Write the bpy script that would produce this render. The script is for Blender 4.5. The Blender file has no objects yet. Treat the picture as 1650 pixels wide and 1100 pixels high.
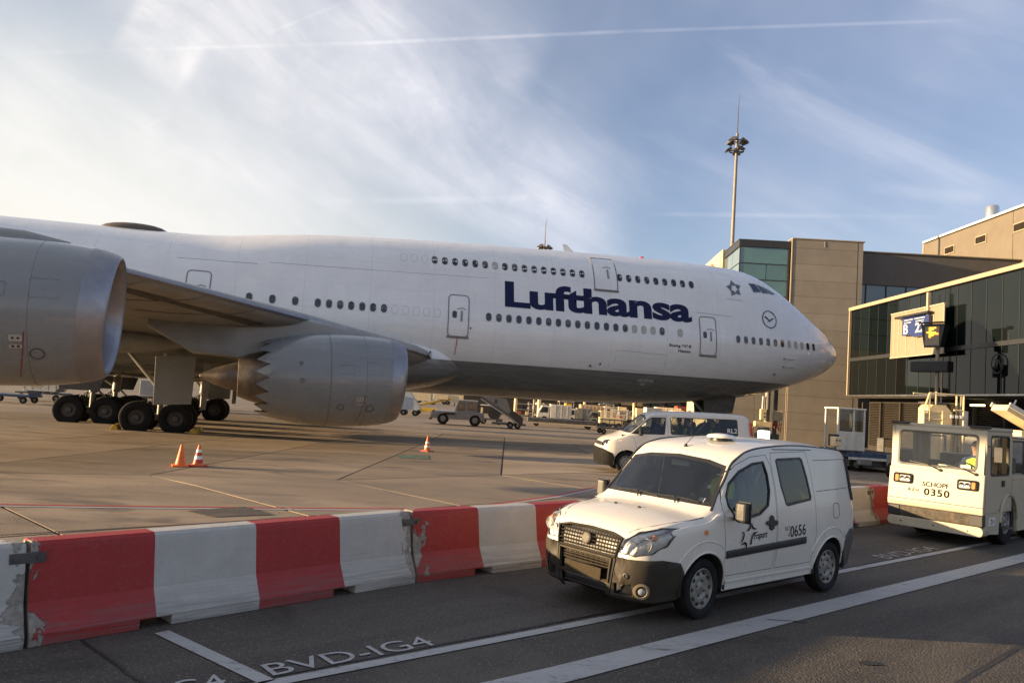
import bpy, bmesh, math, random
from mathutils import Vector, Matrix
from math import sin, cos, pi, radians, sqrt, atan2, asin, tan

random.seed(7)
SC = bpy.context.scene
COL = SC.collection

# ------------------------------------------------------------------ camera
CAM_H, PITCH, ROLL, FPX = 2.038, radians(4.124), radians(3.841), 1245.75
_F = Vector((0, cos(PITCH), sin(PITCH)))
_U0 = Vector((0, -sin(PITCH), cos(PITCH)))
_X = Vector((1, 0, 0)) * cos(ROLL) + _U0 * sin(ROLL)
_U = Vector((1, 0, 0)) * (-sin(ROLL)) + _U0 * cos(ROLL)
cam_d = bpy.data.cameras.new('camera')
cam = bpy.data.objects.new('camera', cam_d)
COL.objects.link(cam)
cam_d.sensor_width = 36.0
cam_d.lens = FPX / 1650 * 36.0
cam_d.clip_start = 0.05
cam_d.clip_end = 6000
_M = Matrix((_X, _U, -_F)).transposed().to_4x4()
_M.translation = Vector((0, 0, CAM_H))
cam.matrix_world = _M
SC.camera = cam

# ------------------------------------------------------------------ light
SUN_EL = radians(7.3)
SUN_AZ = Vector((-0.995, -0.07, 0)).normalized()        # horizontal direction towards the sun
SUN_DIR = (SUN_AZ * cos(SUN_EL) + Vector((0, 0, sin(SUN_EL)))).normalized()
SUN_POWER, SKY_POWER, EXPOSURE = 5.0, 0.072, 1.45
sd = bpy.data.lights.new('sun', 'SUN')
sd.energy = SUN_POWER
sd.angle = radians(0.6)
sd.color = (1.0, 0.71, 0.39)
so = bpy.data.objects.new('sun', sd)
COL.objects.link(so)
so.rotation_mode = 'QUATERNION'
so.rotation_quaternion = (-SUN_DIR).to_track_quat('-Z', 'Y')
so.location = (-60, -20, 40)

SC.view_settings.view_transform = 'Standard'
SC.view_settings.look = 'None'
SC.view_settings.exposure = EXPOSURE
SC.view_settings.gamma = 1.0
SC.view_settings.use_curve_mapping = False
SC.render.engine = 'CYCLES'
SC.cycles.max_bounces = 8
SC.cycles.transparent_max_bounces = 12
SC.cycles.caustics_reflective = False
SC.cycles.caustics_refractive = False
try:
    SC.cycles.use_denoising = True
except Exception:
    pass


def pixel_ray(px, py):
    return _F + _X * ((px - 825) / FPX) - _U * ((py - 550) / FPX)


def gz(x, y):
    """height of the ground: level near the road, a slight drain fall across the apron"""
    u = (-x + y) * 0.70711
    return -0.02 * (min(max(u, 14.5), 29.5) - 14.5)


def gp(px, py, z=0.0):
    """point of the ground (z above it) seen at a pixel of the photograph"""
    d = pixel_ray(px, py)
    zz = z
    for _ in range(6):
        k = (zz - CAM_H) / d.z
        P = Vector((0, 0, CAM_H)) + d * k
        zz = gz(P.x, P.y) + z
    return P


# ------------------------------------------------------------------ world: sky, cirrus, contrails
world = bpy.data.worlds.new('World')
SC.world = world
world.use_nodes = True
wt = world.node_tree
wt.nodes.clear()


class NT:
    """small node-tree writer"""
    def __init__(s, tree):
        s.t = tree

    def n(s, kind, **kw):
        nd = s.t.nodes.new(kind)
        for k, v in kw.items():
            setattr(nd, k, v)
        return nd

    def link(s, a, b):
        s.t.links.new(a, b)

    def put(s, sock, v):
        if hasattr(v, 'is_output'):
            s.t.links.new(v, sock)
        else:
            sock.default_value = v

    def math(s, op, a, b=0.0, c=None, clamp=False):
        nd = s.n('ShaderNodeMath', operation=op, use_clamp=clamp)
        s.put(nd.inputs[0], a)
        s.put(nd.inputs[1], b)
        if c is not None:
            s.put(nd.inputs[2], c)
        return nd.outputs[0]

    def vmath(s, op, a, b=None):
        nd = s.n('ShaderNodeVectorMath', operation=op)
        s.put(nd.inputs[0], a)
        if b is not None:
            s.put(nd.inputs[1], b)
        return nd.outputs['Value'] if op in ('DOT_PRODUCT', 'LENGTH') else nd.outputs[0]

    def noise(s, vec, scale, detail=4.0, rough=0.55, dist=0.0):
        nd = s.n('ShaderNodeTexNoise')
        if vec is not None:
            s.link(vec, nd.inputs['Vector'])
        nd.inputs['Scale'].default_value = scale
        nd.inputs['Detail'].default_value = detail
        nd.inputs['Roughness'].default_value = rough
        nd.inputs['Distortion'].default_value = dist
        return nd.outputs['Fac']

    def ramp(s, fac, lo, hi, a=0.0, b=1.0):
        nd = s.n('ShaderNodeMapRange', interpolation_type='SMOOTHSTEP')
        s.put(nd.inputs['Value'], fac)
        nd.inputs['From Min'].default_value = lo
        nd.inputs['From Max'].default_value = hi
        nd.inputs['To Min'].default_value = a
        nd.inputs['To Max'].default_value = b
        return nd.outputs['Result']

    def mix(s, fac, a, b, mode='MIX'):
        nd = s.n('ShaderNodeMix', data_type='RGBA', blend_type=mode)
        s.put(nd.inputs['Factor'], fac)
        s.put(nd.inputs['A'], a)
        s.put(nd.inputs['B'], b)
        return nd.outputs['Result']

    def mapping(s, vec, scale=(1, 1, 1), rot=(0, 0, 0), loc=(0, 0, 0)):
        nd = s.n('ShaderNodeMapping')
        s.link(vec, nd.inputs['Vector'])
        nd.inputs['Scale'].default_value = scale
        nd.inputs['Rotation'].default_value = rot
        nd.inputs['Location'].default_value = loc
        return nd.outputs[0]


w = NT(wt)
w_out = w.n('ShaderNodeOutputWorld')
w_bg = w.n('ShaderNodeBackground')
w.link(w_bg.outputs[0], w_out.inputs[0])
sky = w.n('ShaderNodeTexSky')
sky.sky_type = 'NISHITA'
sky.sun_disc = False
sky.sun_elevation = SUN_EL
sky.sun_rotation = atan2(SUN_AZ.x, SUN_AZ.y)
sky.altitude = 100
sky.air_density = 1.0
sky.dust_density = 1.2
sky.ozone_density = 1.6
w_dir = w.n('ShaderNodeTexCoord').outputs['Generated']
sep = w.n('ShaderNodeSeparateXYZ')
w.link(w_dir, sep.inputs[0])
# cirrus sheet: directions projected onto a high plane, stretched into streaks
den = w.math('MAXIMUM', w.math('ADD', sep.outputs[2], 0.06), 0.03)
cmb = w.n('ShaderNodeCombineXYZ')
w.link(w.math('DIVIDE', sep.outputs[0], den), cmb.inputs[0])
w.link(w.math('DIVIDE', sep.outputs[1], den), cmb.inputs[1])
plane = cmb.outputs[0]
def streaked(tilt, sc, loc=(0, 0, 0)):
    """direction space turned about the view axis, so that streaks cross the sky at a slant"""
    return w.mapping(w.mapping(w_dir, rot=(0, radians(tilt), 0)), scale=sc, loc=loc)


n_big = w.noise(streaked(-26, (1.2, 1.2, 4.5)), 1.9, 7, 0.55, 0.7)
n_fine = w.noise(streaked(-33, (1.6, 1.6, 5.0), (3, 7, 0)), 3.6, 8, 0.60, 0.8)
n_puff = w.noise(w_dir, 9.0, 7, 0.6, 0.4)
n_soft = w.noise(w_dir, 2.2, 4, 0.55)


def arc(p1, p2, width, soft, lo=None, hi=None):
    """soft band along the great circle through two directions of the sky"""
    a, b = pixel_ray(*p1).normalized(), pixel_ray(*p2).normalized()
    nrm = a.cross(b).normalized()
    dd = w.math('ABSOLUTE', w.vmath('DOT_PRODUCT', w_dir, tuple(nrm)))
    v = w.ramp(dd, width, width + soft, 1.0, 0.0)
    mid = ((a + b) * 0.5).normalized()
    half = (a - mid).length
    tang = (b - a).normalized()
    along = w.math('ABSOLUTE', w.vmath('DOT_PRODUCT', w.vmath('SUBTRACT', w_dir, tuple(mid)), tuple(tang)))
    v = w.math('MULTIPLY', v, w.ramp(along, half * 0.75, half * 1.1, 1.0, 0.0))
    front = w.vmath('DOT_PRODUCT', w_dir, tuple(mid))
    return w.math('MULTIPLY', v, w.math('GREATER_THAN', front, 0.0))


cl = w.math('MULTIPLY', w.ramp(n_big, 0.44, 0.78), w.ramp(n_fine, 0.2, 0.8, 0.55, 1.0))
cl = w.math('ADD', w.math('MULTIPLY', cl, 0.42), w.ramp(n_soft, 0.35, 0.75, 0.08, 0.34))
streak = w.math('MULTIPLY', w.ramp(n_fine, 0.25, 0.75, 0.45, 1.0), w.ramp(n_puff, 0.28, 0.62, 0.55, 1.0))
for a_, b_, wd, sf, k in (((170, -60), (1000, 370), 0.010, 0.095, 0.68), ((-60, 150), (560, 420), 0.03, 0.13, 0.5),
                          ((560, -20), (860, 130), 0.0, 0.10, 0.35), ((200, 30), (320, 110), 0.006, 0.045, 0.6)):
    cl = w.math('ADD', cl, w.math('MULTIPLY', w.math('MULTIPLY', arc(a_, b_, wd, sf), streak), k))
for a_, b_, wd, sf, k in (((40, 86), (600, 69), 0.0003, 0.003, 0.13), ((560, 71), (1010, 51), 0.0004, 0.003, 0.24), ((980, 52), (1560, 33), 0.0002, 0.0028, 0.15),
                          ((430, 55), (555, 4), 0.0004, 0.003, 0.12), ((500, 325), (850, 320), 0.0006, 0.006, 0.16),
                          ((1050, 345), (1520, 350), 0.0004, 0.004, 0.14), ((1390, 302), (1600, 322), 0.001, 0.010, 0.12), ((235, 205), (270, 187), 0.0004, 0.003, 0.12)):
    brk = w.ramp(n_puff, 0.32, 0.62, 0.25, 1.0)
    cl = w.math('ADD', cl, w.math('MULTIPLY', w.math('MULTIPLY', arc(a_, b_, wd, sf), brk), k))
above = w.ramp(sep.outputs[2], -0.01, 0.05)
cl = w.math('MULTIPLY', cl, above)
cl = w.math('MINIMUM', cl, 0.9)
# thin ice cloud is lit by the low sun: warm towards it, pale lilac away from it
tow = w.vmath('DOT_PRODUCT', w_dir, tuple(SUN_DIR))
cloud_col = w.mix(w.ramp(tow, -0.3, 0.8), (4.3, 4.35, 4.95, 1), (5.6, 5.35, 5.0, 1))
clear = w.mix(1.0, sky.outputs[0], (1.02, 1.02, 1.24, 1), 'MULTIPLY')
clear = w.mix(w.ramp(sep.outputs[2], -0.02, 0.30, 0.45, 0.0), clear, (3.4, 3.8, 4.5, 1))
# bright hazy air around the low sun
glow = w.math('MULTIPLY', w.ramp(tow, -0.28, 0.52), w.ramp(sep.outputs[2], 0.0, 0.50, 0.97, 0.22))
clear = w.mix(glow, clear, (5.4, 5.15, 4.25, 1))
skyc = w.mix(cl, clear, cloud_col)
w.link(skyc, w_bg.inputs[0])
w_bg.inputs[1].default_value = SKY_POWER


# ------------------------------------------------------------------ materials
MATS = {}


def mat(name, col, rough=0.5, metal=0.0, vary=0.12, scale=3.0, bump=0.0, bscale=40.0, coat=0.0, emit=None, spec=0.5, dirt=0.0, dirtcol=(0.12, 0.10, 0.08), grain=0.0, inside=None, each=0.0):
    if name in MATS:
        return MATS[name]
    m = bpy.data.materials.new(name)
    m.use_nodes = True
    t = NT(m.node_tree)
    b = m.node_tree.nodes['Principled BSDF']
    tc = t.n('ShaderNodeTexCoord').outputs['Object']
    c4 = (*col, 1)
    out = None
    if vary > 0:
        f = t.noise(tc, scale, 6, 0.6)
        lo = tuple(max(0, x * (1 - vary)) for x in col) + (1,)
        hi = tuple(min(1, x * (1 + vary)) for x in col) + (1,)
        out = t.mix(t.ramp(f, 0.3, 0.7), lo, hi)
    if grain > 0:
        g = t.noise(tc, bscale * 2.2, 3, 0.7)
        src = out if out is not None else c4
        out = t.mix(t.ramp(g, 0.25, 0.75, 0.0, 1.0), src, t.mix(1.0, src, (1 - grain, 1 - grain, 1 - grain, 1), 'MULTIPLY'))
    if dirt > 0:
        d = t.noise(t.mapping(tc, scale=(1, 1, 0.35)), 5.0, 8, 0.7)
        src = out if out is not None else c4
        out = t.mix(t.math('MULTIPLY', t.ramp(d, 0.48, 0.78), dirt), src, (*dirtcol, 1))
    if inside is not None:
        gm = t.n('ShaderNodeNewGeometry')
        src = out if out is not None else c4
        out = t.mix(gm.outputs['Backfacing'], src, (*inside, 1))
    if each > 0:
        k = t.math('MULTIPLY_ADD', t.n('ShaderNodeObjectInfo').outputs['Random'], 2 * each, 1 - each)
        src = out if out is not None else c4
        vs_ = t.n('ShaderNodeVectorMath', operation='SCALE')
        t.put(vs_.inputs[0], src if out is not None else col)
        t.link(k, vs_.inputs['Scale'])
        out = vs_.outputs[0]
    if out is not None:
        t.link(out, b.inputs['Base Color'])
    else:
        b.inputs['Base Color'].default_value = c4
    b.inputs['Roughness'].default_value = rough
    if rough > 0.12 and vary > 0:
        t.link(t.ramp(t.noise(tc, scale * 2.3, 5, 0.6), 0.2, 0.8, rough * 0.8, min(1, rough * 1.25)), b.inputs['Roughness'])
    b.inputs['Metallic'].default_value = metal
    b.inputs['Specular IOR Level'].default_value = spec
    if coat > 0:
        b.inputs['Coat Weight'].default_value = coat
        b.inputs['Coat Roughness'].default_value = 0.06
    if bump > 0:
        bp = t.n('ShaderNodeBump')
        bp.inputs['Strength'].default_value = 1.0
        bp.inputs['Distance'].default_value = bump
        t.link(t.noise(tc, bscale, 5, 0.65), bp.inputs['Height'])
        t.link(bp.outputs[0], b.inputs['Normal'])
    if emit:
        b.inputs['Emission Color'].default_value = (*emit[0], 1)
        b.inputs['Emission Strength'].default_value = emit[1]
    MATS[name] = m
    return m


def glass(name, tint=(0.5, 0.55, 0.55), refl=1.0, rough=0.02):
    """thin glazing: tinted see-through plus a mirror layer growing at grazing angles"""
    if name in MATS:
        return MATS[name]
    m = bpy.data.materials.new(name)
    m.use_nodes = True
    t = NT(m.node_tree)
    m.node_tree.nodes.clear()
    o = t.n('ShaderNodeOutputMaterial')
    tr = t.n('ShaderNodeBsdfTransparent')
    tr.inputs[0].default_value = (*tint, 1)
    gl = t.n('ShaderNodeBsdfGlossy')
    gl.inputs['Roughness'].default_value = rough
    fr = t.n('ShaderNodeFresnel')
    fr.inputs[0].default_value = 1.5
    mx = t.n('ShaderNodeMixShader')
    t.link(t.math('MULTIPLY', t.math('ADD', fr.outputs[0], 0.04), refl, clamp=True), mx.inputs[0])
    t.link(tr.outputs[0], mx.inputs[1])
    t.link(gl.outputs[0], mx.inputs[2])
    t.link(mx.outputs[0], o.inputs[0])
    MATS[name] = m
    return m


# ------------------------------------------------------------------ mesh builder
class MB:
    def __init__(s):
        s.v, s.f, s.m, s.s = [], [], [], []

    def add(s, vs, fs, m=0, smooth=False, xf=None):
        o = len(s.v)
        for p in vs:
            p = Vector(p)
            s.v.append(tuple(xf @ p) if xf is not None else tuple(p))
        for f in fs:
            s.f.append([i + o for i in f])
            s.m.append(m)
            s.s.append(smooth)
        return s

    def box(s, c, d, rz=0.0, m=0, rx=0.0, ry=0.0, taper=1.0):
        x, y, z = d[0] / 2, d[1] / 2, d[2] / 2
        k = taper
        vs = [(-x, -y, -z), (x, -y, -z), (x, y, -z), (-x, y, -z), (-x * k, -y * k, z), (x * k, -y * k, z), (x * k, y * k, z), (-x * k, y * k, z)]
        fs = [(0, 3, 2, 1), (4, 5, 6, 7), (0, 1, 5, 4), (1, 2, 6, 5), (2, 3, 7, 6), (3, 0, 4, 7)]
        M = Matrix.Translation(c) @ Matrix.Rotation(rz, 4, 'Z') @ Matrix.Rotation(ry, 4, 'Y') @ Matrix.Rotation(rx, 4, 'X')
        return s.add(vs, fs, m, False, M)

    def bar(s, a, b, w, h=None, m=0, up=(0, 0, 1)):
        """square bar between two points"""
        a, b = Vector(a), Vector(b)
        h = h or w
        d = (b - a)
        L = d.length
        d.normalize()
        up = Vector(up)
        if abs(d.dot(up)) > 0.98:
            up = Vector((1, 0, 0))
        sx = d.cross(up).normalized()
        sz = sx.cross(d)
        vs = []
        for P in (a, b):
            for i, j in ((-1, -1), (1, -1), (1, 1), (-1, 1)):
                vs.append(P + sx * (w / 2 * i) + sz * (h / 2 * j))
        fs = [(3, 2, 1, 0), (4, 5, 6, 7), (0, 1, 5, 4), (1, 2, 6, 5), (2, 3, 7, 6), (3, 0, 4, 7)]
        return s.add(vs, fs, m)

    def tube(s, pts, r, n=8, m=0, caps=True, closed=False, smooth=True):
        pts = [Vector(p) for p in pts]
        rs = r if isinstance(r, (list, tuple)) else [r] * len(pts)
        rings = []
        prev = None
        N = len(pts)
        for i, P in enumerate(pts):
            if closed:
                d = pts[(i + 1) % N] - pts[i - 1]
            else:
                d = pts[min(i + 1, N - 1)] - pts[max(i - 1, 0)]
            d.normalize()
            ref = prev if prev is not None else (Vector((0, 0, 1)) if abs(d.z) < 0.9 else Vector((1, 0, 0)))
            a = d.cross(ref)
            if a.length < 1e-4:
                a = d.cross(Vector((0.3, 1, 0.2)))
            a.normalize()
            b = a.cross(d).normalized()
            prev = b
            rings.append([P + (a * cos(2 * pi * k / n) + b * sin(2 * pi * k / n)) * rs[i] for k in range(n)])
        return s.loft(rings, m, caps and not closed, closed, smooth)

    def loft(s, rings, m=0, caps=True, loop=False, smooth=True, ringclosed=True):
        n = len(rings[0])
        vs = [p for r in rings for p in r]
        fs = []
        R = len(rings)
        for i in range(R if loop else R - 1):
            j = (i + 1) % R
            for k in range(n if ringclosed else n - 1):
                l = (k + 1) % n
                fs.append((i * n + k, i * n + l, j * n + l, j * n + k))
        s.add(vs, fs, m, smooth)
        if caps:
            s.add(rings[0], [tuple(range(n))[::-1]], m)
            s.add(rings[-1], [tuple(range(n))], m)
        return s

    def lathe(s, prof, o, axis, n=32, m=0, caps=False, arc=None, smooth=True):
        """prof = [(distance along axis, radius)]"""
        o, ax = Vector(o), Vector(axis).normalized()
        ref = Vector((0, 0, 1)) if abs(ax.z) < 0.9 else Vector((0, 1, 0))
        a = ax.cross(ref).normalized()
        b = a.cross(ax)
        rings = []
        for d, r in prof:
            rings.append([o + ax * d + (a * cos(2 * pi * k / n) + b * sin(2 * pi * k / n)) * r for k in range(n)])
        return s.loft(rings, m, caps, False, smooth)

    def prism(s, poly, h0, h1, to3, m=0):
        """poly in 2-D, to3(u, v, h) gives the point"""
        n = len(poly)
        vs = [to3(u, v, h0) for u, v in poly] + [to3(u, v, h1) for u, v in poly]
        fs = [tuple(range(n))[::-1], tuple(range(n, 2 * n))]
        for k in range(n):
            l = (k + 1) % n
            fs.append((k, l, l + n, k + n))
        return s.add(vs, fs, m)

    def mesh(s, name, mats, sharp=35):
        me = bpy.data.meshes.new(name)
        me.from_pydata(s.v, [], s.f)
        for x in (mats if isinstance(mats, (list, tuple)) else [mats]):
            me.materials.append(x)
        me.polygons.foreach_set('material_index', s.m)
        me.polygons.foreach_set('use_smooth', [bool(x) for x in s.s])
        me.update()
        bm = bmesh.new()
        bm.from_mesh(me)
        bmesh.ops.remove_doubles(bm, verts=bm.verts, dist=0.0002)
        bmesh.ops.recalc_face_normals(bm, faces=bm.faces)
        bm.to_mesh(me)
        bm.free()
        if any(s.s):
            me.set_sharp_from_angle(angle=radians(sharp))
        return me

    def build(s, name, mats, parent=None, bevel=0.0, sharp=35, seg=2):
        o = bpy.data.objects.new(name, s.mesh(name, mats, sharp))
        COL.objects.link(o)
        if parent is not None:
            o.parent = parent
        if bevel > 0:
            md = o.modifiers.new('bevel', 'BEVEL')
            md.width = bevel
            md.segments = seg
            md.limit_method = 'ANGLE'
            md.angle_limit = radians(40)
        return o


def tag(o, label=None, cat=None, group=None, kind=None):
    if label:
        o['label'] = label
    if cat:
        o['category'] = cat
    if group:
        o['group'] = group
    if kind:
        o['kind'] = kind
    return o


def thing(name, label, cat, loc=(0, 0, 0), rz=0.0, group=None):
    o = bpy.data.objects.new(name, None)
    o.empty_display_size = 0.3
    COL.objects.link(o)
    o.location = loc
    o.rotation_euler = (0, 0, rz)
    return tag(o, label, cat, group)


def copy_tree(o, parent=None):
    c = o.copy()
    COL.objects.link(c)
    if parent is not None:
        c.parent = parent
    for ch in list(o.children):
        copy_tree(ch, c)
    return c


def text_bm(body, size=1.0, bold=0.0, align='LEFT', shear=0.0, spacing=1.0, sx=1.0):
    """letters as flat faces in the xy plane"""
    cu = bpy.data.curves.new('letters', 'FONT')
    cu.body = body
    cu.size = size
    cu.offset = bold * size
    cu.align_x = align
    cu.shear = shear
    cu.space_character = spacing
    cu.resolution_u = 4
    ob = bpy.data.objects.new('letters', cu)
    COL.objects.link(ob)
    dg = bpy.context.evaluated_depsgraph_get()
    dg.update()
    me = bpy.data.meshes.new_from_object(ob.evaluated_get(dg))
    bpy.data.objects.remove(ob)
    bm = bmesh.new()
    bm.from_mesh(me)
    bpy.data.meshes.remove(me)
    bmesh.ops.remove_doubles(bm, verts=bm.verts, dist=1e-5)
    for v in bm.verts:
        v.co.x *= sx
    return bm


def bm_build(bm, name, mats, parent=None, smooth=False):
    me = bpy.data.meshes.new(name)
    bm.to_mesh(me)
    bm.free()
    for x in (mats if isinstance(mats, (list, tuple)) else [mats]):
        me.materials.append(x)
    if smooth:
        for p in me.polygons:
            p.use_smooth = True
    o = bpy.data.objects.new(name, me)
    COL.objects.link(o)
    if parent is not None:
        o.parent = parent
    return o


def letters(body, size, fn, name, m, parent, bold=0.012, cut=0.0, fit=None, **kw):
    """letters mapped by fn(x, y) -> point; fit = (width, height) stretches the text's box to it"""
    bm = text_bm(body, size, bold, **kw)
    if fit:
        xs = [v.co.x for v in bm.verts]
        ys = [v.co.y for v in bm.verts]
        x0, x1, y0, y1 = min(xs), max(xs), min(ys), max(ys)
        for v in bm.verts:
            v.co.x = (v.co.x - x0) / (x1 - x0) * fit[0]
            v.co.y = (v.co.y - y0) / (y1 - y0) * fit[1]
    if cut > 0:
        for ax in (1, 0):
            vals = [v.co[ax] for v in bm.verts]
            k = min(vals) + cut
            while k < max(vals):
                co = [0, 0, 0]
                no = [0, 0, 0]
                co[ax] = k
                no[ax] = 1
                bmesh.ops.bisect_plane(bm, geom=list(bm.verts) + list(bm.edges) + list(bm.faces), plane_co=co, plane_no=no)
                k += cut
    for v in bm.verts:
        v.co = Vector(fn(v.co.x, v.co.y))
    return bm_build(bm, name, m, parent)


def rrect(x0, y0, x1, y1, r, n=4):
    """rounded rectangle outline"""
    out = []
    for cx, cy, a0 in ((x1 - r, y1 - r, 0), (x0 + r, y1 - r, 90), (x0 + r, y0 + r, 180), (x1 - r, y0 + r, 270)):
        for k in range(n + 1):
            a = radians(a0 + 90 * k / n)
            out.append((cx + r * cos(a), cy + r * sin(a)))
    return out


def clip2(poly, a, b, c):
    """part of a polygon where a*x + b*y >= c"""
    out = []
    n = len(poly)
    for i in range(n):
        p, q = poly[i], poly[(i + 1) % n]
        dp, dq = a * p[0] + b * p[1] - c, a * q[0] + b * q[1] - c
        if dp >= 0:
            out.append(p)
        if (dp >= 0) != (dq >= 0):
            t = dp / (dp - dq)
            out.append((p[0] + (q[0] - p[0]) * t, p[1] + (q[1] - p[1]) * t))
    return out


def inset(poly, d):
    """offset a closed outline inwards by d (outline counter-clockwise or clockwise)"""
    n = len(poly)
    area = sum(poly[i][0] * poly[(i + 1) % n][1] - poly[(i + 1) % n][0] * poly[i][1] for i in range(n))
    sg = 1 if area > 0 else -1
    out = []
    for i in range(n):
        p0, p, p1 = Vector(poly[i - 1]), Vector(poly[i]), Vector(poly[(i + 1) % n])
        e0, e1 = (p - p0), (p1 - p)
        if e0.length < 1e-9 or e1.length < 1e-9:
            out.append(tuple(p))
            continue
        n0 = Vector((-e0.y, e0.x)).normalized() * sg
        n1 = Vector((-e1.y, e1.x)).normalized() * sg
        b = (n0 + n1)
        if b.length < 1e-6:
            b = n0
        b.normalize()
        k = d / max(0.4, b.dot(n0))
        out.append(tuple(p + b * k))
    return out


# shared materials
M_WHITE = mat('white_paint', (0.78, 0.76, 0.72), 0.32, vary=0.04, coat=0.3, dirt=0.10, dirtcol=(0.45, 0.40, 0.33))
M_RUBBER = mat('black_rubber', (0.012, 0.012, 0.013), 0.8, vary=0.3, scale=8, dirt=0.3, dirtcol=(0.035, 0.032, 0.028), spec=.25)
M_BLACK = mat('black_plastic', (0.02, 0.02, 0.022), 0.45, vary=0.2)
M_GREYPL = mat('grey_plastic', (0.075, 0.072, 0.07), 0.55, vary=0.2, scale=6, dirt=0.3, dirtcol=(0.16, 0.14, 0.12))
M_STEEL = mat('steel', (0.45, 0.44, 0.42), 0.35, 1.0, vary=0.15)
M_DSTEEL = mat('dark_steel', (0.12, 0.115, 0.11), 0.5, 0.6, vary=0.25, dirt=0.3)
M_CHROME = mat('chrome', (0.75, 0.75, 0.75), 0.08, 1.0, vary=0)
M_LENS = mat('lamp_lens', (0.55, 0.56, 0.58), 0.08, 0.3, vary=0.25, scale=14, coat=1.0)
M_AMBER = mat('amber_lens', (0.75, 0.22, 0.03), 0.2, vary=0.1, coat=1.0)
M_RED = mat('red_lens', (0.55, 0.03, 0.02), 0.2, vary=0.1, coat=1.0)
M_CREAM = mat('cream_paint', (0.72, 0.66, 0.50), 0.45, vary=0.08, dirt=0.25, dirtcol=(0.30, 0.25, 0.18))
M_NAVY = mat('navy_paint', (0.006, 0.009, 0.055), 0.45, vary=0.05, spec=0.25)
M_INT = mat('dark_interior', (0.025, 0.026, 0.028), 0.8, vary=0.2)
M_YELLOW = mat('yellow_paint', (0.65, 0.42, 0.04), 0.5, vary=0.15, dirt=0.3)
M_SKIN = mat('skin', (0.50, 0.30, 0.21), 0.55, vary=0.08)
M_VEST = mat('hi_vis_cloth', (0.55, 0.75, 0.06), 0.75, vary=0.1, emit=None)
M_CLOTH = mat('navy_cloth', (0.02, 0.03, 0.07), 0.85, vary=0.2)
M_HAIR = mat('dark_hair', (0.03, 0.02, 0.015), 0.6, vary=0.2)
# ================================================================== GROUND
def concrete_mat(name, base, per_object=0.20, warm=0.0):
    m = bpy.data.materials.new(name)
    m.use_nodes = True
    t = NT(m.node_tree)
    b = m.node_tree.nodes['Principled BSDF']
    pos = t.n('ShaderNodeNewGeometry').outputs['Position']
    big = t.noise(t.mapping(pos, scale=(0.10, 0.35, 1)), 1.0, 6, 0.6, 0.4)
    mid = t.noise(t.mapping(pos, scale=(0.5, 1.6, 1)), 1.0, 8, 0.65, 0.6)
    fine = t.noise(pos, 38, 6, 0.75)
    spk = t.n('ShaderNodeTexVoronoi')
    t.link(pos, spk.inputs['Vector'])
    spk.inputs['Scale'].default_value = 55
    c = t.mix(t.ramp(big, 0.35, 0.68), tuple(x * 0.78 for x in base) + (1,), tuple(x * 1.12 for x in base) + (1,))
    c = t.mix(t.math('MULTIPLY', t.ramp(mid, 0.45, 0.70), 0.75), c, tuple(x * 0.52 for x in base) + (1,))
    c = t.mix(t.ramp(fine, 0.25, 0.8, 0.5, 0.0), c, (0.05, 0.045, 0.04, 1))
    c = t.mix(t.ramp(spk.outputs['Distance'], 0.05, 0.22, 0.28, 0.0), c, tuple(min(1, x * 1.7) for x in base) + (1,))
    # rubber and oil drips with their own shape
    oil = t.noise(t.mapping(pos, scale=(0.22, 0.55, 1), loc=(4, 9, 0)), 1.0, 5, 0.5, 1.5)
    c = t.mix(t.ramp(oil, 0.57, 0.68, 0.0, 0.6), c, (0.06, 0.055, 0.05, 1))
    if per_object:
        oi = t.n('ShaderNodeObjectInfo').outputs['Random']
        k = t.math('MULTIPLY_ADD', oi, 2 * per_object, 1 - per_object)
        c = t.vmath('SCALE', c)
        c.node.inputs['Scale'].default_value = 1
        t.link(k, c.node.inputs['Scale'])
    t.link(c, b.inputs['Base Color'])
    t.link(t.ramp(mid, 0.3, 0.8, 0.9, 0.62), b.inputs['Roughness'])
    b.inputs['Specular IOR Level'].default_value = 0.3
    bp = t.n('ShaderNodeBump')
    bp.inputs['Distance'].default_value = 0.006
    t.link(t.math('ADD', fine, t.math('MULTIPLY', spk.outputs['Distance'], 0.8)), bp.inputs['Height'])
    t.link(bp.outputs[0], b.inputs['Normal'])
    return m


M_CONC = concrete_mat('apron_concrete', (0.385, 0.30, 0.215))
M_CONC_FAR = concrete_mat('apron_concrete_far', (0.365, 0.285, 0.205), 0)
M_JOINT = mat('joint_filler', (0.04, 0.035, 0.03), 0.9, vary=0.3)


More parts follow.
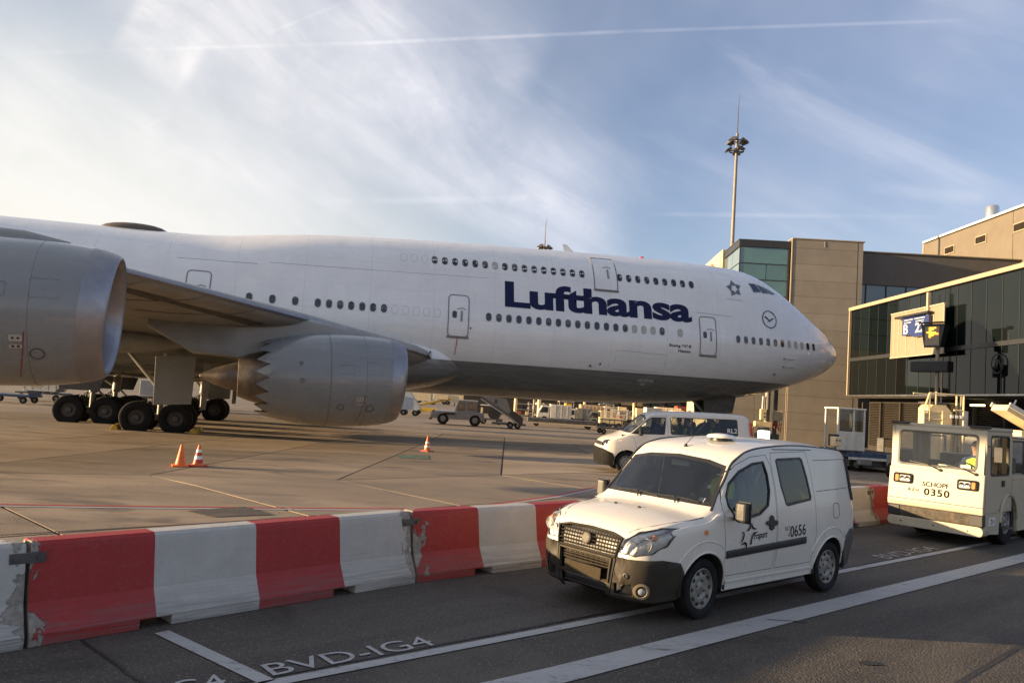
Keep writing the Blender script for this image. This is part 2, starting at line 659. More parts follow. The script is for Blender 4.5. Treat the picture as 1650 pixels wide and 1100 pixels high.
def asphalt_mat():
    m = bpy.data.materials.new('road_asphalt')
    m.use_nodes = True
    t = NT(m.node_tree)
    b = m.node_tree.nodes['Principled BSDF']
    pos = t.n('ShaderNodeNewGeometry').outputs['Position']
    v = t.n('ShaderNodeTexVoronoi')
    t.link(pos, v.inputs['Vector'])
    v.inputs['Scale'].default_value = 48
    big = t.noise(t.mapping(t.mapping(pos, rot=(0, 0, radians(-40))), scale=(0.10, 1.1, 1)), 1.0, 7, 0.65, 0.5)
    fine = t.noise(pos, 28, 7, 0.75)
    c = t.mix(t.ramp(big, 0.3, 0.7), (0.064, 0.057, 0.050, 1), (0.115, 0.101, 0.087, 1))
    stone = t.mix(t.ramp(v.outputs['Color'], 0.2, 0.9), (0.022, 0.019, 0.016, 1), (0.40, 0.31, 0.21, 1))
    c = t.mix(t.ramp(v.outputs['Distance'], 0.16, 0.42, 0.62, 0.0), c, stone)
    c = t.mix(t.ramp(fine, 0.35, 0.75, 0.0, 0.35), c, (0.02, 0.019, 0.018, 1))
    pat = t.noise(t.mapping(pos, loc=(3.3, 8, 0)), 0.55, 6, 0.6, 1.0)
    c = t.mix(t.ramp(pat, 0.56, 0.66, 0.0, 0.45), c, (0.028, 0.025, 0.022, 1))
    c = t.mix(t.ramp(pat, 0.30, 0.42, 0.30, 0.0), c, (0.15, 0.125, 0.10, 1))
    t.link(c, b.inputs['Base Color'])
    b.inputs['Roughness'].default_value = 0.82
    b.inputs['Specular IOR Level'].default_value = 0.35
    bp = t.n('ShaderNodeBump')
    bp.inputs['Distance'].default_value = 0.007
    t.link(t.math('ADD', t.math('MULTIPLY', v.outputs['Distance'], -1.0), t.math('MULTIPLY', fine, 0.6)), bp.inputs['Height'])
    t.link(bp.outputs[0], b.inputs['Normal'])
    return m


M_ASPH = asphalt_mat()
R2 = 0.70711


def ground_poly(mb, poly, dz, thick=0.0, m=0):
    """a ground polygon split at the folds of the drain fall, with an optional skirt"""
    for lo, hi in ((-9e9, 14.5), (14.5, 29.5), (29.5, 9e9)):
        p = clip2(poly, -R2, R2, lo) if lo > -1e9 else poly
        if hi < 1e9 and len(p) > 2:
            p = clip2(p, R2, -R2, -hi)
        if len(p) < 3:
            continue
        q = []
        for a in p:
            if not q or (Vector(a) - Vector(q[-1])).length > 1e-5:
                q.append(a)
        if (Vector(q[0]) - Vector(q[-1])).length < 1e-5:
            q.pop()
        if len(q) < 3:
            continue
        top = [(x, y, gz(x, y) + dz) for x, y in q]
        n = len(top)
        mb.add(top, [tuple(range(n))], m)
        if thick:
            bot = [(x, y, z - thick) for x, y, z in top]
            mb.add(top + bot, [(k, (k + 1) % n, (k + 1) % n + n, k + n) for k in range(n)], m)
    return mb


# barrier foot line (road side)
BF = [(-8.35, 0.36), (-5.85, 3.06), (-3.35, 5.76), (-0.84, 8.44)]
_d = Vector((7.53 + 0.84, 15.61 - 8.44)) / 3
BF += [(-0.84 + _d.x * k, 8.44 + _d.y * k) for k in (1, 2, 3)]
_e = Vector((0.75, 0.66)).normalized() * 3.67
BF += [(7.53 + _e.x * k, 15.61 + _e.y * k) for k in (1, 2, 3, 4)]

# one sheet of concrete to the horizon, the road lies on it
mb = MB()
B = 2600
ground_poly(mb, [(-B, -B), (B, -B), (B, B), (-B, B)], -0.03)
apron = tag(mb.build('apron', M_CONC_FAR), 'sunlit concrete apron reaching to the horizon', kind='structure')

mb = MB()
edge = [(x - 0.33, y + 0.33) for x, y in BF]
road_poly = [(-30, -24)] + edge + [(26, 30), (26, 6), (26, -24)]
for k in range(len(edge) - 1):
    a, b2 = edge[k], edge[k + 1]
    mb.add([(a[0], a[1], -0.004), (b2[0], b2[1], -0.004), (b2[0] + 9, b2[1] - 9, -0.004), (a[0] + 9, a[1] - 9, -0.004)], [(3, 2, 1, 0)])
road = tag(mb.build('road', M_ASPH), 'dark asphalt apron road beside the barrier', kind='structure')

# joint bed below the slabs
bx = [(-18.1, 12.3), (-14.5, 13.4), (-10.85, 14.6), (-7.22, 16.0), (-3.6, 16.98), (-0.05, 20.4), (3.58, 23.9), (7.21, 27.4), (10.84, 30.9), (14.5, 34.4)]
mb = MB()
for k in range(len(bx) - 1):
    (xa, ya), (xb, yb) = bx[k], bx[k + 1]
    ground_poly(mb, [(xa, ya), (xb, yb), (xb, 45.4), (xa, 45.4)], -0.016)
Q = Vector((0.74, -0.67))
near_quads = []
for k in range(1, len(bx) - 2):
    (xa, ya), (xb, yb) = bx[k], bx[k + 1]
    quad = [(xa, ya), (xb, yb), (xb + Q.x * 14, yb + Q.y * 14), (xa + Q.x * 14, ya + Q.y * 14)]
    near_quads.append(quad)
    ground_poly(mb, clip2(quad, -R2, R2, 6.72), -0.016)
tag(mb.build('joint_bed', M_JOINT), kind='structure')

slab_n = 0


def slab(poly, dz):
    g = inset(poly, 0.026)
    mb = ground_poly(MB(), g, dz, 0.012)
    if mb.f:
        mb.build('slab', M_CONC, apron)


for k in range(len(bx) - 1):
    (xa, ya), (xb, yb) = bx[k], bx[k + 1]
    yc = [ya, None]
    ys = [17.0 + 7.2 * i for i in range(-1, 5)]
    col = [(xa, ya), (xb, yb), (xb, 45.4), (xa, 45.4)]
    lo = -99.0
    for y in [c for c in ys if c > max(ya, yb) + 2.2] + [45.4]:
        p = clip2(col, 0, 1, lo)
        p = clip2(p, 0, -1, -y)
        lo = y
        if len(p) > 2:
            slab(p, random.uniform(-0.002, 0.002))
for quad in near_quads:
    for lo, hi in ((10.7, 99), (6.74, 10.7)):
        p = clip2(clip2(quad, -R2, R2, lo), R2, -R2, -hi)
        if len(p) > 2:
            slab(p, random.uniform(-0.002, 0.002))


# ------------------------------------------------------------------ painted markings
def paint_mat(name, col, wear=0.5):
    m = bpy.data.materials.new(name)
    m.use_nodes = True
    t = NT(m.node_tree)
    b = m.node_tree.nodes['Principled BSDF']
    pos = t.n('ShaderNodeNewGeometry').outputs['Position']
    f = t.noise(pos, 16, 8, 0.75)
    g = t.noise(t.mapping(pos, rot=(0, 0, radians(-40)), scale=(0.6, 5, 1)), 1.5, 6, 0.7)
    c = t.mix(t.ramp(f, 0.3, 0.7), tuple(x * 0.8 for x in col) + (1,), (*col, 1))
    c = t.mix(t.ramp(t.math('MULTIPLY', t.math('ADD', f, g), 0.5), 0.50, 0.66, 0.0, wear), c, (0.07, 0.065, 0.06, 1))
    t.link(c, b.inputs['Base Color'])
    b.inputs['Roughness'].default_value = 0.75
    bp = t.n('ShaderNodeBump')
    bp.inputs['Distance'].default_value = 0.004
    t.link(f, bp.inputs['Height'])
    t.link(bp.outputs[0], b.inputs['Normal'])
    return m


M_LINE = paint_mat('line_paint', (0.44, 0.43, 0.42), 0.85)
M_LINEWORN = paint_mat('worn_line_paint', (0.36, 0.34, 0.31), 0.7)
M_LINERED = paint_mat('red_line_paint', (0.42, 0.045, 0.03), 0.5)
M_SEAL = mat('crack_sealer', (0.02, 0.019, 0.018), 0.6, vary=0.3)


def stripe(name, pts, wd, m, dz=0.004, jitter=0.0):
    """painted stripe of constant width on the ground"""
    pts = [Vector((p[0], p[1])) for p in pts]
    L, Rr = [], []
    for i, p in enumerate(pts):
        d = (pts[min(i + 1, len(pts) - 1)] - pts[max(i - 1, 0)]).normalized()
        nrm = Vector((-d.y, d.x))
        j = random.uniform(-jitter, jitter)
        L.append(p + nrm * (wd / 2 + j))
        Rr.append(p - nrm * (wd / 2 - j))
    mb = MB()
    for i in range(len(pts) - 1):
        ground_poly(mb, [tuple(Rr[i]), tuple(Rr[i + 1]), tuple(L[i + 1]), tuple(L[i])], dz)
    return tag(mb.build(name, m), kind='structure')


def seg(p, q, n=14, wob=0.0):
    return [(p[0] + (q[0] - p[0]) * i / n + random.uniform(-wob, wob), p[1] + (q[1] - p[1]) * i / n + random.uniform(-wob, wob)) for i in range(n + 1)]


stripe('road_line', [(-2.9, 4.2), (-1.41, 5.46), (0.62, 7.16), (4.8, 10.74), (7.95, 13.4), (14, 18.6)], 0.115, M_LINE)
stripe('road_line', [(-1.0, 4.72), (0.56, 5.98), (2.70, 7.82), (8.45, 12.69), (14, 17.4)], 0.29, M_LINE)
stripe('bay_line', [(-2.62, 6.30), (-1.50, 5.42)], 0.12, M_LINE)
stripe('crack_seal', seg((-3.1, 6.0), (-1.55, 4.6), 12, 0.015), 0.025, M_SEAL, 0.003)
stripe('crack_seal', seg((-2.2, 4.95), (7.95, 13.55), 40, 0.004), 0.03, M_SEAL, 0.002)
stripe('crack_seal', [gp(1236, 998).to_2d(), gp(1300, 1002).to_2d()], 0.02, M_SEAL, 0.006)
stripe('crack_seal', [gp(1540, 1100).to_2d(), gp(1650, 1035).to_2d()], 0.025, M_SEAL, 0.003)
stripe('crack_seal', seg((-6.3, 9.05), (-2.6, 12.35), 16, 0.006), 0.035, M_SEAL, 0.003)
# white edge line of the apron with its red border
wl = [(-12.0, 9.6), (-7.16, 11.25), (-5.79, 11.73), (-3.73, 12.53), (-1.15, 13.58), (-0.52, 14.02), (1.21, 16.66), (2.43, 19.06), (4.4, 22.8)]
stripe('apron_edge_line', wl, 0.11, M_LINE, 0.005)
stripe('apron_border_line', [(x - 0.05, y + 0.13) for x, y in wl], 0.10, M_LINERED, 0.005)
# pale worn guide stripes along the old joints
stripe('guide_line', seg((-7.2, 15.95), (-2.66, 12.1), 8, 0.01), 0.035, M_LINEWORN, 0.006)
stripe('guide_line', seg((-3.59, 16.93), (-0.76, 14.25), 8, 0.01), 0.035, M_LINEWORN, 0.006)
stripe('apron_guide_line', [gp(20, 685).to_2d(), gp(180, 690).to_2d()], 0.2, M_LINEWORN, 0.006)
stripe('apron_guide_line', [gp(560, 693).to_2d(), gp(760, 712).to_2d()], 0.15, M_LINEWORN, 0.006)
# dark drain patch and small green plate set in the concrete
mb = MB()
ground_poly(mb, [gp(302, 823).to_2d()[:], gp(395, 816).to_2d()[:], gp(440, 829).to_2d()[:], gp(345, 833).to_2d()[:]], 0.007)
tag(mb.build('asphalt_patch', M_ASPH), kind='structure')
mb = MB()
ground_poly(mb, [gp(640, 733).to_2d()[:], gp(690, 733).to_2d()[:], gp(692, 740).to_2d()[:], gp(645, 738).to_2d()[:]], 0.007)
tag(mb.build('drain_cover', mat('drain_green', (0.08, 0.13, 0.08), 0.6, vary=0.3)), kind='structure')
# tar blotch and paint scrap on the road
mb = MB()
c0 = gp(1400, 1068)
mb.add([(c0.x + 0.13 * cos(a * pi / 7) * random.uniform(0.6, 1.1), c0.y + 0.07 * sin(a * pi / 7) * random.uniform(0.6, 1.1), 0.003) for a in range(14)], [tuple(range(14))])
tag(mb.build('tar_blotch', M_SEAL), kind='structure')


def road_text(body, p0, p1, hgt, m, name):
    p0, p1 = Vector(p0), Vector(p1)
    d = (p1 - p0)
    L = d.length
    d.normalize()
    up = Vector((-d.y, d.x))
    if up.y < 0:
        up = -up
    o = letters(body, 0.3, lambda x, y: (p0.x + d.x * x + up.x * y, p0.y + d.y * x + up.y * y, 0.005), name, m, None, bold=0.0, fit=(L, hgt))
    return tag(o, kind='structure')


road_text('BVD-IG4', (-1.50, 5.54), (-0.44, 6.44), 0.24, M_LINE, 'road_lettering')
road_text('G4', (-1.98, 5.10), (-1.72, 5.32), 0.24, M_LINE, 'road_lettering')
road_text('BVD-IG4', (5.85, 11.78), (7.35, 13.05), 0.26, M_LINEWORN, 'road_lettering')


# ================================================================== BARRIERS
def barrier_paint(name, col):
    m = bpy.data.materials.new(name)
    m.use_nodes = True
    t = NT(m.node_tree)
    b = m.node_tree.nodes['Principled BSDF']
    tc = t.n('ShaderNodeTexCoord').outputs['Object']
    oi = t.n('ShaderNodeObjectInfo').outputs['Random']
    off = t.n('ShaderNodeCombineXYZ')
    t.link(t.math('MULTIPLY', oi, 37.0), off.inputs[0])
    tcv = t.vmath('ADD', tc, off.outputs[0])
    sx = t.n('ShaderNodeSeparateXYZ')
    t.link(tc, sx.inputs[0])
    n1 = t.noise(tcv, 2.6, 9, 0.68, 0.6)
    n2 = t.noise(tcv, 22, 6, 0.7)
    n3 = t.noise(t.mapping(tcv, scale=(0.25, 1, 9)), 6, 6, 0.7)
    c = t.mix(t.ramp(n1, 0.3, 0.75), tuple(x * 0.86 for x in col) + (1,), (*col, 1))
    c = t.mix(t.ramp(n2, 0.50, 0.8, 0.0, 0.25), c, (0.20, 0.18, 0.17, 1))
    # scuffs along the foot, worn with its own noise
    foot = t.ramp(sx.outputs[2], 0.02, 0.36, 1.0, 0.0)
    c = t.mix(t.math('MULTIPLY', t.math('MULTIPLY', foot, t.ramp(n3, 0.36, 0.62)), 0.6), c, (0.13, 0.12, 0.115, 1))
    scf = t.noise(t.mapping(tcv, scale=(0.16, 1, 5.5), rot=(0, radians(4), 0)), 7.0, 5, 0.6)
    c = t.mix(t.math('MULTIPLY', t.ramp(scf, 0.66, 0.72), t.ramp(n1, 0.4, 0.6, 0.1, 0.6)), c, (0.05, 0.045, 0.042, 1))
    # bare concrete where paint has broken off, mostly at the block ends
    ends = t.math('MINIMUM', sx.outputs[0], t.math('SUBTRACT', 3.66, sx.outputs[0]))
    k = t.math('ADD', n1, t.ramp(ends, 0.0, 0.30, 0.24, -0.05))
    chip = t.ramp(k, 0.685, 0.70)
    conc = t.mix(t.ramp(n2, 0.3, 0.7), (0.20, 0.17, 0.14, 1), (0.34, 0.30, 0.25, 1))
    c = t.mix(chip, c, conc)
    t.link(c, b.inputs['Base Color'])
    b.inputs['Roughness'].default_value = 0.55
    bp = t.n('ShaderNodeBump')
    bp.inputs['Distance'].default_value = 0.006
    t.link(t.math('SUBTRACT', n2, t.math('MULTIPLY', chip, 0.8)), bp.inputs['Height'])
    t.link(bp.outputs[0], b.inputs['Normal'])
    return m


M_BRED = barrier_paint('barrier_red', (0.37, 0.018, 0.014))
M_BWHITE = barrier_paint('barrier_white', (0.50, 0.47, 0.43))
M_BCONC = mat('barrier_concrete', (0.26, 0.23, 0.19), 0.85, vary=0.25, scale=9, bump=0.004)


def barrier_mesh():
    mb = MB()
    L = 3.65
    prof = [(-0.28, 0), (-0.28, 0.085), (-0.175, 0.29), (-0.115, 0.66), (-0.105, 0.70), (-0.08, 0.725), (0.08, 0.725), (0.105, 0.70), (0.115, 0.66), (0.175, 0.29), (0.28, 0.085), (0.28, 0)]
    cuts = [0.0, 0.012]
    for c in (L / 4, 3 * L / 4):
        cuts += [c - 0.13, c - 0.129, c, c + 0.129, c + 0.13]
    cuts += [L / 2, L - 0.012, L]
    cuts.sort()
    rings = []
    for i, u in enumerate(cuts):
        k = 0.97 if u in (0.0, L) else 1.0
        slot = any(abs(u - c) <= 0.1295 for c in (L / 4, 3 * L / 4))
        r = []
        for y, z in prof:
            if slot and z < 0.01:
                z = 0.075
            r.append((u, y * k, z if z < 0.4 else z - (0 if k == 1 else 0.012)))
        rings.append(r)
    n = len(prof)
    for i in range(len(rings) - 1):
        mid = (cuts[i] + cuts[i + 1]) / 2
        mm = int(mid / (L / 4)) % 2
        vs = rings[i] + rings[i + 1]
        mb.add(vs, [(k, (k + 1) % n, (k + 1) % n + n, k + n) for k in range(n)], mm, False)
    mb.add(rings[0], [tuple(range(n))], 2)
    mb.add(rings[-1], [tuple(range(n))], 2)
    return mb


b_mesh = None
B_LABELS = ['barrier with chipped white end beside the first chipped red end', 'red and white barrier with chipped red end, at the foot of the painted cross line', 'red and white barrier running behind the front bumper of the small van', 'red and white barrier hidden behind the middle of the small van', 'red and white barrier whose scuffed white end shows behind the small van', 'red and white barrier with red end between small van and tow tractor', 'red and white barrier hidden behind the cream tow tractor']
for k in range(1, 8):
    a, b2 = Vector(BF[k]), Vector(BF[k + 1])
    d = (b2 - a)
    rz = atan2(d.y, d.x)
    nrm = Vector((-d.y, d.x)).normalized()
    p = a + nrm * 0.28
    t = thing('concrete_barrier', B_LABELS[k - 1], 'barrier', (p.x, p.y, 0), rz + random.uniform(-0.004, 0.004), 'red and white concrete barriers along the road')
    if b_mesh is None:
        b_mesh = barrier_mesh().mesh('block', [M_BRED, M_BWHITE, M_BCONC])
        cp = MB()
        cp.box((0, 0.02, 0.615), (0.24, 0.08, 0.075))
        cp.tube([(-0.08, -0.03, 0.615), (-0.08, 0.05, 0.615)], 0.02, 8)
        cp.tube([(0.08, -0.03, 0.615), (0.08, 0.05, 0.615)], 0.02, 8)
        c_mesh = cp.mesh('coupling', M_DSTEEL)
    o = bpy.data.objects.new('block', b_mesh)
    COL.objects.link(o)
    o.parent = t
    md = o.modifiers.new('bevel', 'BEVEL')
    md.width = 0.018
    md.segments = 2
    md.limit_method = 'ANGLE'
    md.angle_limit = radians(28)
    o = bpy.data.objects.new('coupling', c_mesh)
    COL.objects.link(o)
    o.parent = t
    o.location = (3.66, -0.11, -0.0)
# ================================================================== JUMBO JET
# local frame: x forward, y to port, z up; s = metres aft of the nose tip, t = metres to starboard
NOSE_X = 21.53
jet = thing('jumbo_jet', 'huge white four engined airliner with grey belly and navy lettering, parked nose-in', 'airplane', (-1.8899, 40.7452, 0.0))
jet.rotation_euler = (0, -0.008, radians(13.075))


def A(s, t, z):
    return Vector((NOSE_X - s, -t, z))


def interp(tab, x):
    """monotone cubic through a table"""
    if x <= tab[0][0]:
        return tab[0][1]
    if x >= tab[-1][0]:
        return tab[-1][1]
    for i in range(len(tab) - 1):
        if tab[i][0] <= x <= tab[i + 1][0]:
            break

    def slope(k):
        if k <= 0 or k >= len(tab) - 1:
            k2 = min(max(k, 0), len(tab) - 2)
            return (tab[k2 + 1][1] - tab[k2][1]) / (tab[k2 + 1][0] - tab[k2][0])
        a = (tab[k][1] - tab[k - 1][1]) / (tab[k][0] - tab[k - 1][0])
        b = (tab[k + 1][1] - tab[k][1]) / (tab[k + 1][0] - tab[k][0])
        return 0.0 if a * b <= 0 else 2 * a * b / (a + b)
    x0, y0 = tab[i]
    x1, y1 = tab[i + 1]
    h = x1 - x0
    u = (x - x0) / h
    m0, m1 = slope(i) * h, slope(i + 1) * h
    return (2 * u**3 - 3 * u**2 + 1) * y0 + (u**3 - 2 * u**2 + u) * m0 + (-2 * u**3 + 3 * u**2) * y1 + (u**3 - u**2) * m1


Z_TOP = [(0, 5.62), (.05, 5.82), (.2, 6.08), (.57, 6.50), (1.2, 7.02), (1.85, 7.45), (3.12, 8.32), (4.2, 9.0), (4.98, 9.40), (5.6, 9.68), (6.4, 9.93), (7.4, 10.06), (9, 10.14), (11.4, 10.16), (15, 10.12), (18.6, 10.05), (22, 9.98), (26, 9.85), (29.75, 9.64), (32.7, 9.32), (34.6, 9.08), (37, 9.0), (55, 9.0), (60, 8.95), (70, 8.6)]
Z_BOT = [(0, 5.52), (.05, 5.32), (.2, 5.08), (.5, 4.75), (1.33, 4.24), (2.94, 3.62), (5.7, 2.86), (8.4, 2.45), (11, 2.2), (14, 2.03), (17, 1.98), (25, 1.98), (34, 2.2), (44, 2.5), (55, 4.0), (70, 7.5)]
WID = [(0, .03), (.05, .26), (.2, .55), (.5, .87), (1.33, 1.42), (2.94, 2.1), (4.3, 2.52), (5.7, 2.8), (8.4, 3.1), (11, 3.22), (14, 3.25), (44, 3.25), (55, 2.6), (70, .6)]
Z_C = [(0, 5.57), (1.3, 5.42), (3, 5.33), (8, 5.28), (25, 5.28), (34, 5.6), (44, 5.75), (55, 6.4), (70, 8)]
R_UP = [(0, .025), (.05, .2), (.2, .42), (.5, .66), (1.33, 1.08), (2.94, 1.5), (4.98, 2.0), (6.4, 2.3), (8.36, 2.6), (11, 2.67), (26, 2.67), (34, 3.1), (37, 3.22), (44, 3.25), (55, 2.6), (70, .6)]
_sec = {}


def section(s, n=90):
    """half section from crown to keel as (t, z)"""
    key = round(s, 3)
    if key in _sec:
        return _sec[key]
    zt, zb, wd, zc, r2 = (interp(T, s) for T in (Z_TOP, Z_BOT, WID, Z_C, R_UP))
    r2 = min(r2, wd)
    z2 = max(zt - r2, zc + 0.001)
    r2 = zt - z2
    al = asin(max(-1, min(1, (wd - r2) / max(z2 - zc, 1e-4)))) if z2 - zc > abs(wd - r2) else pi / 4
    out = []
    for k in range(n + 1):
        ph = pi / 2 - pi * k / n
        if ph > al:
            out.append((r2 * cos(ph), z2 + r2 * sin(ph)))
        elif ph >= 0:
            out.append((wd * cos(ph), zc + wd * sin(ph)))
        else:
            out.append((wd * cos(ph), zc + (zc - zb) * sin(ph)))
    _sec[key] = out
    return out


def surf_t(s, z):
    sec = section(s)
    for k in range(len(sec) - 1):
        (t0, z0), (t1, z1) = sec[k], sec[k + 1]
        if z1 <= z <= z0 and z0 - z1 > 1e-9:
            return t0 + (t1 - t0) * (z0 - z) / (z0 - z1)
    return 0.0


def skin(s, z, off=0.0):
    """point of the starboard skin, pushed out by off along the skin normal"""
    t = surf_t(s, z)
    if off == 0:
        return A(s, t, z)
    e = 0.05
    du = Vector((s + e, surf_t(s + e, z), z)) - Vector((s - e, surf_t(s - e, z), z))
    dv = Vector((s, surf_t(s, z + e), z + e)) - Vector((s, surf_t(s, z - e), z - e))
    nr = du.cross(dv)
    nr.normalize()
    if nr.y < 0:
        nr = -nr
    P = Vector((s, t, z)) + nr * off
    return A(P.x, P.y, P.z)


def jet_paint():
    m = bpy.data.materials.new('airliner_paint')
    m.use_nodes = True
    t = NT(m.node_tree)
    b = m.node_tree.nodes['Principled BSDF']
    tc = t.n('ShaderNodeTexCoord').outputs['Object']
    sx = t.n('ShaderNodeSeparateXYZ')
    t.link(tc, sx.inputs[0])
    n1 = t.noise(tc, 0.8, 6, 0.6)
    n2 = t.noise(t.mapping(tc, scale=(0.2, 1, 1.6)), 3.0, 8, 0.7)
    white = t.mix(t.ramp(n1, 0.3, 0.7), (0.77, 0.77, 0.78, 1), (0.83, 0.83, 0.83, 1))
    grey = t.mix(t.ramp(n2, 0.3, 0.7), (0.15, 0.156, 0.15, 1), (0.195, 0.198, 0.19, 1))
    # skin laps: thin seams across and along the barrel
    seam = t.math('PINGPONG', t.math('ADD', sx.outputs[0], 100.0), 1.52)
    s1 = t.ramp(seam, 0.0, 0.018, 1.0, 0.0)
    zz = t.math('PINGPONG', t.math('ADD', sx.outputs[2], 50.15), 0.62)
    s2 = t.ramp(zz, 0.0, 0.010, 0.8, 0.0)
    sm = t.math('MULTIPLY', t.math('MAXIMUM', s1, s2), t.ramp(n1, 0.38, 0.6, 0.25, 0.65))
    white = t.mix(sm, white, (0.42, 0.42, 0.43, 1))
    st = t.noise(t.mapping(tc, scale=(1.4, 1, 0.12)), 2.2, 6, 0.65)
    white = t.mix(t.ramp(st, 0.52, 0.8, 0.0, 0.22), white, (0.46, 0.43, 0.40, 1))
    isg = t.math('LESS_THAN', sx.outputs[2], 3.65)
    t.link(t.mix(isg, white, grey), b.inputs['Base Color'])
    t.link(t.ramp(n2, 0.2, 0.8, 0.20, 0.34), b.inputs['Roughness'])
    b.inputs['Coat Weight'].default_value = 0.55
    b.inputs['Coat Roughness'].default_value = 0.10
    bp = t.n('ShaderNodeBump')
    bp.inputs['Distance'].default_value = 0.02
    bp.inputs['Strength'].default_value = 0.5
    wav = t.noise(t.mapping(tc, scale=(0.7, 1, 1)), 1.3, 2, 0.4)
    t.link(t.math('SUBTRACT', wav, t.math('MULTIPLY', sm, 0.25)), bp.inputs['Height'])
    t.link(bp.outputs[0], b.inputs['Normal'])
    t.link(bp.outputs[0], b.inputs['Coat Normal'])
    return m


M_JET = jet_paint()
M_JGREY = mat('airliner_grey', (0.26, 0.265, 0.26), 0.34, vary=0.08, scale=1.5, coat=0.25, dirt=0.12, dirtcol=(0.13, 0.12, 0.11))
M_WINGU = mat('wing_grey', (0.27, 0.265, 0.25), 0.42, vary=0.14, scale=1.2, coat=0.15, dirt=0.25, dirtcol=(0.12, 0.10, 0.08))
M_LIP = mat('bare_aluminium', (0.31, 0.31, 0.33), 0.42, 0.8, vary=0.08)
M_COWL = mat('engine_cowl_grey', (0.205, 0.22, 0.23), 0.27, vary=0.05, scale=1.0, coat=0.45, dirt=0.08, dirtcol=(0.15, 0.13, 0.11))
M_HOT = mat('heat_stained_steel', (0.22, 0.19, 0.165), 0.4, 0.8, vary=0.3, scale=2.0, dirt=0.4, dirtcol=(0.08, 0.05, 0.04))
M_SVPLATE = mat('placard_pale', (0.42, 0.40, 0.36), 0.5, vary=0.1)
M_SEAMC = mat('seam_grey', (0.16, 0.16, 0.16), 0.6, vary=0.0)
M_PANE = mat('cabin_window_pane', (0.012, 0.014, 0.018), 0.10, vary=0.0, coat=1.0)
M_SHADE_GLINT = mat('window_shade_glint', (0.42, 0.40, 0.36), 0.4, vary=0.05, coat=0.8)
M_HALFSHADE = mat('half_drawn_shade', (0.10, 0.095, 0.085), 0.4, vary=0.0, coat=0.8)
M_WFRAME = mat('window_ring', (0.34, 0.34, 0.33), 0.4, vary=0.0)
M_DOORF = mat('door_seal_grey', (0.20, 0.20, 0.20), 0.5, vary=0.0)

# fuselage
stations = [0, .02, .05, .1, .2, .35, .5, .75, 1.0, 1.33, 1.7, 2.1, 2.5, 2.94, 3.4, 3.9, 4.4, 4.9, 5.4, 5.9, 6.4, 7.0, 7.7, 8.4, 9.2, 10.1, 11, 12, 13, 14, 15.5, 17, 18.5, 20, 21.5, 23, 24.5, 26, 27.5, 29, 30, 31, 32, 33, 34, 35, 36, 37, 39, 42, 45, 49, 53, 57, 61, 65, 70]
rings = []
for s in stations:
    sec = section(s)[::2]
    r = [A(s, t, z) for t, z in sec] + [A(s, -t, z) for t, z in sec[-2:0:-1]]
    rings.append(r)
mb = MB()
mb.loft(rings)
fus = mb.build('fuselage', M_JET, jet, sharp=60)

# wing-to-body fairing, white above and grey below like the barrel
FAIR_W = [(20.3, 0.3), (21.2, 1.3), (22.3, 2.3), (24, 3.2), (27, 3.62), (31, 3.75), (40, 3.8), (46, 3.4), (50, 2.4)]
FAIR_T = [(20.3, 3.62), (21.2, 4.0), (22.3, 4.35), (24, 4.75), (27, 5.05), (31, 5.25), (40, 5.2), (46, 4.5), (50, 4.2)]
FAIR_B = [(20.3, 3.4), (21.2, 3.1), (22.3, 2.75), (24, 2.25), (27, 1.82), (31, 1.85), (40, 1.9), (46, 2.2), (50, 2.8)]
rings = []
for s in [20.3, 20.7, 21.2, 21.7, 22.3, 23, 24, 25.5, 27, 29, 31, 34, 37, 40, 43, 46, 50]:
    wd, zt, zb = interp(FAIR_W, s), interp(FAIR_T, s), interp(FAIR_B, s)
    r = []
    for k in range(40):
        a = 2 * pi * k / 40
        ca, sa = cos(a), sin(a)
        e = 0.72
        x = abs(ca) ** e * (1 if ca >= 0 else -1)
        y = abs(sa) ** e * (1 if sa >= 0 else -1)
        r.append(A(s, wd * x, (zt + zb) / 2 + (zt - zb) / 2 * y))
    rings.append(r)
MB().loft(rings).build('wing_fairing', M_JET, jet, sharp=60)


# ---- windows
def jet_window(s, z, wd, hg, pane, ring=M_WFRAME):
    mb = MB()
    out = rrect(-wd / 2, -hg / 2, wd / 2, hg / 2, wd * 0.48, 3)
    inn = inset(out, 0.022)
    P0 = [skin(s + x, z + y, 0.006) for x, y in out]
    P1 = [skin(s + x, z + y, 0.014) for x, y in inset(out, 0.008)]
    P2 = [skin(s + x, z + y, 0.004) for x, y in inn]
    n = len(P0)
    mb.add(P0 + P1, [(k, (k + 1) % n, (k + 1) % n + n, k + n) for k in range(n)], 0)
    mb.add(P1 + P2, [(k, (k + 1) % n, (k + 1) % n + n, k + n) for k in range(n)], 0)
    mb.add(P2, [tuple(range(n))], 1)
    if pane is M_PANE and random.random() < .45:
        k = random.choice((-.02, .06, .10))
        q = [(x * .82, max(y * .86, k)) for x, y in inn]
        q = [p for i, p in enumerate(q) if i == 0 or (Vector(p) - Vector(q[i - 1])).length > 1e-4]
        mb.add([skin(s + x, z + y, 0.0075) for x, y in q], [tuple(range(len(q)))], 2)
    return mb.build('window', [ring, pane, M_HALFSHADE], jet)


def ks(k):
    return NOSE_X - 0.508 * k


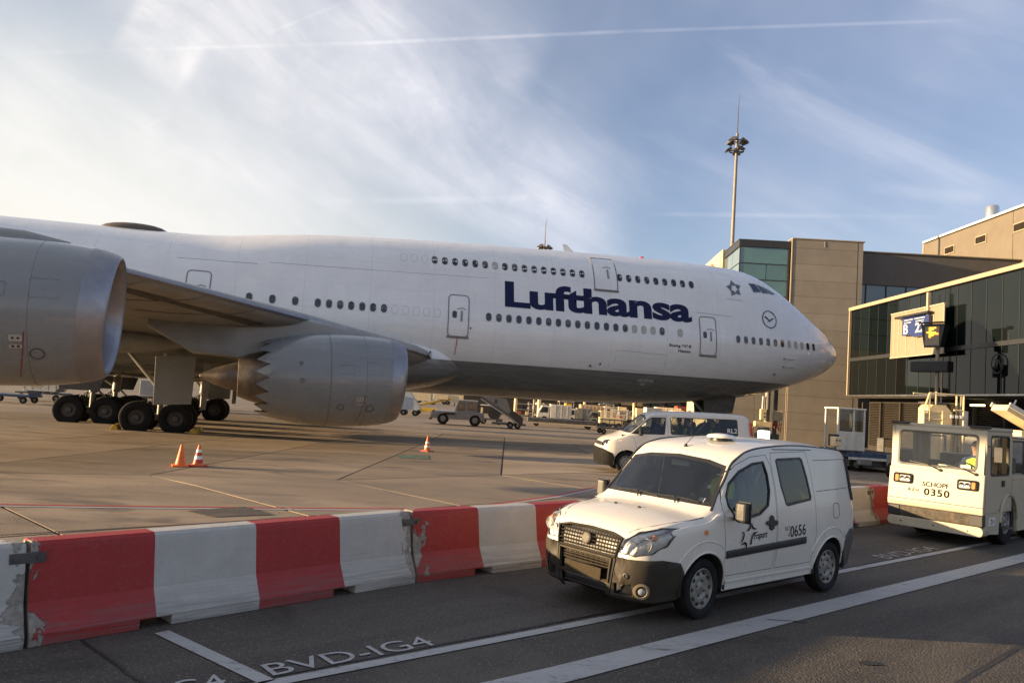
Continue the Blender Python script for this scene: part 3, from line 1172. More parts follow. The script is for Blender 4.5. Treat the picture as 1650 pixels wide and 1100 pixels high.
for k in range(-16, -9):
    jet_window(ks(k), 5.87, 0.30, 0.43, M_PANE)
for k in (-22, -20, -18):
    jet_window(ks(k), 5.87, 0.30, 0.43, M_PANE)
for k in range(0, 19):
    jet_window(ks(k), 5.87, 0.30, 0.43, M_SHADE_GLINT if k in (15, 16, 17) else M_PANE)
jet_window(ks(20), 5.86, 0.30, 0.43, M_SHADE_GLINT)
for i in range(16):
    jet_window(ks(-5.36 + i), 8.56, 0.30, 0.43, M_SHADE_GLINT if i == 6 else M_PANE)
for i in range(9):
    jet_window(ks(13.69 + i), 8.56, 0.30, 0.43, M_PANE)
for i in range(12):
    jet_window(7.95 - 0.478 * i, 5.80, 0.27, 0.42, M_SHADE_GLINT if i in (7, 8, 9) else M_PANE)  # three paler nose panes stand in for a golden reflection


def outline_tube(pts, r, name, m, off=0.004, closed=True, parent=None):
    P = [skin(s, z, off) for s, z in pts]
    return MB().tube(P, r, 5, closed=closed, caps=not closed).build(name, m, parent or jet)


def dense(pts, step=0.25, closed=True):
    out = []
    n = len(pts)
    for i in range(n if closed else n - 1):
        a, b2 = Vector(pts[i]), Vector(pts[(i + 1) % n])
        k = max(1, int((b2 - a).length / step))
        for j in range(k):
            out.append(tuple(a + (b2 - a) * j / k))
    if not closed:
        out.append(pts[-1])
    return out


# plugged window outlines (seen only as rings)
for k in list(range(-9, -4)):
    outline_tube([(ks(k) + x, 5.87 + y) for x, y in rrect(-.15, -.21, .15, .21, .14, 3)], 0.007, 'window_plug', M_WFRAME, 0.0)
for k in (-8.36, -7.36, -6.36):
    outline_tube([(ks(k) + x, 8.56 + y) for x, y in rrect(-.15, -.21, .15, .21, .14, 3)], 0.007, 'window_plug', M_WFRAME, 0.0)


def jet_door(s0, s1, z0, z1, window=True, r=0.16, sill=True, label=None):
    """s0 < s1, a plug door with seal line, handle panel, porthole and sill"""
    nx, nz = 6, 14
    mb = MB()
    out = rrect(s0 + .03, z0 + .03, s1 - .03, z1 - .03, r, 4)
    vs = []
    for j in range(nz + 1):
        z = z0 + .03 + (z1 - z0 - .06) * j / nz
        # row clipped to the rounded outline
        e = 0.0
        dz = min(z - z0 - .03, z1 - .03 - z)
        if dz < r:
            e = r - sqrt(max(0, r * r - (r - dz) ** 2))
        for i in range(nx + 1):
            s = s0 + .03 + e + (s1 - s0 - .06 - 2 * e) * i / nx
            vs.append(skin(s, z, 0.012))
    fs = [(j * (nx + 1) + i, j * (nx + 1) + i + 1, (j + 1) * (nx + 1) + i + 1, (j + 1) * (nx + 1) + i) for j in range(nz) for i in range(nx)]
    mb.add(vs, fs, 0, True)
    d = mb.build('door', M_JET, jet)
    if label:
        d['label'] = label
    outline_tube(dense(rrect(s0, z0, s1, z1, r + .02, 4), 0.2), 0.027, 'door_seal', M_DOORF, 0.004, parent=d)
    if sill:
        w2 = []
        for j in range(7):
            s = s0 - 0.03 + (s1 - s0 + .06) * j / 6
            w2.append(skin(s, z0 - 0.02, 0.02))
        MB().tube(w2, 0.06, 6).build('door_sill', M_DOORF, d)
    if window:
        c = ((s0 + s1) / 2 + 0.20, z0 + (z1 - z0) * 0.52)
        pts = rrect(c[0] - .11, c[1] - .17, c[0] + .11, c[1] + .17, .07, 3)
        MB().add([skin(s, z, 0.022) for s, z in pts], [tuple(range(len(pts)))], 0).build('door_window', M_PANE, d)
    c = ((s0 + s1) / 2 - 0.14, z0 + (z1 - z0) * 0.50)
    mb = MB()
    mb.tube([skin(c[0], c[1] + .22, .03), skin(c[0], c[1] - .26, .03)], 0.045, 8)
    mb.tube([skin(c[0] + .22, c[1] + .32, .025), skin(c[0], c[1] + .38, .025), skin(c[0] - .2, c[1] + .32, .025)], 0.018, 6)
    mb.build('door_handle', M_DOORF, d)
    return d


jet_door(9.27, 10.22, 4.82, 6.85)
d2 = jet_door(22.52, 23.52, 4.80, 6.84)
MB().tube([skin(23.02, 4.76, .03), skin(23.05, 4.3, .04), skin(23.07, 3.95, .03)], 0.016, 5).build('warning_ribbon', mat('red_ribbon', (0.45, 0.02, 0.02), 0.7, vary=0.1), d2)
jet_door(34.42, 35.45, 4.82, 6.90)
jet_door(14.72, 15.98, 7.80, 9.62, window=False, r=0.1)
outline_tube(dense([(14.85, 3.75), (12.1, 3.75), (12.05, 4.68), (14.85, 4.72)], 0.4), 0.008, 'cargo_door_seam', M_DOORF, 0.0)
outline_tube(dense([(36.0, 7.45), (32.5, 7.5)], 0.5, False), 0.010, 'skin_lap', M_SEAMC, 0.0, False)
outline_tube(dense([(32.0, 7.62), (21.5, 7.86)], 0.5, False), 0.007, 'skin_lap', M_SEAMC, 0.0, False)
outline_tube(dense([(10.4, 7.05), (8.2, 7.0)], 0.5, False), 0.010, 'skin_lap', M_SEAMC, 0.0, False)
outline_tube(dense([(1.35 + 0.0 * k, 4.5 + .25 * k) for k in range(10)], 0.3, False), 0.006, 'radome_seam', M_SEAMC, 0.0, False)
# probes, vents, drain ports
for s, z, r in ((4.95, 4.98, .05), (4.9, 4.55, .05), (5.35, 4.12, .07), (16.1, 3.85, .07), (15.6, 3.98, .06), (22.4, 5.25, .05), (13.5, 3.2, .05)):
    P, Qp = skin(s, z, -0.01), skin(s, z, 0.06)
    MB().tube([P, Qp], [r, r * .6], 8).build('probe', M_DSTEEL, jet)
for s, z in ((4.7, 4.98), (4.65, 4.55)):
    MB().tube([skin(s + .2, z, .07), skin(s - .5, z, .05)], 0.012, 5).build('pitot_tube', M_DOORF, jet)
for s, z in ((13.2, 3.30), (12.9, 3.32), (12.6, 3.30), (13.0, 3.12)):
    q = rrect(s - .13, z - .07, s + .13, z + .07, .02, 1)
    MB().add([skin(a, c, .01) for a, c in q], [tuple(range(len(q)))], 0).build('access_panel', mat('panel_pale', (0.34, 0.35, 0.33), 0.4, vary=0.05), jet)

# ---- cockpit windows
for poly in ([(6.86, 9.02), (6.42, 9.05), (6.12, 8.60), (6.66, 8.52)], [(6.32, 9.02), (6.05, 8.97), (5.42, 8.60), (6.02, 8.55)], [(5.95, 8.95), (5.6, 8.86), (5.02, 8.62), (5.32, 8.56)]):
    mb = MB()
    g = dense(poly, 0.12)
    c = (sum(p[0] for p in g) / len(g), sum(p[1] for p in g) / len(g))
    vs = [skin(s, z, 0.012) for s, z in g] + [skin(c[0], c[1], 0.014)]
    n = len(g)
    mb.add(vs, [(k, (k + 1) % n, n) for k in range(n)], 0, True)
    wo = mb.build('cockpit_window', mat('cockpit_glass', (0.012, 0.022, 0.05), 0.06, vary=0, coat=1.0), jet)
    outline_tube(g, 0.018, 'cockpit_window_frame', M_WFRAME, 0.008, parent=wo)

# ---- lettering and emblems on the skin
x0, z0 = 20.72, 6.45
letters('Lufthansa', 1.0, lambda x, y: skin(x0 - x, z0 + y, 0.012), 'title_lettering', M_NAVY, jet, bold=0.036, cut=0.17, fit=(10.08, 1.36), spacing=0.97)
for body, s_r, z, wd, hh in (('Boeing 747-8', 10.75, 5.08, 1.22, 0.19), ('Hessen', 10.75, 4.86, 0.70, 0.155)):
    letters(body, 1.0, lambda x, y, s_r=s_r, z=z, wd=wd: skin(s_r + wd - x, z + y, 0.012), 'type_lettering', M_NAVY, jet, bold=0.02, cut=0.3, fit=(wd, hh))
# five-pointed emblem of separate dark arrowheads
mb = MB()
cs, cz, R0 = 7.92, 8.60, 0.50
for k in range(5):
    a = radians(90 + 72 * k + 8)
    d = Vector((cos(a), sin(a)))
    n_ = Vector((-d.y, d.x))
    tip = d * R0
    q = [tip, d * R0 * 0.42 + n_ * 0.21, d * R0 * 0.30 - n_ * 0.02, d * R0 * 0.42 - n_ * 0.17]
    mb.add([skin(cs - p.x * 1.0, cz + p.y, 0.012) for p in q], [(0, 1, 2, 3)], 0)
mb.build('star_emblem', mat('emblem_grey', (0.13, 0.13, 0.14), 0.3, vary=0.2, scale=8, coat=0.5), jet)
letters('STAR ALLIANCE', 1.0, lambda x, y: skin(8.45 - x, 7.93 + y, 0.012), 'emblem_lettering', M_WFRAME, jet, bold=0.0, cut=0.3, fit=(0.95, 0.07))
# bird in a ring
cs, cz, R0 = 5.78, 7.08, 0.47
mb = MB()
mb.tube([skin(cs - R0 * cos(2 * pi * k / 40), cz + R0 * sin(2 * pi * k / 40), 0.008) for k in range(40)], 0.024, 5, closed=True)
bird = [[(-.36, .13), (-.25, .16), (-.10, .06), (0, -.05), (.08, -.02), (.02, -.10), (-.04, -.09), (-.2, .02)], [(0.0, -.05), (.16, .06), (.38, .10), (.22, .02), (.06, -.09), (-.02, -.11)], [(0.02, -.10), (-.2, -.19), (-.10, -.10), (-.02, -.06)]]
for q in bird:
    mb.add([skin(cs - x, cz + y, 0.012) for x, y in q], [tuple(range(len(q)))], 0)
mb.build('bird_emblem', M_NAVY, jet)

# ---- dome, blade aerial, beacon on the crown
rings = []
for k in range(11):
    a = pi * k / 10
    s = 38.5 - 1.5 * cos(a)
    h_ = max(0.02, 0.44 * sin(a) ** 0.7)
    wd = max(0.05, 0.9 * sin(a) ** 0.6)
    zt = interp(Z_TOP, s) - 0.14
    rings.append([A(s, wd * cos(pi * j / 10), zt + h_ * sin(pi * j / 10)) for j in range(11)])
MB().loft(rings, ringclosed=False, caps=False).build('aerial_dome', mat('aerial_dome_brown', (0.10, 0.075, 0.055), 0.5, vary=0.1), jet)
zt = interp(Z_TOP, 16.5)
MB().loft([[A(16.9, .02, zt - .1), A(16.4, .03, zt - .1), A(16.2, 0, zt - .1), A(16.4, -.03, zt - .1)], [A(17.05, .01, zt + .42), A(16.9, .015, zt + .42), A(16.82, 0, zt + .42), A(16.9, -.015, zt + .42)]], smooth=False).build('blade_aerial', M_WHITE, jet)
MB().lathe([(0, .14), (.10, .13), (.16, .09), (.18, 0.01)], A(12.4, 0, interp(Z_TOP, 12.4) - .04), (0, 0, 1), 16).build('beacon', M_RED, jet)


# ---- wing
def airfoil(n=14):
    pts = []
    for k in range(n + 1):
        x = (1 - cos(pi * k / n)) / 2
        y = 0.6 * (0.2969 * sqrt(x) - 0.126 * x - 0.3516 * x * x + 0.2843 * x**3 - 0.1015 * x**4)
        pts.append((x, y))
    up = [(x, y * 0.95) for x, y in pts]
    lo = [(x, -y * 0.80 + 0.10 * (x ** 3) * (1 - x) * 2) for x, y in pts]
    return up[::-1] + lo[1:-1]


AF = airfoil()
W_SEC = [(2.6, 23.9, 3.70, 15.0, .135, 2.5), (5.5, 25.6, 3.90, 13.4, .125, 2.0), (11.7, 29.6, 4.33, 10.4, .11, 1.2), (17.0, 34.2, 4.80, 8.3, .10, .8), (20.8, 37.55, 5.15, 7.0, .095, .2), (27, 43.0, 6.10, 5.0, .085, -.5), (33, 48.4, 7.1, 3.2, .08, -1.5)]
for side in (1, -1):
    rings = []
    for t, s0_, z_, ch, th, tw in W_SEC:
        r = []
        for x, y in AF:
            dx, dz = x * ch, y * ch * th / 0.12 * 0.95
            a = radians(tw)
            r.append(A(s0_ + dx, t * side, z_ + dz - dx * tan(a)))
        rings.append(r)
    wing = MB().loft(rings).build('wing', M_WINGU, jet, sharp=50)
    # bright leading edge with drooped flap panels behind it
    for a, b2 in ((0, 2), (2, 4), (4, 6)):
        pa, pb = W_SEC[a], W_SEC[b2]
        rg = []
        for f in (0.0, 0.25, 0.5, 0.75, 1.0):
            t = pa[0] + (pb[0] - pa[0]) * f
            i = 0
            while i < len(W_SEC) - 2 and W_SEC[i + 1][0] < t:
                i += 1
            q = (t - W_SEC[i][0]) / (W_SEC[i + 1][0] - W_SEC[i][0])
            sl, zl = (W_SEC[i][j] + (W_SEC[i + 1][j] - W_SEC[i][j]) * q for j in (1, 2))
            rg.append([A(sl + .18, t * side, zl + .13), A(sl + .02, t * side, zl + .08), A(sl - .05, t * side, zl), A(sl + .03, t * side, zl - .07), A(sl + .2, t * side, zl - .10)])
        MB().loft(rg, ringclosed=False, caps=False).build('leading_edge', M_LIP, wing, sharp=60)

    def wing_low(t, dx):
        i = 0
        while i < len(W_SEC) - 2 and W_SEC[i + 1][0] < t:
            i += 1
        q = (t - W_SEC[i][0]) / (W_SEC[i + 1][0] - W_SEC[i][0])
        sl, zl, ch, th, tw = (W_SEC[i][j] + (W_SEC[i + 1][j] - W_SEC[i][j]) * q for j in range(1, 6))
        x = dx / ch
        y = 0.6 * (0.2969 * sqrt(x) - 0.126 * x - 0.3516 * x * x + 0.2843 * x**3 - 0.1015 * x**4)
        y = -y * .8 + .1 * x**3 * (1 - x) * 2
        return A(sl + dx, t * side, zl + y * ch * th / .12 * .95 - dx * tan(radians(tw)) - .012)
    # leading edge flap slots and panel joints seen from below
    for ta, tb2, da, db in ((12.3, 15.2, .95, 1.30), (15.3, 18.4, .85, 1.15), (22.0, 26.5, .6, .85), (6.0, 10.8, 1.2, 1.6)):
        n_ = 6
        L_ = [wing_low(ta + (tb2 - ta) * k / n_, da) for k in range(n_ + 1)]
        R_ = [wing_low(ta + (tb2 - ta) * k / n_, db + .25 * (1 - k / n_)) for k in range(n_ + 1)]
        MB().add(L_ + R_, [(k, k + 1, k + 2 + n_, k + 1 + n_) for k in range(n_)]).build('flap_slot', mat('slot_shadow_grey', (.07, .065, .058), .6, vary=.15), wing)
    for ta in (12.2, 13.7, 15.25, 16.8, 18.5, 8.4, 22.5):
        MB().tube([wing_low(ta, .06 + .45 * k) for k in range(9)], .012, 4).build('panel_joint', M_SEAMC, wing)
    # flap track fairings under the wing
    for t, s_, z_, L in ((7.6, 34.5, 3.35, 6.0), (15.8, 37.0, 4.35, 5.0), (18.2, 38.6, 4.5, 4.4)):
        rg = []
        for k in range(9):
            f = k / 8
            rr = 0.42 * sin(pi * min(1, f * 0.97 + .03)) ** 0.6 + 0.02
            rg.append([A(s_ + L * f, t * side + rr * .6 * cos(2 * pi * j / 12), z_ - .1 * f * L * .3 + rr * sin(2 * pi * j / 12)) for j in range(12)])
        MB().loft(rg).build('flap_track_fairing', M_WINGU, wing)


# landing lamp in the root of the leading edge
MB().lathe([(0, .20), (.03, .18), (.035, .01)], A(24.32, 3.5, 3.80), (1, -.55, 0), 18).build('landing_lamp', M_BLACK, jet)
MB().lathe([(0, .15), (.05, .13), (.055, .01)], A(24.32, 3.5, 3.80), (1, -.55, 0), 18).build('landing_lamp', M_LENS, jet)


# ---- engines
def engine(parent, t, s0_, zc, k=1.0):
    """s0_ = intake lip station, zc = axis height"""
    o = A(s0_, t, zc)
    ax = Vector((-1, -0.115 * (1 if t > 0 else -1), -0.03)).normalized()

    def scarf(mb_):
        mb_.v = [(p[0] + .075 * (p[2] - zc) * max(0.0, 1 - (o.x - p[0]) / 1.5), p[1], p[2]) for p in mb_.v]
        return mb_
    e = thing_part('engine', parent)
    mb = MB()
    prof = [(0.54, 1.535), (0.8, 1.57), (1.1, 1.598), (1.7, 1.625), (2.4, 1.635), (3.1, 1.60), (3.7, 1.52), (4.2, 1.42), (4.55, 1.33)]
    mb.lathe(prof, o, ax, 56)
    # serrated edge of the fan nozzle
    n = 18
    ref = Vector((0, 0, 1))
    a_ = ax.cross(ref).normalized()
    b_ = a_.cross(ax)
    for c in range(n):
        q = []
        base = []
        for j in range(7):
            th = 2 * pi * (c + j / 6) / n
            base.append(o + ax * 4.55 + (a_ * cos(th) + b_ * sin(th)) * 1.33)
        tip = []
        for j in range(7):
            th = 2 * pi * (c + j / 6) / n
            f = 1 - abs(j / 3 - 1)
            tip.append(o + ax * (4.555 + 0.44 * f ** 0.8) + (a_ * cos(th) + b_ * sin(th)) * (1.33 - 0.135 * f))
        mb.add(base + tip, [(j, j + 1, j + 8, j + 7) for j in range(6)], 0, False)
    cowl = scarf(mb).build('cowl', M_COWL, e, sharp=60)
    # inner wall of the nozzle
    MB().lathe([(3.2, 1.30), (4.5, 1.27), (4.7, 1.22)], o, ax, 48).build('nozzle_wall', M_DSTEEL, cowl)
    # polished intake lip and inlet throat
    scarf(MB().lathe([(0.54, 1.537), (0.30, 1.49), (0.12, 1.43), (0.02, 1.375), (0.0, 1.335), (0.03, 1.29), (0.14, 1.24), (0.40, 1.20)], o, ax, 64)).build('intake_lip', M_LIP, e, sharp=80)
    mb = MB()
    mb.lathe([(0.40, 1.19), (0.9, 1.21), (1.45, 1.25), (1.5, 0.35)], o, ax, 40)
    scarf(mb).build('intake_throat', M_GREYPL, e)
    mb = MB()
    for c in range(18):
        th = 2 * pi * c / 18
        rad = a_ * cos(th) + b_ * sin(th)
        tan_ = ax.cross(rad)
        mb.add([o + ax * 1.36 + rad * .36 + tan_ * .05, o + ax * 1.30 + rad * 1.22 + tan_ * .16, o + ax * 1.46 + rad * 1.22 - tan_ * .16, o + ax * 1.46 + rad * .36 - tan_ * .05], [(0, 1, 2, 3)], 0)
    mb.lathe([(0.95, 0.01), (1.1, .14), (1.3, .28), (1.47, .36)], o, ax, 24, m=1)
    mb.build('fan', [M_DSTEEL, M_BLACK], e)
    # core nozzle and plug
    MB().lathe([(3.6, 1.02), (4.6, 0.96), (5.2, 0.80), (5.55, 0.66), (5.56, 0.60), (5.0, 0.58)], o, ax, 40).build('core_nozzle', M_HOT, e)
    MB().lathe([(5.1, 0.55), (5.6, 0.50), (6.3, 0.28), (6.75, 0.06), (6.78, 0.0)], o, ax, 32).build('exhaust_plug', M_HOT, e)
    # seams on the cowl
    for d, r in ((1.42, 1.612), (2.62, 1.636)):
        MB().tube([o + ax * d + (a_ * cos(2 * pi * j / 60) + b_ * sin(2 * pi * j / 60)) * (r - 0.006) for j in range(60)], 0.012, 5, closed=True).build('cowl_seam', M_SEAMC, cowl)

    def on_cowl(d, th, off=0.006):
        r = interp(prof, d) + off
        return o + ax * d + (a_ * cos(th) + b_ * sin(th)) * r
    side0 = 0.0
    # find the angle that faces starboard
    best = min(range(360), key=lambda q: (a_ * cos(radians(q)) + b_ * sin(radians(q))).y)
    s0a = radians(best)
    up1 = radians(best + 1)
    sgn = 1 if (a_ * cos(up1) + b_ * sin(up1)).z > 0 else -1

    def C(d, up, off=0.006):
        return on_cowl(d, s0a + sgn * up / 1.6, off)
    # small plates, ports and service doors
    for d, u, w_, h_, mm in ((1.62, -0.64, .24, .14, M_SVPLATE), (1.62, -0.82, .24, .09, M_SVPLATE)):
        q = rrect(d - w_ / 2, u - h_ / 2, d + w_ / 2, u + h_ / 2, .02, 1)
        MB().add([C(a1, b1, .012) for a1, b1 in q], [tuple(range(len(q)))], 0).build('warning_placard', mm, cowl)
        for dx in (-.05, .05):
            q = rrect(d + dx - .026, u - .024, d + dx + .026, u + .024, .012, 1)
            MB().add([C(a1, b1, .016) for a1, b1 in q], [tuple(range(len(q)))], 0).build('placard_mark', M_BLACK, cowl)
    MB().tube([C(1.47, -.5), C(1.50, -.9), C(1.56, -1.3), C(1.63, -1.7)], 0.011, 5).build('cowl_stripe', mat('dull_red_paint', (0.22, 0.03, 0.03), 0.5, vary=0.1), cowl)
    for d, u, r in ((2.25, -.95, .11), (1.25, -1.0, .13), (3.6, .55, .05), (3.55, -.05, .06)):
        MB().tube([C(d + r * cos(2 * pi * j / 16), u + r * sin(2 * pi * j / 16)) for j in range(16)], 0.009, 4, closed=True).build('service_port', M_BLACK, cowl)
    for d, u, w_, h_ in ((1.15, .42, .55, .42), (2.1, .35, .5, .3)):
        MB().tube([C(a1, b1, 0.0) for a1, b1 in rrect(d - w_ / 2, u - h_ / 2, d + w_ / 2, u + h_ / 2, .03, 2)], 0.006, 4, closed=True).build('service_door_seam', M_SEAMC, cowl)
    # strake on the inboard shoulder
    return e, o, ax


def thing_part(name, parent):
    """a child Empty that gathers the sub-parts of one part"""
    o = bpy.data.objects.new(name, None)
    o.empty_display_size = 0.2
    COL.objects.link(o)
    o.parent = parent
    return o


def pylon(t, s0_, zc, zw, sLE):
    """strut from the cowl's shoulder back and up into the wing"""
    st = [(s0_ + 1.3, zc + 1.45, zc + 1.62, .12), (s0_ + 2.2, zc + 1.3, zc + 1.78, .24), (s0_ + 3.3, zc + 1.2, zw + .02, .28), (sLE + .5, zc + .75, zw + .12, .30), (sLE + 2.2, zc + .45, zw + .0, .30), (sLE + 3.9, zc + .55, zw - .15, .26), (sLE + 5.4, zw - .62, zw - .3, .16)]
    rg = []
    for s, zb, zt, hw in st:
        rg.append([A(s, t + hw, zb + .06), A(s, t + hw, zt - .1), A(s, t + hw * .5, zt), A(s, t - hw * .5, zt), A(s, t - hw, zt - .1), A(s, t - hw, zb + .06), A(s, t - hw * .4, zb), A(s, t + hw * .4, zb)])
    return MB().loft(rg).build('engine_pylon', M_JGREY, jet, sharp=50)


for side in (1, -1):
    engine(jet, 11.7 * side, 26.40, 2.36)
    pylon(11.7 * side, 26.22, 2.36, 4.33, 29.6)
    engine(jet, 20.8 * side, 33.75, 3.36)
    pylon(20.8 * side, 33.55, 3.36, 5.15, 37.55)


# ---- landing gear
def wheel_mesh(r, w_, hub):
    """tyre and rim along local y"""
    ty = MB().lathe([(-w_ * .30, hub), (-w_ * .44, hub * 1.1), (-w_ * .5, r * .80), (-w_ * .42, r * .95), (-w_ * .25, r), (w_ * .25, r), (w_ * .42, r * .95), (w_ * .5, r * .80), (w_ * .44, hub * 1.1), (w_ * .30, hub)], (0, 0, 0), (0, 1, 0), 36)
    rm = MB()
    for sg in (-1, 1):
        rm.lathe([(sg * w_ * .30, hub), (sg * w_ * .33, hub * .93), (sg * w_ * .22, hub * .78), (sg * w_ * .18, hub * .45), (sg * w_ * .36, hub * .36), (sg * w_ * .38, 0.01)], (0, 0, 0), (0, 1, 0), 28)
        for k in range(8):
            a = 2 * pi * k / 8
            rm.tube([(cos(a) * hub * .60, sg * w_ * .18, sin(a) * hub * .60), (cos(a) * hub * .60, sg * w_ * .27, sin(a) * hub * .60)], hub * .06, 6)
    return ty, rm


_ty, _rm = wheel_mesh(0.655, 0.50, 0.33)
TY_MESH, RM_MESH = _ty.mesh('tyre', M_RUBBER), _rm.mesh('rim', mat('wheel_rim_grey', (0.075, 0.07, 0.065), 0.55, 0.2, vary=0.2, dirt=0.5, dirtcol=(0.05, 0.04, 0.035)))


def wheel(parent, loc, ty=TY_MESH, rm=RM_MESH):
    o = bpy.data.objects.new('tyre', ty)
    COL.objects.link(o)
    o.parent = parent
    o.location = loc
    q = bpy.data.objects.new('rim', rm)
    COL.objects.link(q)
    q.parent = parent
    q.location = loc
    return o


M_GEAR = mat('gear_grey', (0.30, 0.29, 0.27), 0.45, 0.1, vary=0.15, dirt=0.45, dirtcol=(0.06, 0.05, 0.045))


def main_gear(s, t, top, door=True):
    g = thing_part('main_gear', jet)
    zg = -0.30
    for ds in (-.735, .735):
        for dt in (-.56, .56):
            wheel(g, A(s + ds, t + dt, zg + .655))
        MB().tube([A(s + ds, t - .55, zg + .655), A(s + ds, t + .55, zg + .655)], 0.085, 10).build('axle', M_DSTEEL, g)
    mb = MB()
    mb.tube([A(s - .8, t, zg + .68), A(s + .8, t, zg + .68)], 0.14, 10)
    mb.tube([A(s, t, zg + .68), A(s, t, zg + 1.5)], 0.11, 12)
    mb.tube([A(s, t, zg + 1.45), A(s - .1, t * .97, top)], 0.19, 14)
    mb.tube([A(s, t, zg + 1.7), A(s + 1.4, t, top)], 0.08, 8)
    mb.tube([A(s, t, zg + 1.8), A(s, t * .55, top)], 0.08, 8)
    mb.tube([A(s - .2, t + .1, zg + .9), A(s - .55, t + .1, zg + 1.25), A(s - .2, t + .1, zg + 1.6)], 0.05, 8)
    mb.build('strut', M_GEAR, g)
    mb = MB()
    for k in range(5):
        x = .1 * k
        mb.tube([A(s + .7 - x, t + .35, zg + .85), A(s + .5 - x, t + .3, zg + 1.25 + .08 * k), A(s + .15, t + .2, zg + 1.1), A(s, t + .2, zg + 1.7)], 0.022, 6)
    mb.build('hydraulic_hose', M_BLACK, g)
    return g


for side in (1, -1):
    g = main_gear(35.6, 5.5 * side, 3.0)
    mb = MB()
    mb.prism([(34.22, 2.95), (35.78, 2.85), (35.72, 0.88), (34.28, 0.98)], 0.0, 0.05, lambda u, v, h: A(u, (6.32 + h) * side, v))
    mb.build('gear_door', M_JGREY, g, bevel=0.02)
    MB().prism([(33.75, 2.7), (34.05, 2.7), (34.05, .75), (33.85, .75)], 0.0, 0.05, lambda u, v, h: A(u, (5.4 + h) * side, v)).build('gear_door', M_WINGU, g)
    g = main_gear(39.15, 1.9 * side, 2.3)
    MB().prism([(38.4, 1.9), (40.4, 1.9), (40.2, 1.25), (38.6, 1.25)], 0.0, 0.05, lambda u, v, h: A(u, (3.0 + h) * side, v)).build('gear_door', M_GREYPL, g, bevel=0.02)
ng = thing_part('nose_gear', jet)
for dt in (-.28, .28):
    wheel(ng, A(7.9, dt, .655 - .05))
mb = MB()
mb.tube([A(7.9, 0, .6), A(7.9, 0, 1.5)], 0.1, 12)
mb.tube([A(7.9, 0, 1.4), A(7.8, 0, 3.0)], 0.15, 12)
mb.tube([A(7.9, 0, 1.5), A(9.3, 0, 2.8)], 0.07, 8)
mb.tube([A(7.9, -.3, .6), A(7.9, .3, .6)], 0.08, 8)
mb.build('strut', M_GEAR, ng)
for dt in (-.62, .62):
    MB().prism([(6.6, 2.9), (8.6, 2.75), (8.5, 1.75), (6.8, 1.85)], 0, .04, lambda u, v, h: A(u, dt + h, v)).build('gear_door', M_DSTEEL, ng)
# tail fin, out of frame but there
for side in (1, -1):
    MB().loft([[A(58, 1.5 * side, 7.2), A(61, 1.5 * side, 7.5), A(67, 1.5 * side, 7.2), A(61, 1.5 * side, 7.0)], [A(67, 11 * side, 8.3), A(68, 11 * side, 8.4), A(70, 11 * side, 8.3), A(68, 11 * side, 8.2)]], smooth=False).build('tailplane', M_WHITE, jet)
MB().loft([[A(54, 0, 8.8), A(58, .35, 8.8), A(66, 0, 8.6), A(58, -.35, 8.8)], [A(66, 0, 19.2), A(67.5, .15, 19.2), A(71, 0, 19.2), A(67.5, -.15, 19.2)]], smooth=False).build('tail_fin', M_NAVY, jet)
# ================================================================== TERMINAL
M_TAN = mat('tan_cladding', (0.245, 0.215, 0.175), 0.55, each=.05, vary=0.07, scale=0.8, bump=0.002, bscale=30, dirt=0.12, dirtcol=(0.16, 0.12, 0.09))
M_TAN2 = mat('sand_cladding', (0.155, 0.13, 0.10), 0.6, vary=0.06, scale=0.6, dirt=0.12, dirtcol=(0.22, 0.18, 0.13))
M_CREAMW = mat('cream_wall', (0.62, 0.50, 0.33), 0.6, vary=0.06)
M_ANTHR = mat('anthracite_cladding', (0.085, 0.08, 0.078), 0.5, vary=0.08, scale=0.7)
M_DFRAME = mat('dark_window_frame', (0.025, 0.026, 0.028), 0.4, vary=0.1)
M_COPING = mat('beige_coping', (0.36, 0.295, 0.21), 0.5, vary=0.06)
M_TEAL = mat('teal_glazing', (0.055, 0.135, 0.125), 0.05, each=.25, vary=0.10, scale=0.5, spec=1.0, coat=1.0)
M_BLUEGL = mat('blue_glazing', (0.02, 0.055, 0.075), 0.05, vary=0.10, scale=0.5, spec=1.0, coat=1.0)
M_DARKGL = mat('dark_glazing', (0.004, 0.006, 0.0065), 0.025, each=.8, vary=0.1, scale=0.3, spec=0.24)
M_DWALL = mat('dark_base_wall', (0.03, 0.026, 0.023), 0.9, vary=0.2, scale=1.2)  # colour darkened to stand in for shade over the pier base
M_LOUVRE = mat('brown_louvre', (0.026, 0.021, 0.017), 0.85, vary=0.15, spec=.05)  # slats darkened likewise, shade of the pier base put into the colour
M_ROOF = mat('roof_felt', (0.14, 0.13, 0.12), 0.9, vary=0.1)

RZB = atan2(-0.06, 1.0)
tb = thing('terminal_building', 'tan clad terminal block with teal glass stair tower and dark upper wing behind the nose', 'building', (23.91, 66.49, gz(23.91, 66.49)), RZB)
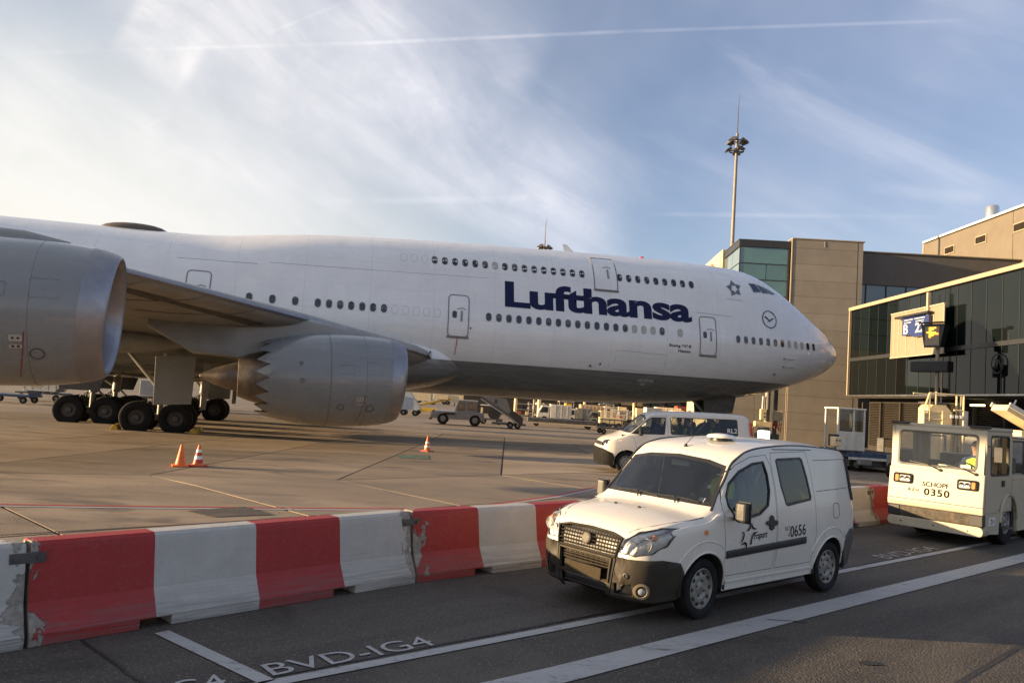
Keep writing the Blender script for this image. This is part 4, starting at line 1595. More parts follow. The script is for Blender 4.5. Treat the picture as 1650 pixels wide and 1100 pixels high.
# core volumes set 5 cm behind the cladding
mb = MB()
mb.box((2.97, 4.05, 8.8), (5.86, 8.0, 17.6))
mb.box((-2.25, 4.6, 8.5), (4.2, 7.6, 17.0))
mb.build('core', M_ANTHR, tb)
rows = [0.0, 1.25, 2.67, 4.1, 5.55, 7.0, 8.42, 9.87, 11.3, 12.71, 14.1, 15.53, 16.92, 17.72]
for i in range(len(rows) - 1):
    a, b2 = rows[i] + .007, rows[i + 1] - .007
    for xa, xb in ((0.0, 5.48), (5.50, 5.95)):
        MB().box(((xa + xb) / 2, -0.02 + (0.012 if xa > 5 else 0), (a + b2) / 2), (xb - xa - .02, 0.10, b2 - a)).build('cladding_panel', M_TAN, tb, bevel=0.006)
    if b2 > 0.5:
        MB().box((-0.03, 3.5, (a + b2) / 2), (0.06, 6.9, b2 - a)).build('cladding_panel', M_TAN2, tb)
    if b2 < 8.6:
        for xa, xb in ((-5.3, -2.65), (-2.63, -0.08)):
            MB().box(((xa + xb) / 2, 0.36, (a + b2) / 2), (xb - xa - .02, 0.10, b2 - a)).build('cladding_panel', M_TAN, tb, bevel=0.006)
MB().box((2.97, 4.0, 17.76), (6.2, 8.3, 0.08)).build('coping', M_COPING, tb)
# paler strip added up the corner, its colour standing in for the sunlit edge
MB().box((-0.10, -0.04, 13.2), (0.09, 0.14, 9.0)).build('corner_strip', M_COPING, tb)
MB().box((2.65, -0.085, 17.35), (0.07, 0.04, 0.5)).build('rain_spout', M_COPING, tb)
# stair tower glazing
zs = [8.44, 9.84, 11.24, 12.63, 14.03, 15.45, 16.90]
for i in range(len(zs) - 1):
    cols = [(-4.42, -0.32)] if i not in (1, 4) else [(-4.42, -2.15), (-2.13, -0.32)]
    for xa, xb in cols:
        MB().box(((xa + xb) / 2, 0.42, (zs[i] + zs[i + 1]) / 2), (xb - xa - .03, .04, zs[i + 1] - zs[i] - .05)).build('pane', M_TEAL, tb)
    for ya, yb in ((0.46, 3.2), (3.24, 6.4)):
        MB().box((-4.44, (ya + yb) / 2, (zs[i] + zs[i + 1]) / 2), (.04, yb - ya - .03, zs[i + 1] - zs[i] - .05)).build('pane', mat('pale_glazing', (0.14, 0.20, 0.19), 0.06, vary=0.1, scale=0.6, spec=1.0, coat=1.0), tb)
    MB().box((-2.37, 0.40, zs[i] - .005), (4.16, 0.10, 0.075)).build('transom', M_DFRAME, tb)
    MB().box((-4.47, 3.42, zs[i] - .005), (0.06, 5.9, 0.06)).build('transom', M_DFRAME, tb)
MB().box((-4.46, 0.40, 12.7), (0.08, 0.09, 8.5)).build('mullion', M_DFRAME, tb)
MB().box((-0.24, 0.36, 12.7), (0.16, 0.16, 8.5)).build('mullion', M_DFRAME, tb)
MB().box((-2.30, 3.5, 17.2), (4.55, 6.5, 0.60)).build('roof_band', M_DFRAME, tb)
MB().box((-2.30, 3.5, 17.52), (4.65, 6.6, 0.04)).build('roof_edge', M_STEEL, tb)
# dark upper wing to the right of the tower
mb = MB()
mb.box((14.0, 7.0, 7.0), (16.0, 7.4, 14.0))
mb.box((14.0, 7.2, 16.0), (16.0, 7.0, 2.9))
mb.build('wing_core', M_ANTHR, tb)
for k in range(8):
    x = 6.0 + 2.0 * k
    MB().box((x + 1.0, 3.0, 16.05), (1.996, 0.10, 2.92)).build('cladding_panel', M_ANTHR, tb)
    MB().box((x + 1.0, 3.0, 6.2), (1.985, 0.10, 12.3)).build('cladding_panel', M_ANTHR, tb)
MB().box((14.0, 3.2, 17.56), (16.1, 0.8, 0.10)).build('coping', M_TAN2, tb)
xs = [5.95, 7.44, 9.22, 10.97, 12.74, 14.5, 16.3, 18.1, 19.9]
for i in range(len(xs) - 1):
    MB().box(((xs[i] + xs[i + 1]) / 2, 3.06, 13.5), (xs[i + 1] - xs[i] - .09, .04, 2.12)).build('pane', M_BLUEGL, tb)
    MB().box((xs[i + 1], 3.0, 13.5), (.08, .12, 2.14)).build('mullion', M_DFRAME, tb)
MB().box((13.0, 2.98, 14.585), (14.1, .14, .06)).build('transom', M_DFRAME, tb)
MB().box((13.0, 2.98, 12.40), (14.1, .14, .08)).build('transom', M_DFRAME, tb)

# cream block behind the stair tower
cb = thing('cream_building', 'sunlit cream building with a brown arch, behind the teal stair tower', 'building', (19.6, 73.2, gz(19, 73)), RZB)
mb = MB()
mb.box((3.0, 8.0, 9.0), (6.0, 16.0, 17.6))
mb.build('wall', M_CREAMW, cb)
for k in range(5):
    for z in (15.0, 16.4):
        MB().box((-0.03, 1.0 + 2.6 * k + .9, z + .68), (0.05, 2.56, 1.36)).build('cladding_panel', M_CREAMW, cb)
MB().tube([(-0.10, 4.6 + 1.5 * cos(pi * j / 10), 15.3 + 1.75 * sin(pi * j / 10)) for j in range(11)], 0.14, 6).build('arch', mat('arch_brown', (0.35, 0.17, 0.06), 0.6, vary=0.1), cb)
MB().box((0.5, -0.03, 8.9), (1.0, 0.06, 17.7)).build('shaded_front_strip', M_TAN, cb)  # tan strip puts the shade of the front wall into its colour

# ------------------------------------------------------------------ glass pier, wall plane x = 26.4 facing the apron
pr = thing('glass_pier', 'dark glazed pier wing with beige roof edge on a recessed dark base', 'building', (26.4, 40.0, gz(26.4, 40)))
GZ0 = -gz(26.4, 40)
z_lo, z_md, z_hi = 3.93 + GZ0, 6.72 + GZ0, 10.55 + GZ0
y0, y1 = -21.0, 20.42
MB().box((5.2, (y0 + y1) / 2, (z_lo + z_hi) / 2), (10.0, y1 - y0 - .1, z_hi - z_lo)).build('core', M_ROOF, pr)
ycols = []
y = 0.25
while y < y1 - 0.3:
    ycols.append(y)
    y += 1.42
y = 0.25 - 1.42
while y > y0:
    ycols.insert(0, y)
    y -= 1.42
ycols.append(y1 - 0.14)
for i in range(len(ycols) - 1):
    ya, yb = ycols[i], ycols[i + 1]
    for za, zb in ((z_lo + .06, z_md - .14), (z_md + .14, z_hi - .02)):
        MB().box((0.13, (ya + yb) / 2, (za + zb) / 2), (.05, yb - ya - .05, zb - za), rz=random.uniform(-.0015, .0015)).build('pane', M_DARKGL, pr)
    MB().box((0.12, yb, (z_lo + z_hi) / 2), (.07, .045, z_hi - z_lo - .1)).build('mullion', M_DFRAME, pr)
MB().box((0.10, (y0 + y1) / 2, z_md), (.14, y1 - y0 - .3, .26)).build('transom', M_DFRAME, pr)
MB().box((0.05, (y0 + y1) / 2, z_hi + .13), (.34, y1 - y0, .27)).build('roof_edge', M_COPING, pr, bevel=0.03)
MB().box((0.04, y1 - .06, (z_lo + z_hi) / 2), (.24, .13, z_hi - z_lo)).build('corner_strip', M_COPING, pr, bevel=0.02)
MB().box((0.04, (y0 + y1) / 2, z_lo - .01), (.22, y1 - y0, .10)).build('sill_rail', M_STEEL, pr)
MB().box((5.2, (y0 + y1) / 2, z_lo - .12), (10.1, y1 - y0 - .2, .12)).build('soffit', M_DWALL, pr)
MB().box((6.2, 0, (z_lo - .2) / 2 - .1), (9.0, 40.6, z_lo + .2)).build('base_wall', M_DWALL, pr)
mb = MB()
for k in range(26):
    mb.box((1.62, 8.5, 0.3 + .125 * k), (.10, 23.0, .05), ry=radians(25))
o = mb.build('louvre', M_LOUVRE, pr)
o['kind'] = 'stuff'
for k in range(9):
    MB().box((1.50, -2.4 + 2.9 * k, 1.75), (.20, .16, 3.5)).build('base_post', M_DWALL, pr)
MB().box((1.3, -0.2, 1.15), (.5, 2.6, 2.3)).build('service_door', mat('pale_grey_metal', (0.13, 0.12, 0.105), 0.5, vary=0.1), pr)  # door colour darkened too, in place of shade on the base
lp = MB().box((1.05, 5.3, 3.40), (.10, 1.3, .10)).build('tube_lamp', mat('tube_lamp_light', (0.9, 0.85, 0.6), 0.4, vary=0, emit=((1.0, 0.85, 0.45), 2.2)), pr)
# ring emblem on the glass
mb = MB()
cy, cz = gp(1612, 582).y, 0
mb.tube([(-0.06 + .05, 1.85 + .52 * cos(2 * pi * k / 28), 5.62 + GZ0 + .52 * sin(2 * pi * k / 28)) for k in range(28)], 0.03, 5, closed=True)
for a, b2 in (((1.55, 5.4), (1.75, 5.85)), ((1.75, 5.85), (1.9, 5.4)), ((1.95, 5.85), (2.15, 5.85)), ((1.95, 5.62), (2.1, 5.62)), ((1.95, 5.4), (2.15, 5.4)), ((1.95, 5.4), (1.95, 5.85))):
    mb.tube([(0.0, a[0], a[1] + GZ0), (0.0, b2[0], b2[1] + GZ0)], 0.022, 4)
mb.build('ring_emblem', M_BLACK, pr)

# far block above the pier
ub = thing('upper_building', 'sand coloured flat roofed building with framed vents and white roof edge above the pier', 'building', (45.0, 84.7, gz(45, 84)))
g0 = -gz(45, 84)
MB().box((8.0, -14.0, 11.0), (15.9, 28.0, 22.0 + 2 * g0)).build('core', M_TAN2, ub)
for k in range(3):
    ya, yb = [(0.0, -15.24), (-15.30, -22.0), (-22.06, -28.0)][k]
    MB().box((0.0, (ya + yb) / 2, 11.0), (.12, ya - yb, 22.0 + 2 * g0)).build('cladding_panel', M_TAN2, ub)
MB().box((0.1, -14.0, 22.2 + g0), (.6, 28.1, .20)).build('roof_edge', mat('white_roof_edge', (0.75, 0.70, 0.62), 0.5, vary=0.05), ub)
MB().box((-0.02, 0.0, 11.0), (.22, .2, 22.0 + 2 * g0)).build('corner_strip', M_COPING, ub)
for yc, zc, wd, hh in ((-10.55, 20.37, 1.8, .82), (-5.2, 20.37, 1.8, .82), (-17.2, 20.37, 3.6, .82)):
    v = MB().box((-0.10, yc, zc + g0), (.10, wd, hh)).build('vent', M_COPING, ub)
    MB().box((-0.13, yc, zc + g0), (.10, wd - .22, hh - .2)).build('vent_grille', M_LOUVRE, v)
fl = thing('exhaust_flue', 'shiny round steel flue standing on the sand coloured roof', 'flue', (46.2, 74.6, 22.2))
MB().lathe([(0, .62), (1.55, .62), (1.66, .56), (1.7, .3), (1.7, .01)], (0, 0, 0), (0, 0, 1), 24).build('flue_pipe', mat('bright_steel', (0.72, 0.70, 0.66), 0.22, 0.9, vary=0.1), fl)
MB().tube([(.62, -.5, .9), (.9, -.7, .95), (.95, -.75, 1.1)], .13, 8).build('flue_valve', M_STEEL, fl)

# ------------------------------------------------------------------ stand sign and panel
bd = thing('sign_panel', 'cream ribbed panel mounted on the dark glass behind the blue stand sign', 'panel', (25.9, 49.4, 6.45))
pw = [-3.2, -2.1, -1.0, 0.1, 1.2, 2.2, 2.75, 3.2]
M_SP = mat('sign_panel_cream', (0.27, 0.225, 0.16), 0.45, vary=0.06)
for i in range(len(pw) - 1):
    MB().box((0.0, (pw[i] + pw[i + 1]) / 2, 1.47), (.06, pw[i + 1] - pw[i] - .025, 2.94)).build('panel', M_SP, bd, bevel=0.01)
for y in pw:
    MB().box((-0.03, y, 1.47), (.05, .06, 2.98)).build('rib', mat('pale_trim', (0.42, 0.36, 0.27), 0.45, vary=0.05), bd)
MB().box((-0.02, 0, 2.97), (.14, 6.5, .08)).build('frame_rail', mat('pale_trim', (0.7, 0.62, 0.48)), bd)
MB().box((-0.02, 0, -0.03), (.14, 6.5, .06)).build('frame_rail', mat('pale_trim', (0.7, 0.62, 0.48)), bd)
MB().box((0.17, 0, 1.4), (.34, 5.4, .10)).build('bracket', M_DSTEEL, bd)
MB().box((-0.12, -1.55, 2.2), (.16, .18, 3.3)).build('conduit', mat('pale_trim', (0.7, 0.62, 0.48)), bd)

sg = thing('stand_sign', 'blue stand number sign with white letter and digits, on the cream ribbed panel', 'sign', (25.60, 49.05, 7.70))
M_SBLUE = mat('sign_blue', (0.012, 0.025, 0.13), 0.3, vary=0.05, coat=0.4)
M_SWHITE = mat('sign_white', (0.80, 0.80, 0.78), 0.4, vary=0)
mb = MB()
mb.prism([(1.60, 0.08), (0.35, 0.02), (0.1, -0.12), (-1.6, -.05), (-1.6, 1.16), (1.60, 1.22)], 0.0, 0.18, lambda u, v, h: Vector((h, u, v)))
mb.build('sign_box', M_SBLUE, sg, bevel=0.015)
MB().box((-0.02, 0.25, 1.30), (.34, 4.1, .13)).build('sign_hood', M_BLACK, sg)
MB().box((0.10, 1.0, .6), (.2, .10, .5)).build('sign_bracket', M_STEEL, sg)
sgf = lambda ox, oz: (lambda x, y: (-0.006, ox - x, oz + y))
letters('B', 1.0, sgf(1.38, 0.16), 'sign_letter', M_SWHITE, sg, bold=0.01, fit=(.52, .62))
letters('22', 1.0, sgf(-.05, 0.16), 'sign_digits', M_SWHITE, sg, bold=0.01, fit=(1.15, .62))
for (ya, yb, z) in ((1.35, .25, 1.05), (.05, -1.2, 1.05), (1.35, .45, .88), (-.1, -1.1, .88)):
    n_ = 7
    for k in range(n_):
        a = ya + (yb - ya) * k / n_
        b2 = ya + (yb - ya) * (k + .7) / n_
        MB().box((-0.004, (a + b2) / 2, z), (.006, abs(a - b2), .055)).build('print_mark', M_SWHITE, sg)

# docking guidance display on its pole
dk = thing('docking_display', 'black docking guidance display with orange lit panel, on a slim pole before the pier', 'display', (24.6, 44.6, gz(24.5, 44.9)), 0)
D0 = -gz(24.5, 44.9)
mb = MB()
hd = Matrix.Translation((0, 0.2, 7.22 + D0)) @ Matrix.Rotation(radians(212), 4, 'Z')
mb.add([(.30, -.70, .70), (.30, .70, .70), (.36, .46, -.68), (.36, -.46, -.68), (-.45, -.58, .62), (-.45, .58, .62), (-.3, .36, -.62), (-.3, -.36, -.62)],
       [(0, 1, 2, 3), (7, 6, 5, 4), (0, 4, 5, 1), (1, 5, 6, 2), (2, 6, 7, 3), (3, 7, 4, 0)], 0, False, hd)
mb.add([(.30, -.72, .72), (.62, -.72, .76), (.62, .72, .76), (.30, .72, .72), (.30, -.72, .79), (.62, -.72, .79), (.62, .72, .79), (.30, .72, .79)],
       [(0, 1, 2, 3), (4, 5, 6, 7), (0, 1, 5, 4), (1, 2, 6, 5), (2, 3, 7, 6), (3, 0, 4, 7)], 0, False, hd)
mb.build('display_housing', M_BLACK, dk)
mb = MB()
mb.add([(.345, -.42, .55), (.345, .42, .55), (.372, .42, -.56), (.372, -.42, -.56)], [(0, 1, 2, 3)], 0, False, hd)
scr = mb.build('screen', mat('screen_grey', (0.30, 0.25, 0.17), 0.25, vary=0.05), dk)
M_LED = mat('orange_led', (0.9, 0.25, 0.02), 0.4, vary=0, emit=((1.0, 0.26, 0.02), 2.6))
dots = ['01110', '00110', '00010', '01111', '11110', '00110', '00010']
mb = MB()
for r, row in enumerate(dots):
    for c, ch in enumerate(row):
        if ch == '1':
            mb.box((.36 + .004 * r / 7, .30 - .14 * c, .46 - .088 * r), (.02, .115, .07))
bmk = MB()
for vtx in [mb]:
    bmk.add([tuple(hd @ Vector(p)) for p in mb.v], mb.f, 0)
bmk.build('led_pattern', M_LED, scr)
mb = MB()
mb.tube([(.1, .1, 0), (.1, .1, 6.6 + D0)], .10, 10)
mb.tube([(.1, -.38, 0), (.1, -.38, 5.2 + D0)], .05, 8)
mb.box((.1, -.1, .1), (.7, .9, .2))
mb.build('pole', M_COPING, dk)
MB().box((-.1, .35, 5.45 + D0), (.6, 2.3, .62), rz=radians(28)).build('sensor_box', M_BLACK, dk, bevel=0.04)
MB().box((-.42, .5, 5.32 + D0), (.08, .35, .16), rz=radians(28)).build('sensor_window', M_CHROME, dk)


# ------------------------------------------------------------------ floodlight masts
def mast(name, label, loc, H, r0, whip, k_=.82):
    t = thing(name, label, 'floodlight mast', loc, 0, None)
    MB().tube([(0, 0, 0), (0, 0, H * .5), (0, 0, H)], [r0, r0 * .8, r0 * .55], 14).build('pole', mat('mast_grey', (0.20, 0.18, 0.155), 0.5, vary=0.12), t)
    mb = MB()
    for z in (H - 1.9, H - .9):
        mb.tube([(1.2 * k_ * cos(2 * pi * k / 10), 1.2 * k_ * sin(2 * pi * k / 10), z) for k in range(10)], .07, 6, closed=True)
        for k in range(4):
            mb.tube([(0, 0, z), (1.2 * k_ * cos(pi * k / 2), 1.2 * k_ * sin(pi * k / 2), z)], .06, 6)
    mb.build('head_frame', M_DSTEEL, t)
    for k in range(7):
        a = 2 * pi * k / 7 + .4
        z = (H - 1.8) if k % 2 else (H - .8)
        f = MB()
        M_ = Matrix.Translation((1.3 * k_ * cos(a), 1.3 * k_ * sin(a), z)) @ Matrix.Rotation(a, 4, 'Z') @ Matrix.Rotation(radians(32), 4, 'Y') @ Matrix.Scale(k_, 4)
        f.add([(.55, -.65, -.1), (.55, .65, -.1), (-.5, .45, -.15), (-.5, -.45, -.15), (.65, -.7, .12), (.65, .7, .12), (-.5, .4, .32), (-.5, -.4, .32)], [(0, 3, 2, 1), (4, 5, 6, 7), (0, 1, 5, 4), (1, 2, 6, 5), (2, 3, 7, 6), (3, 0, 4, 7)], 0, False, M_)
        f.build('floodlight', M_DSTEEL, t)
    MB().tube([(0, 0, H), (0, 0, H + whip * .7), (.05, 0, H + whip)], [.06, .035, .015], 6).build('antenna', M_DSTEEL, t)
    return t


mast('floodlight_mast', 'tall floodlight mast with ring of lamps and whip aerial behind the teal stair tower', (22.35, 80.0, gz(22, 80)), 31.7, .27, 4.2, .62)
mast('floodlight_mast', 'far floodlight mast whose lamps just clear the airliner roof', (3.0, 88.0, gz(3, 88)), 20.6, .16, 2.6, .5)
mb = MB()
# ================================================================== PEOPLE
def body_mat(name, cloth):
    m = bpy.data.materials.new(name)
    m.use_nodes = True
    t = NT(m.node_tree)
    b = m.node_tree.nodes['Principled BSDF']
    tc = t.n('ShaderNodeTexCoord').outputs['Object']
    sx = t.n('ShaderNodeSeparateXYZ')
    t.link(tc, sx.inputs[0])
    head = t.math('GREATER_THAN', sx.outputs[2], 0.675)
    hand = t.math('MULTIPLY', t.math('GREATER_THAN', sx.outputs[0], 0.345), t.math('GREATER_THAN', sx.outputs[2], 0.28))
    f = t.noise(tc, 14, 4)
    skin_c = t.mix(f, (0.44, 0.25, 0.17, 1), (0.55, 0.34, 0.25, 1))
    cl_c = t.mix(f, tuple(x * .7 for x in cloth) + (1,), tuple(min(1, x * 1.2) for x in cloth) + (1,))
    t.link(t.mix(t.math('MAXIMUM', head, hand), cl_c, skin_c), b.inputs['Base Color'])
    b.inputs['Roughness'].default_value = 0.7
    return m


def seated_person(label, loc, rz, cloth=(0.02, 0.035, 0.09), vest=True, hair=(0.05, 0.03, 0.02), turn=0.0, cap=False, group=None):
    V, E, R = [], [], []

    def add(p, r, par=None):
        V.append(p)
        R.append(r if isinstance(r, tuple) else (r, r))
        if par is not None:
            E.append((par, len(V) - 1))
        return len(V) - 1
    pel = add((0, 0, .10), (.13, .16))
    sp = add((-.03, 0, .32), (.115, .145), pel)
    ch = add((-.02, 0, .52), (.12, .165), sp)
    nk = add((0.0, 0, .665), .058, ch)
    hb = add((0.025, 0, .745), (.075, .068), nk)
    hm = add((0.03, 0, .83), (.098, .080), hb)
    add((0.018, 0, .905), (.07, .062), hm)
    for sy in (1, -1):
        sh = add((-.01, .17 * sy, .575), .07, ch)
        el = add((.10, .27 * sy, .36), .050, sh)
        wr = add((.335, .17 * sy, .40), .034, el)
        pm = add((.40, .15 * sy, .425), (.026, .036), wr)
        for k in range(4):
            a = add((.445, (.15 - .03 + .02 * k) * sy, .435 - .004 * k), .0095, pm)
            add((.475 - .004 * abs(k - 1), (.15 - .032 + .021 * k) * sy, .41), .0085, a)
        a = add((.405, (.115) * sy, .455), .011, pm)
        add((.43, .105 * sy, .47), .009, a)
        hp = add((.06, .09 * sy, .09), .095, pel)
        kn = add((.44, .13 * sy, .12), .068, hp)
        an = add((.50, .13 * sy, -.30), .045, kn)
        add((.63, .14 * sy, -.34), (.04, .035), an)
    me = bpy.data.meshes.new('person')
    me.from_pydata(V, E, [])
    o = bpy.data.objects.new('person', me)
    COL.objects.link(o)
    sk = o.modifiers.new('skin', 'SKIN')
    for i, r in enumerate(R):
        me.skin_vertices[0].data[i].radius = r
        me.skin_vertices[0].data[i].use_root = (i == 0)
    sk.use_smooth_shade = True
    su = o.modifiers.new('sub', 'SUBSURF')
    su.levels = su.render_levels = 2
    me.materials.append(body_mat('person_body', cloth))
    o.location = loc
    o.rotation_euler = (0, 0, rz)
    tag(o, label, 'person', group)
    # hair and face
    hm_ = mat('hair_%d' % int(hair[0] * 1000), hair, 0.6, vary=0.2)
    mb = MB()
    rg = []
    for j in range(7):
        ph = pi / 2 * j / 6
        rg.append([(0.022 + cos(a) * .096 * cos(ph) * (1.0 if cos(a) < .2 else .93), sin(a) * .084 * cos(ph), .845 + sin(ph) * .098 - (.05 if cos(a) < 0 else -.012) * (1 - j / 6)) for a in [2 * pi * k / 16 for k in range(16)]])
    mb.loft(rg)
    mb.build('cap' if cap else 'hair', hm_, o)
    mb = MB()
    mb.lathe([(0, .016), (.03, .012), (.038, .002)], (.108, 0, .812), (1, 0, -.25), 8)
    mb.build('nose', M_SKIN, o)
    for sy in (1, -1):
        MB().lathe([(0, .012), (.006, .010), (.009, .001)], (.112, .032 * sy, .845), (1, .25 * sy, 0), 8).build('eye', M_BLACK, o)
        MB().lathe([(0, .022), (.012, .02), (.016, .002)], (.02, .076 * sy, .82), (0, sy, 0), 8).build('ear', M_SKIN, o)
    MB().box((.112, 0, .772), (.012, .045, .010)).build('mouth', mat('lips', (0.33, 0.12, 0.10), 0.6, vary=0), o)
    if vest:
        mb = MB()
        rg = []
        for z, rx, ry in ((.06, .165, .185), (.2, .155, .175), (.35, .155, .175), (.48, .16, .19), (.58, .13, .185), (.63, .085, .11)):
            rg.append([(-.015 + rx * cos(2 * pi * k / 20), ry * sin(2 * pi * k / 20), z) for k in range(20)])
        mb.loft(rg, caps=False)
        v = mb.build('vest', M_VEST, o)
        for z, rx, ry in ((.22, .158, .178), (.36, .158, .178)):
            MB().lathe([(0, 1), (.045, 1)], (0, 0, 0), (0, 0, 1), 20).build('reflective_band', mat('reflective_tape', (.62, .62, .60), .35, .2, vary=0), v).matrix_local = Matrix.Translation((-.015, 0, z)) @ Matrix.Diagonal((rx + .003, ry + .003, 1, 1))
    return o


# ================================================================== CARVED CAR BODIES
from mathutils.bvhtree import BVHTree


def catmull(P, n):
    out = []
    for i in range(len(P) - 1):
        p0, p1, p2, p3 = Vector(P[max(i - 1, 0)]), Vector(P[i]), Vector(P[i + 1]), Vector(P[min(i + 2, len(P) - 1)])
        for k in range(n):
            t = k / n
            out.append(0.5 * ((2 * p1) + (p2 - p0) * t + (2 * p0 - 5 * p1 + 4 * p2 - p3) * t * t + (3 * p1 - p0 - 3 * p2 + p3) * t ** 3))
    out.append(Vector(P[-1]))
    return out


def shell(xs, sec, sub=4):
    """closed body skin from half sections sec(x) -> [(y, z)...] running keel to crown"""
    bm = bmesh.new()
    rows = []
    for x in xs:
        h = catmull(sec(x), sub)
        ring = [(x, p.x, p.y) for p in h] + [(x, -p.x, p.y) for p in h[-2:0:-1]]
        rows.append([bm.verts.new(p) for p in ring])
    n = len(rows[0])
    for i in range(len(rows) - 1):
        for k in range(n):
            l = (k + 1) % n
            bm.faces.new((rows[i][k], rows[i][l], rows[i + 1][l], rows[i + 1][k]))
    bm.faces.new(rows[0])
    bm.faces.new(rows[-1][::-1])
    bmesh.ops.recalc_face_normals(bm, faces=bm.faces)
    for f in bm.faces:
        f.smooth = True
    return bm


def carve(bm, poly, ax, keep):
    """cut the outline (seen along axis ax) out of the skin; returns the cut-out piece"""
    i, j = [(1, 2), (0, 2), (0, 1)][ax]
    lo = [min(p[k] for p in poly) - .02 for k in (0, 1)]
    hi = [max(p[k] for p in poly) + .02 for k in (0, 1)]

    def near():
        fs = []
        for f in bm.faces:
            c = f.calc_center_median()
            if not keep(c):
                continue
            us = [v.co[i] for v in f.verts]
            vs = [v.co[j] for v in f.verts]
            if max(us) >= lo[0] and min(us) <= hi[0] and max(vs) >= lo[1] and min(vs) <= hi[1]:
                fs.append(f)
        return fs
    n = len(poly)
    for k in range(n):
        p, q = poly[k], poly[(k + 1) % n]
        du, dv = q[0] - p[0], q[1] - p[1]
        if abs(du) + abs(dv) < 1e-6:
            continue
        no = [0, 0, 0]
        no[i], no[j] = -dv, du
        co = [0, 0, 0]
        co[i], co[j] = p
        fs = near()
        es = set(e for f in fs for e in f.edges)
        vs = set(v for f in fs for v in f.verts)
        bmesh.ops.bisect_plane(bm, geom=list(vs) + list(es) + fs, plane_co=co, plane_no=no, dist=1e-5)

    def inside(u, v):
        c = False
        for k in range(n):
            (x1, y1), (x2, y2) = poly[k], poly[(k + 1) % n]
            if (y1 > v) != (y2 > v) and u < (x2 - x1) * (v - y1) / (y2 - y1) + x1:
                c = not c
        return c
    cut = []
    for f in bm.faces:
        c = f.calc_center_median()
        if keep(c) and inside(c[i], c[j]):
            cut.append(f)
    out = bmesh.new()
    vm = {}
    for f in cut:
        vs = []
        for v in f.verts:
            if v not in vm:
                vm[v] = out.verts.new(v.co)
            vs.append(vm[v])
        nf = out.faces.new(vs)
        nf.smooth = True
    bmesh.ops.delete(bm, geom=cut, context='FACES')
    return out


def push(bm, d):
    """move a piece along its own normals"""
    bm.normal_update()
    for v in bm.verts:
        v.co += v.normal * d
    return bm


def piece(bm, name, m, parent, thick=0.0, off=0.0):
    bmesh.ops.recalc_face_normals(bm, faces=bm.faces) if False else None
    if off:
        push(bm, off)
    o = bm_build(bm, name, m, parent)
    if thick:
        md = o.modifiers.new('solid', 'SOLIDIFY')
        md.thickness = thick
        md.offset = -1
    return o


def patch_strip(hit, pts, w_, thick, m, name, parent, smooth=True):
    """raised moulding following the skin: pts = (u, v) along it, w_ = width in v"""
    mb = MB()
    rg = []
    for u, v in pts:
        a, na = hit(u, v + w_ / 2)
        b2, nb = hit(u, v - w_ / 2)
        rg.append([a - na * .005, a + na * thick * .7, (a * .8 + b2 * .2) + na * thick, (a * .2 + b2 * .8) + nb * thick, b2 + nb * thick * .7, b2 - nb * .005])
    mb.loft(rg, smooth=smooth)
    return mb.build(name, m, parent)


def car_wheel(r, w_, hub, name='wheel', steel=True):
    ty = MB().lathe([(-w_ * .36, hub), (-w_ * .47, hub * 1.12), (-w_ * .5, r * .86), (-w_ * .44, r * .965), (-w_ * .30, r), (w_ * .30, r), (w_ * .44, r * .965), (w_ * .5, r * .86), (w_ * .47, hub * 1.12), (w_ * .36, hub)], (0, 0, 0), (0, 1, 0), 40)
    for k in range(3):
        y = w_ * (-.18 + .18 * k)
    rm = MB()
    rm.lathe([(w_ * .40, hub * 1.0), (w_ * .42, hub * .96), (w_ * .30, hub * .90), (w_ * .26, hub * .80), (w_ * .34, hub * .70), (w_ * .36, hub * .50), (w_ * .28, hub * .36), (w_ * .33, hub * .28), (w_ * .35, 0.01)], (0, 0, 0), (0, 1, 0), 36)
    rm.lathe([(-w_ * .40, hub), (-w_ * .2, hub * .9), (-w_ * .2, 0.01)], (0, 0, 0), (0, 1, 0), 24)
    for k in range(10):
        a = 2 * pi * k / 10
        c = Vector((cos(a) * hub * .77, w_ * .305, sin(a) * hub * .77))
        rm.lathe([(0, hub * .095), (.012, hub * .095), (.013, .001)], c, (0, 1, 0), 10, m=1)
    for k in range(4):
        a = 2 * pi * k / 4 + .4
        rm.tube([(cos(a) * hub * .38, w_ * .28, sin(a) * hub * .38), (cos(a) * hub * .38, w_ * .36, sin(a) * hub * .38)], hub * .055, 6, m=1)
    return ty.mesh('tyre', M_RUBBER), rm.mesh('rim', [mat('steel_wheel', (0.26, 0.245, 0.22), 0.45, 0.3, vary=0.12, scale=8, dirt=0.35, dirtcol=(0.14, 0.11, 0.08)), M_BLACK])


def put_wheels(parent, spots, ty, rm, r, steer=0.0):
    for x, y in spots:
        wp = thing_part('wheel', parent)
        wp.location = (x, y, r)
        wp.rotation_euler = (0, 0, (steer if x > -.5 else 0) + (0 if y > 0 else pi))
        for nm, me in (('tyre', ty), ('rim', rm)):
            o = bpy.data.objects.new(nm, me)
            COL.objects.link(o)
            o.parent = wp


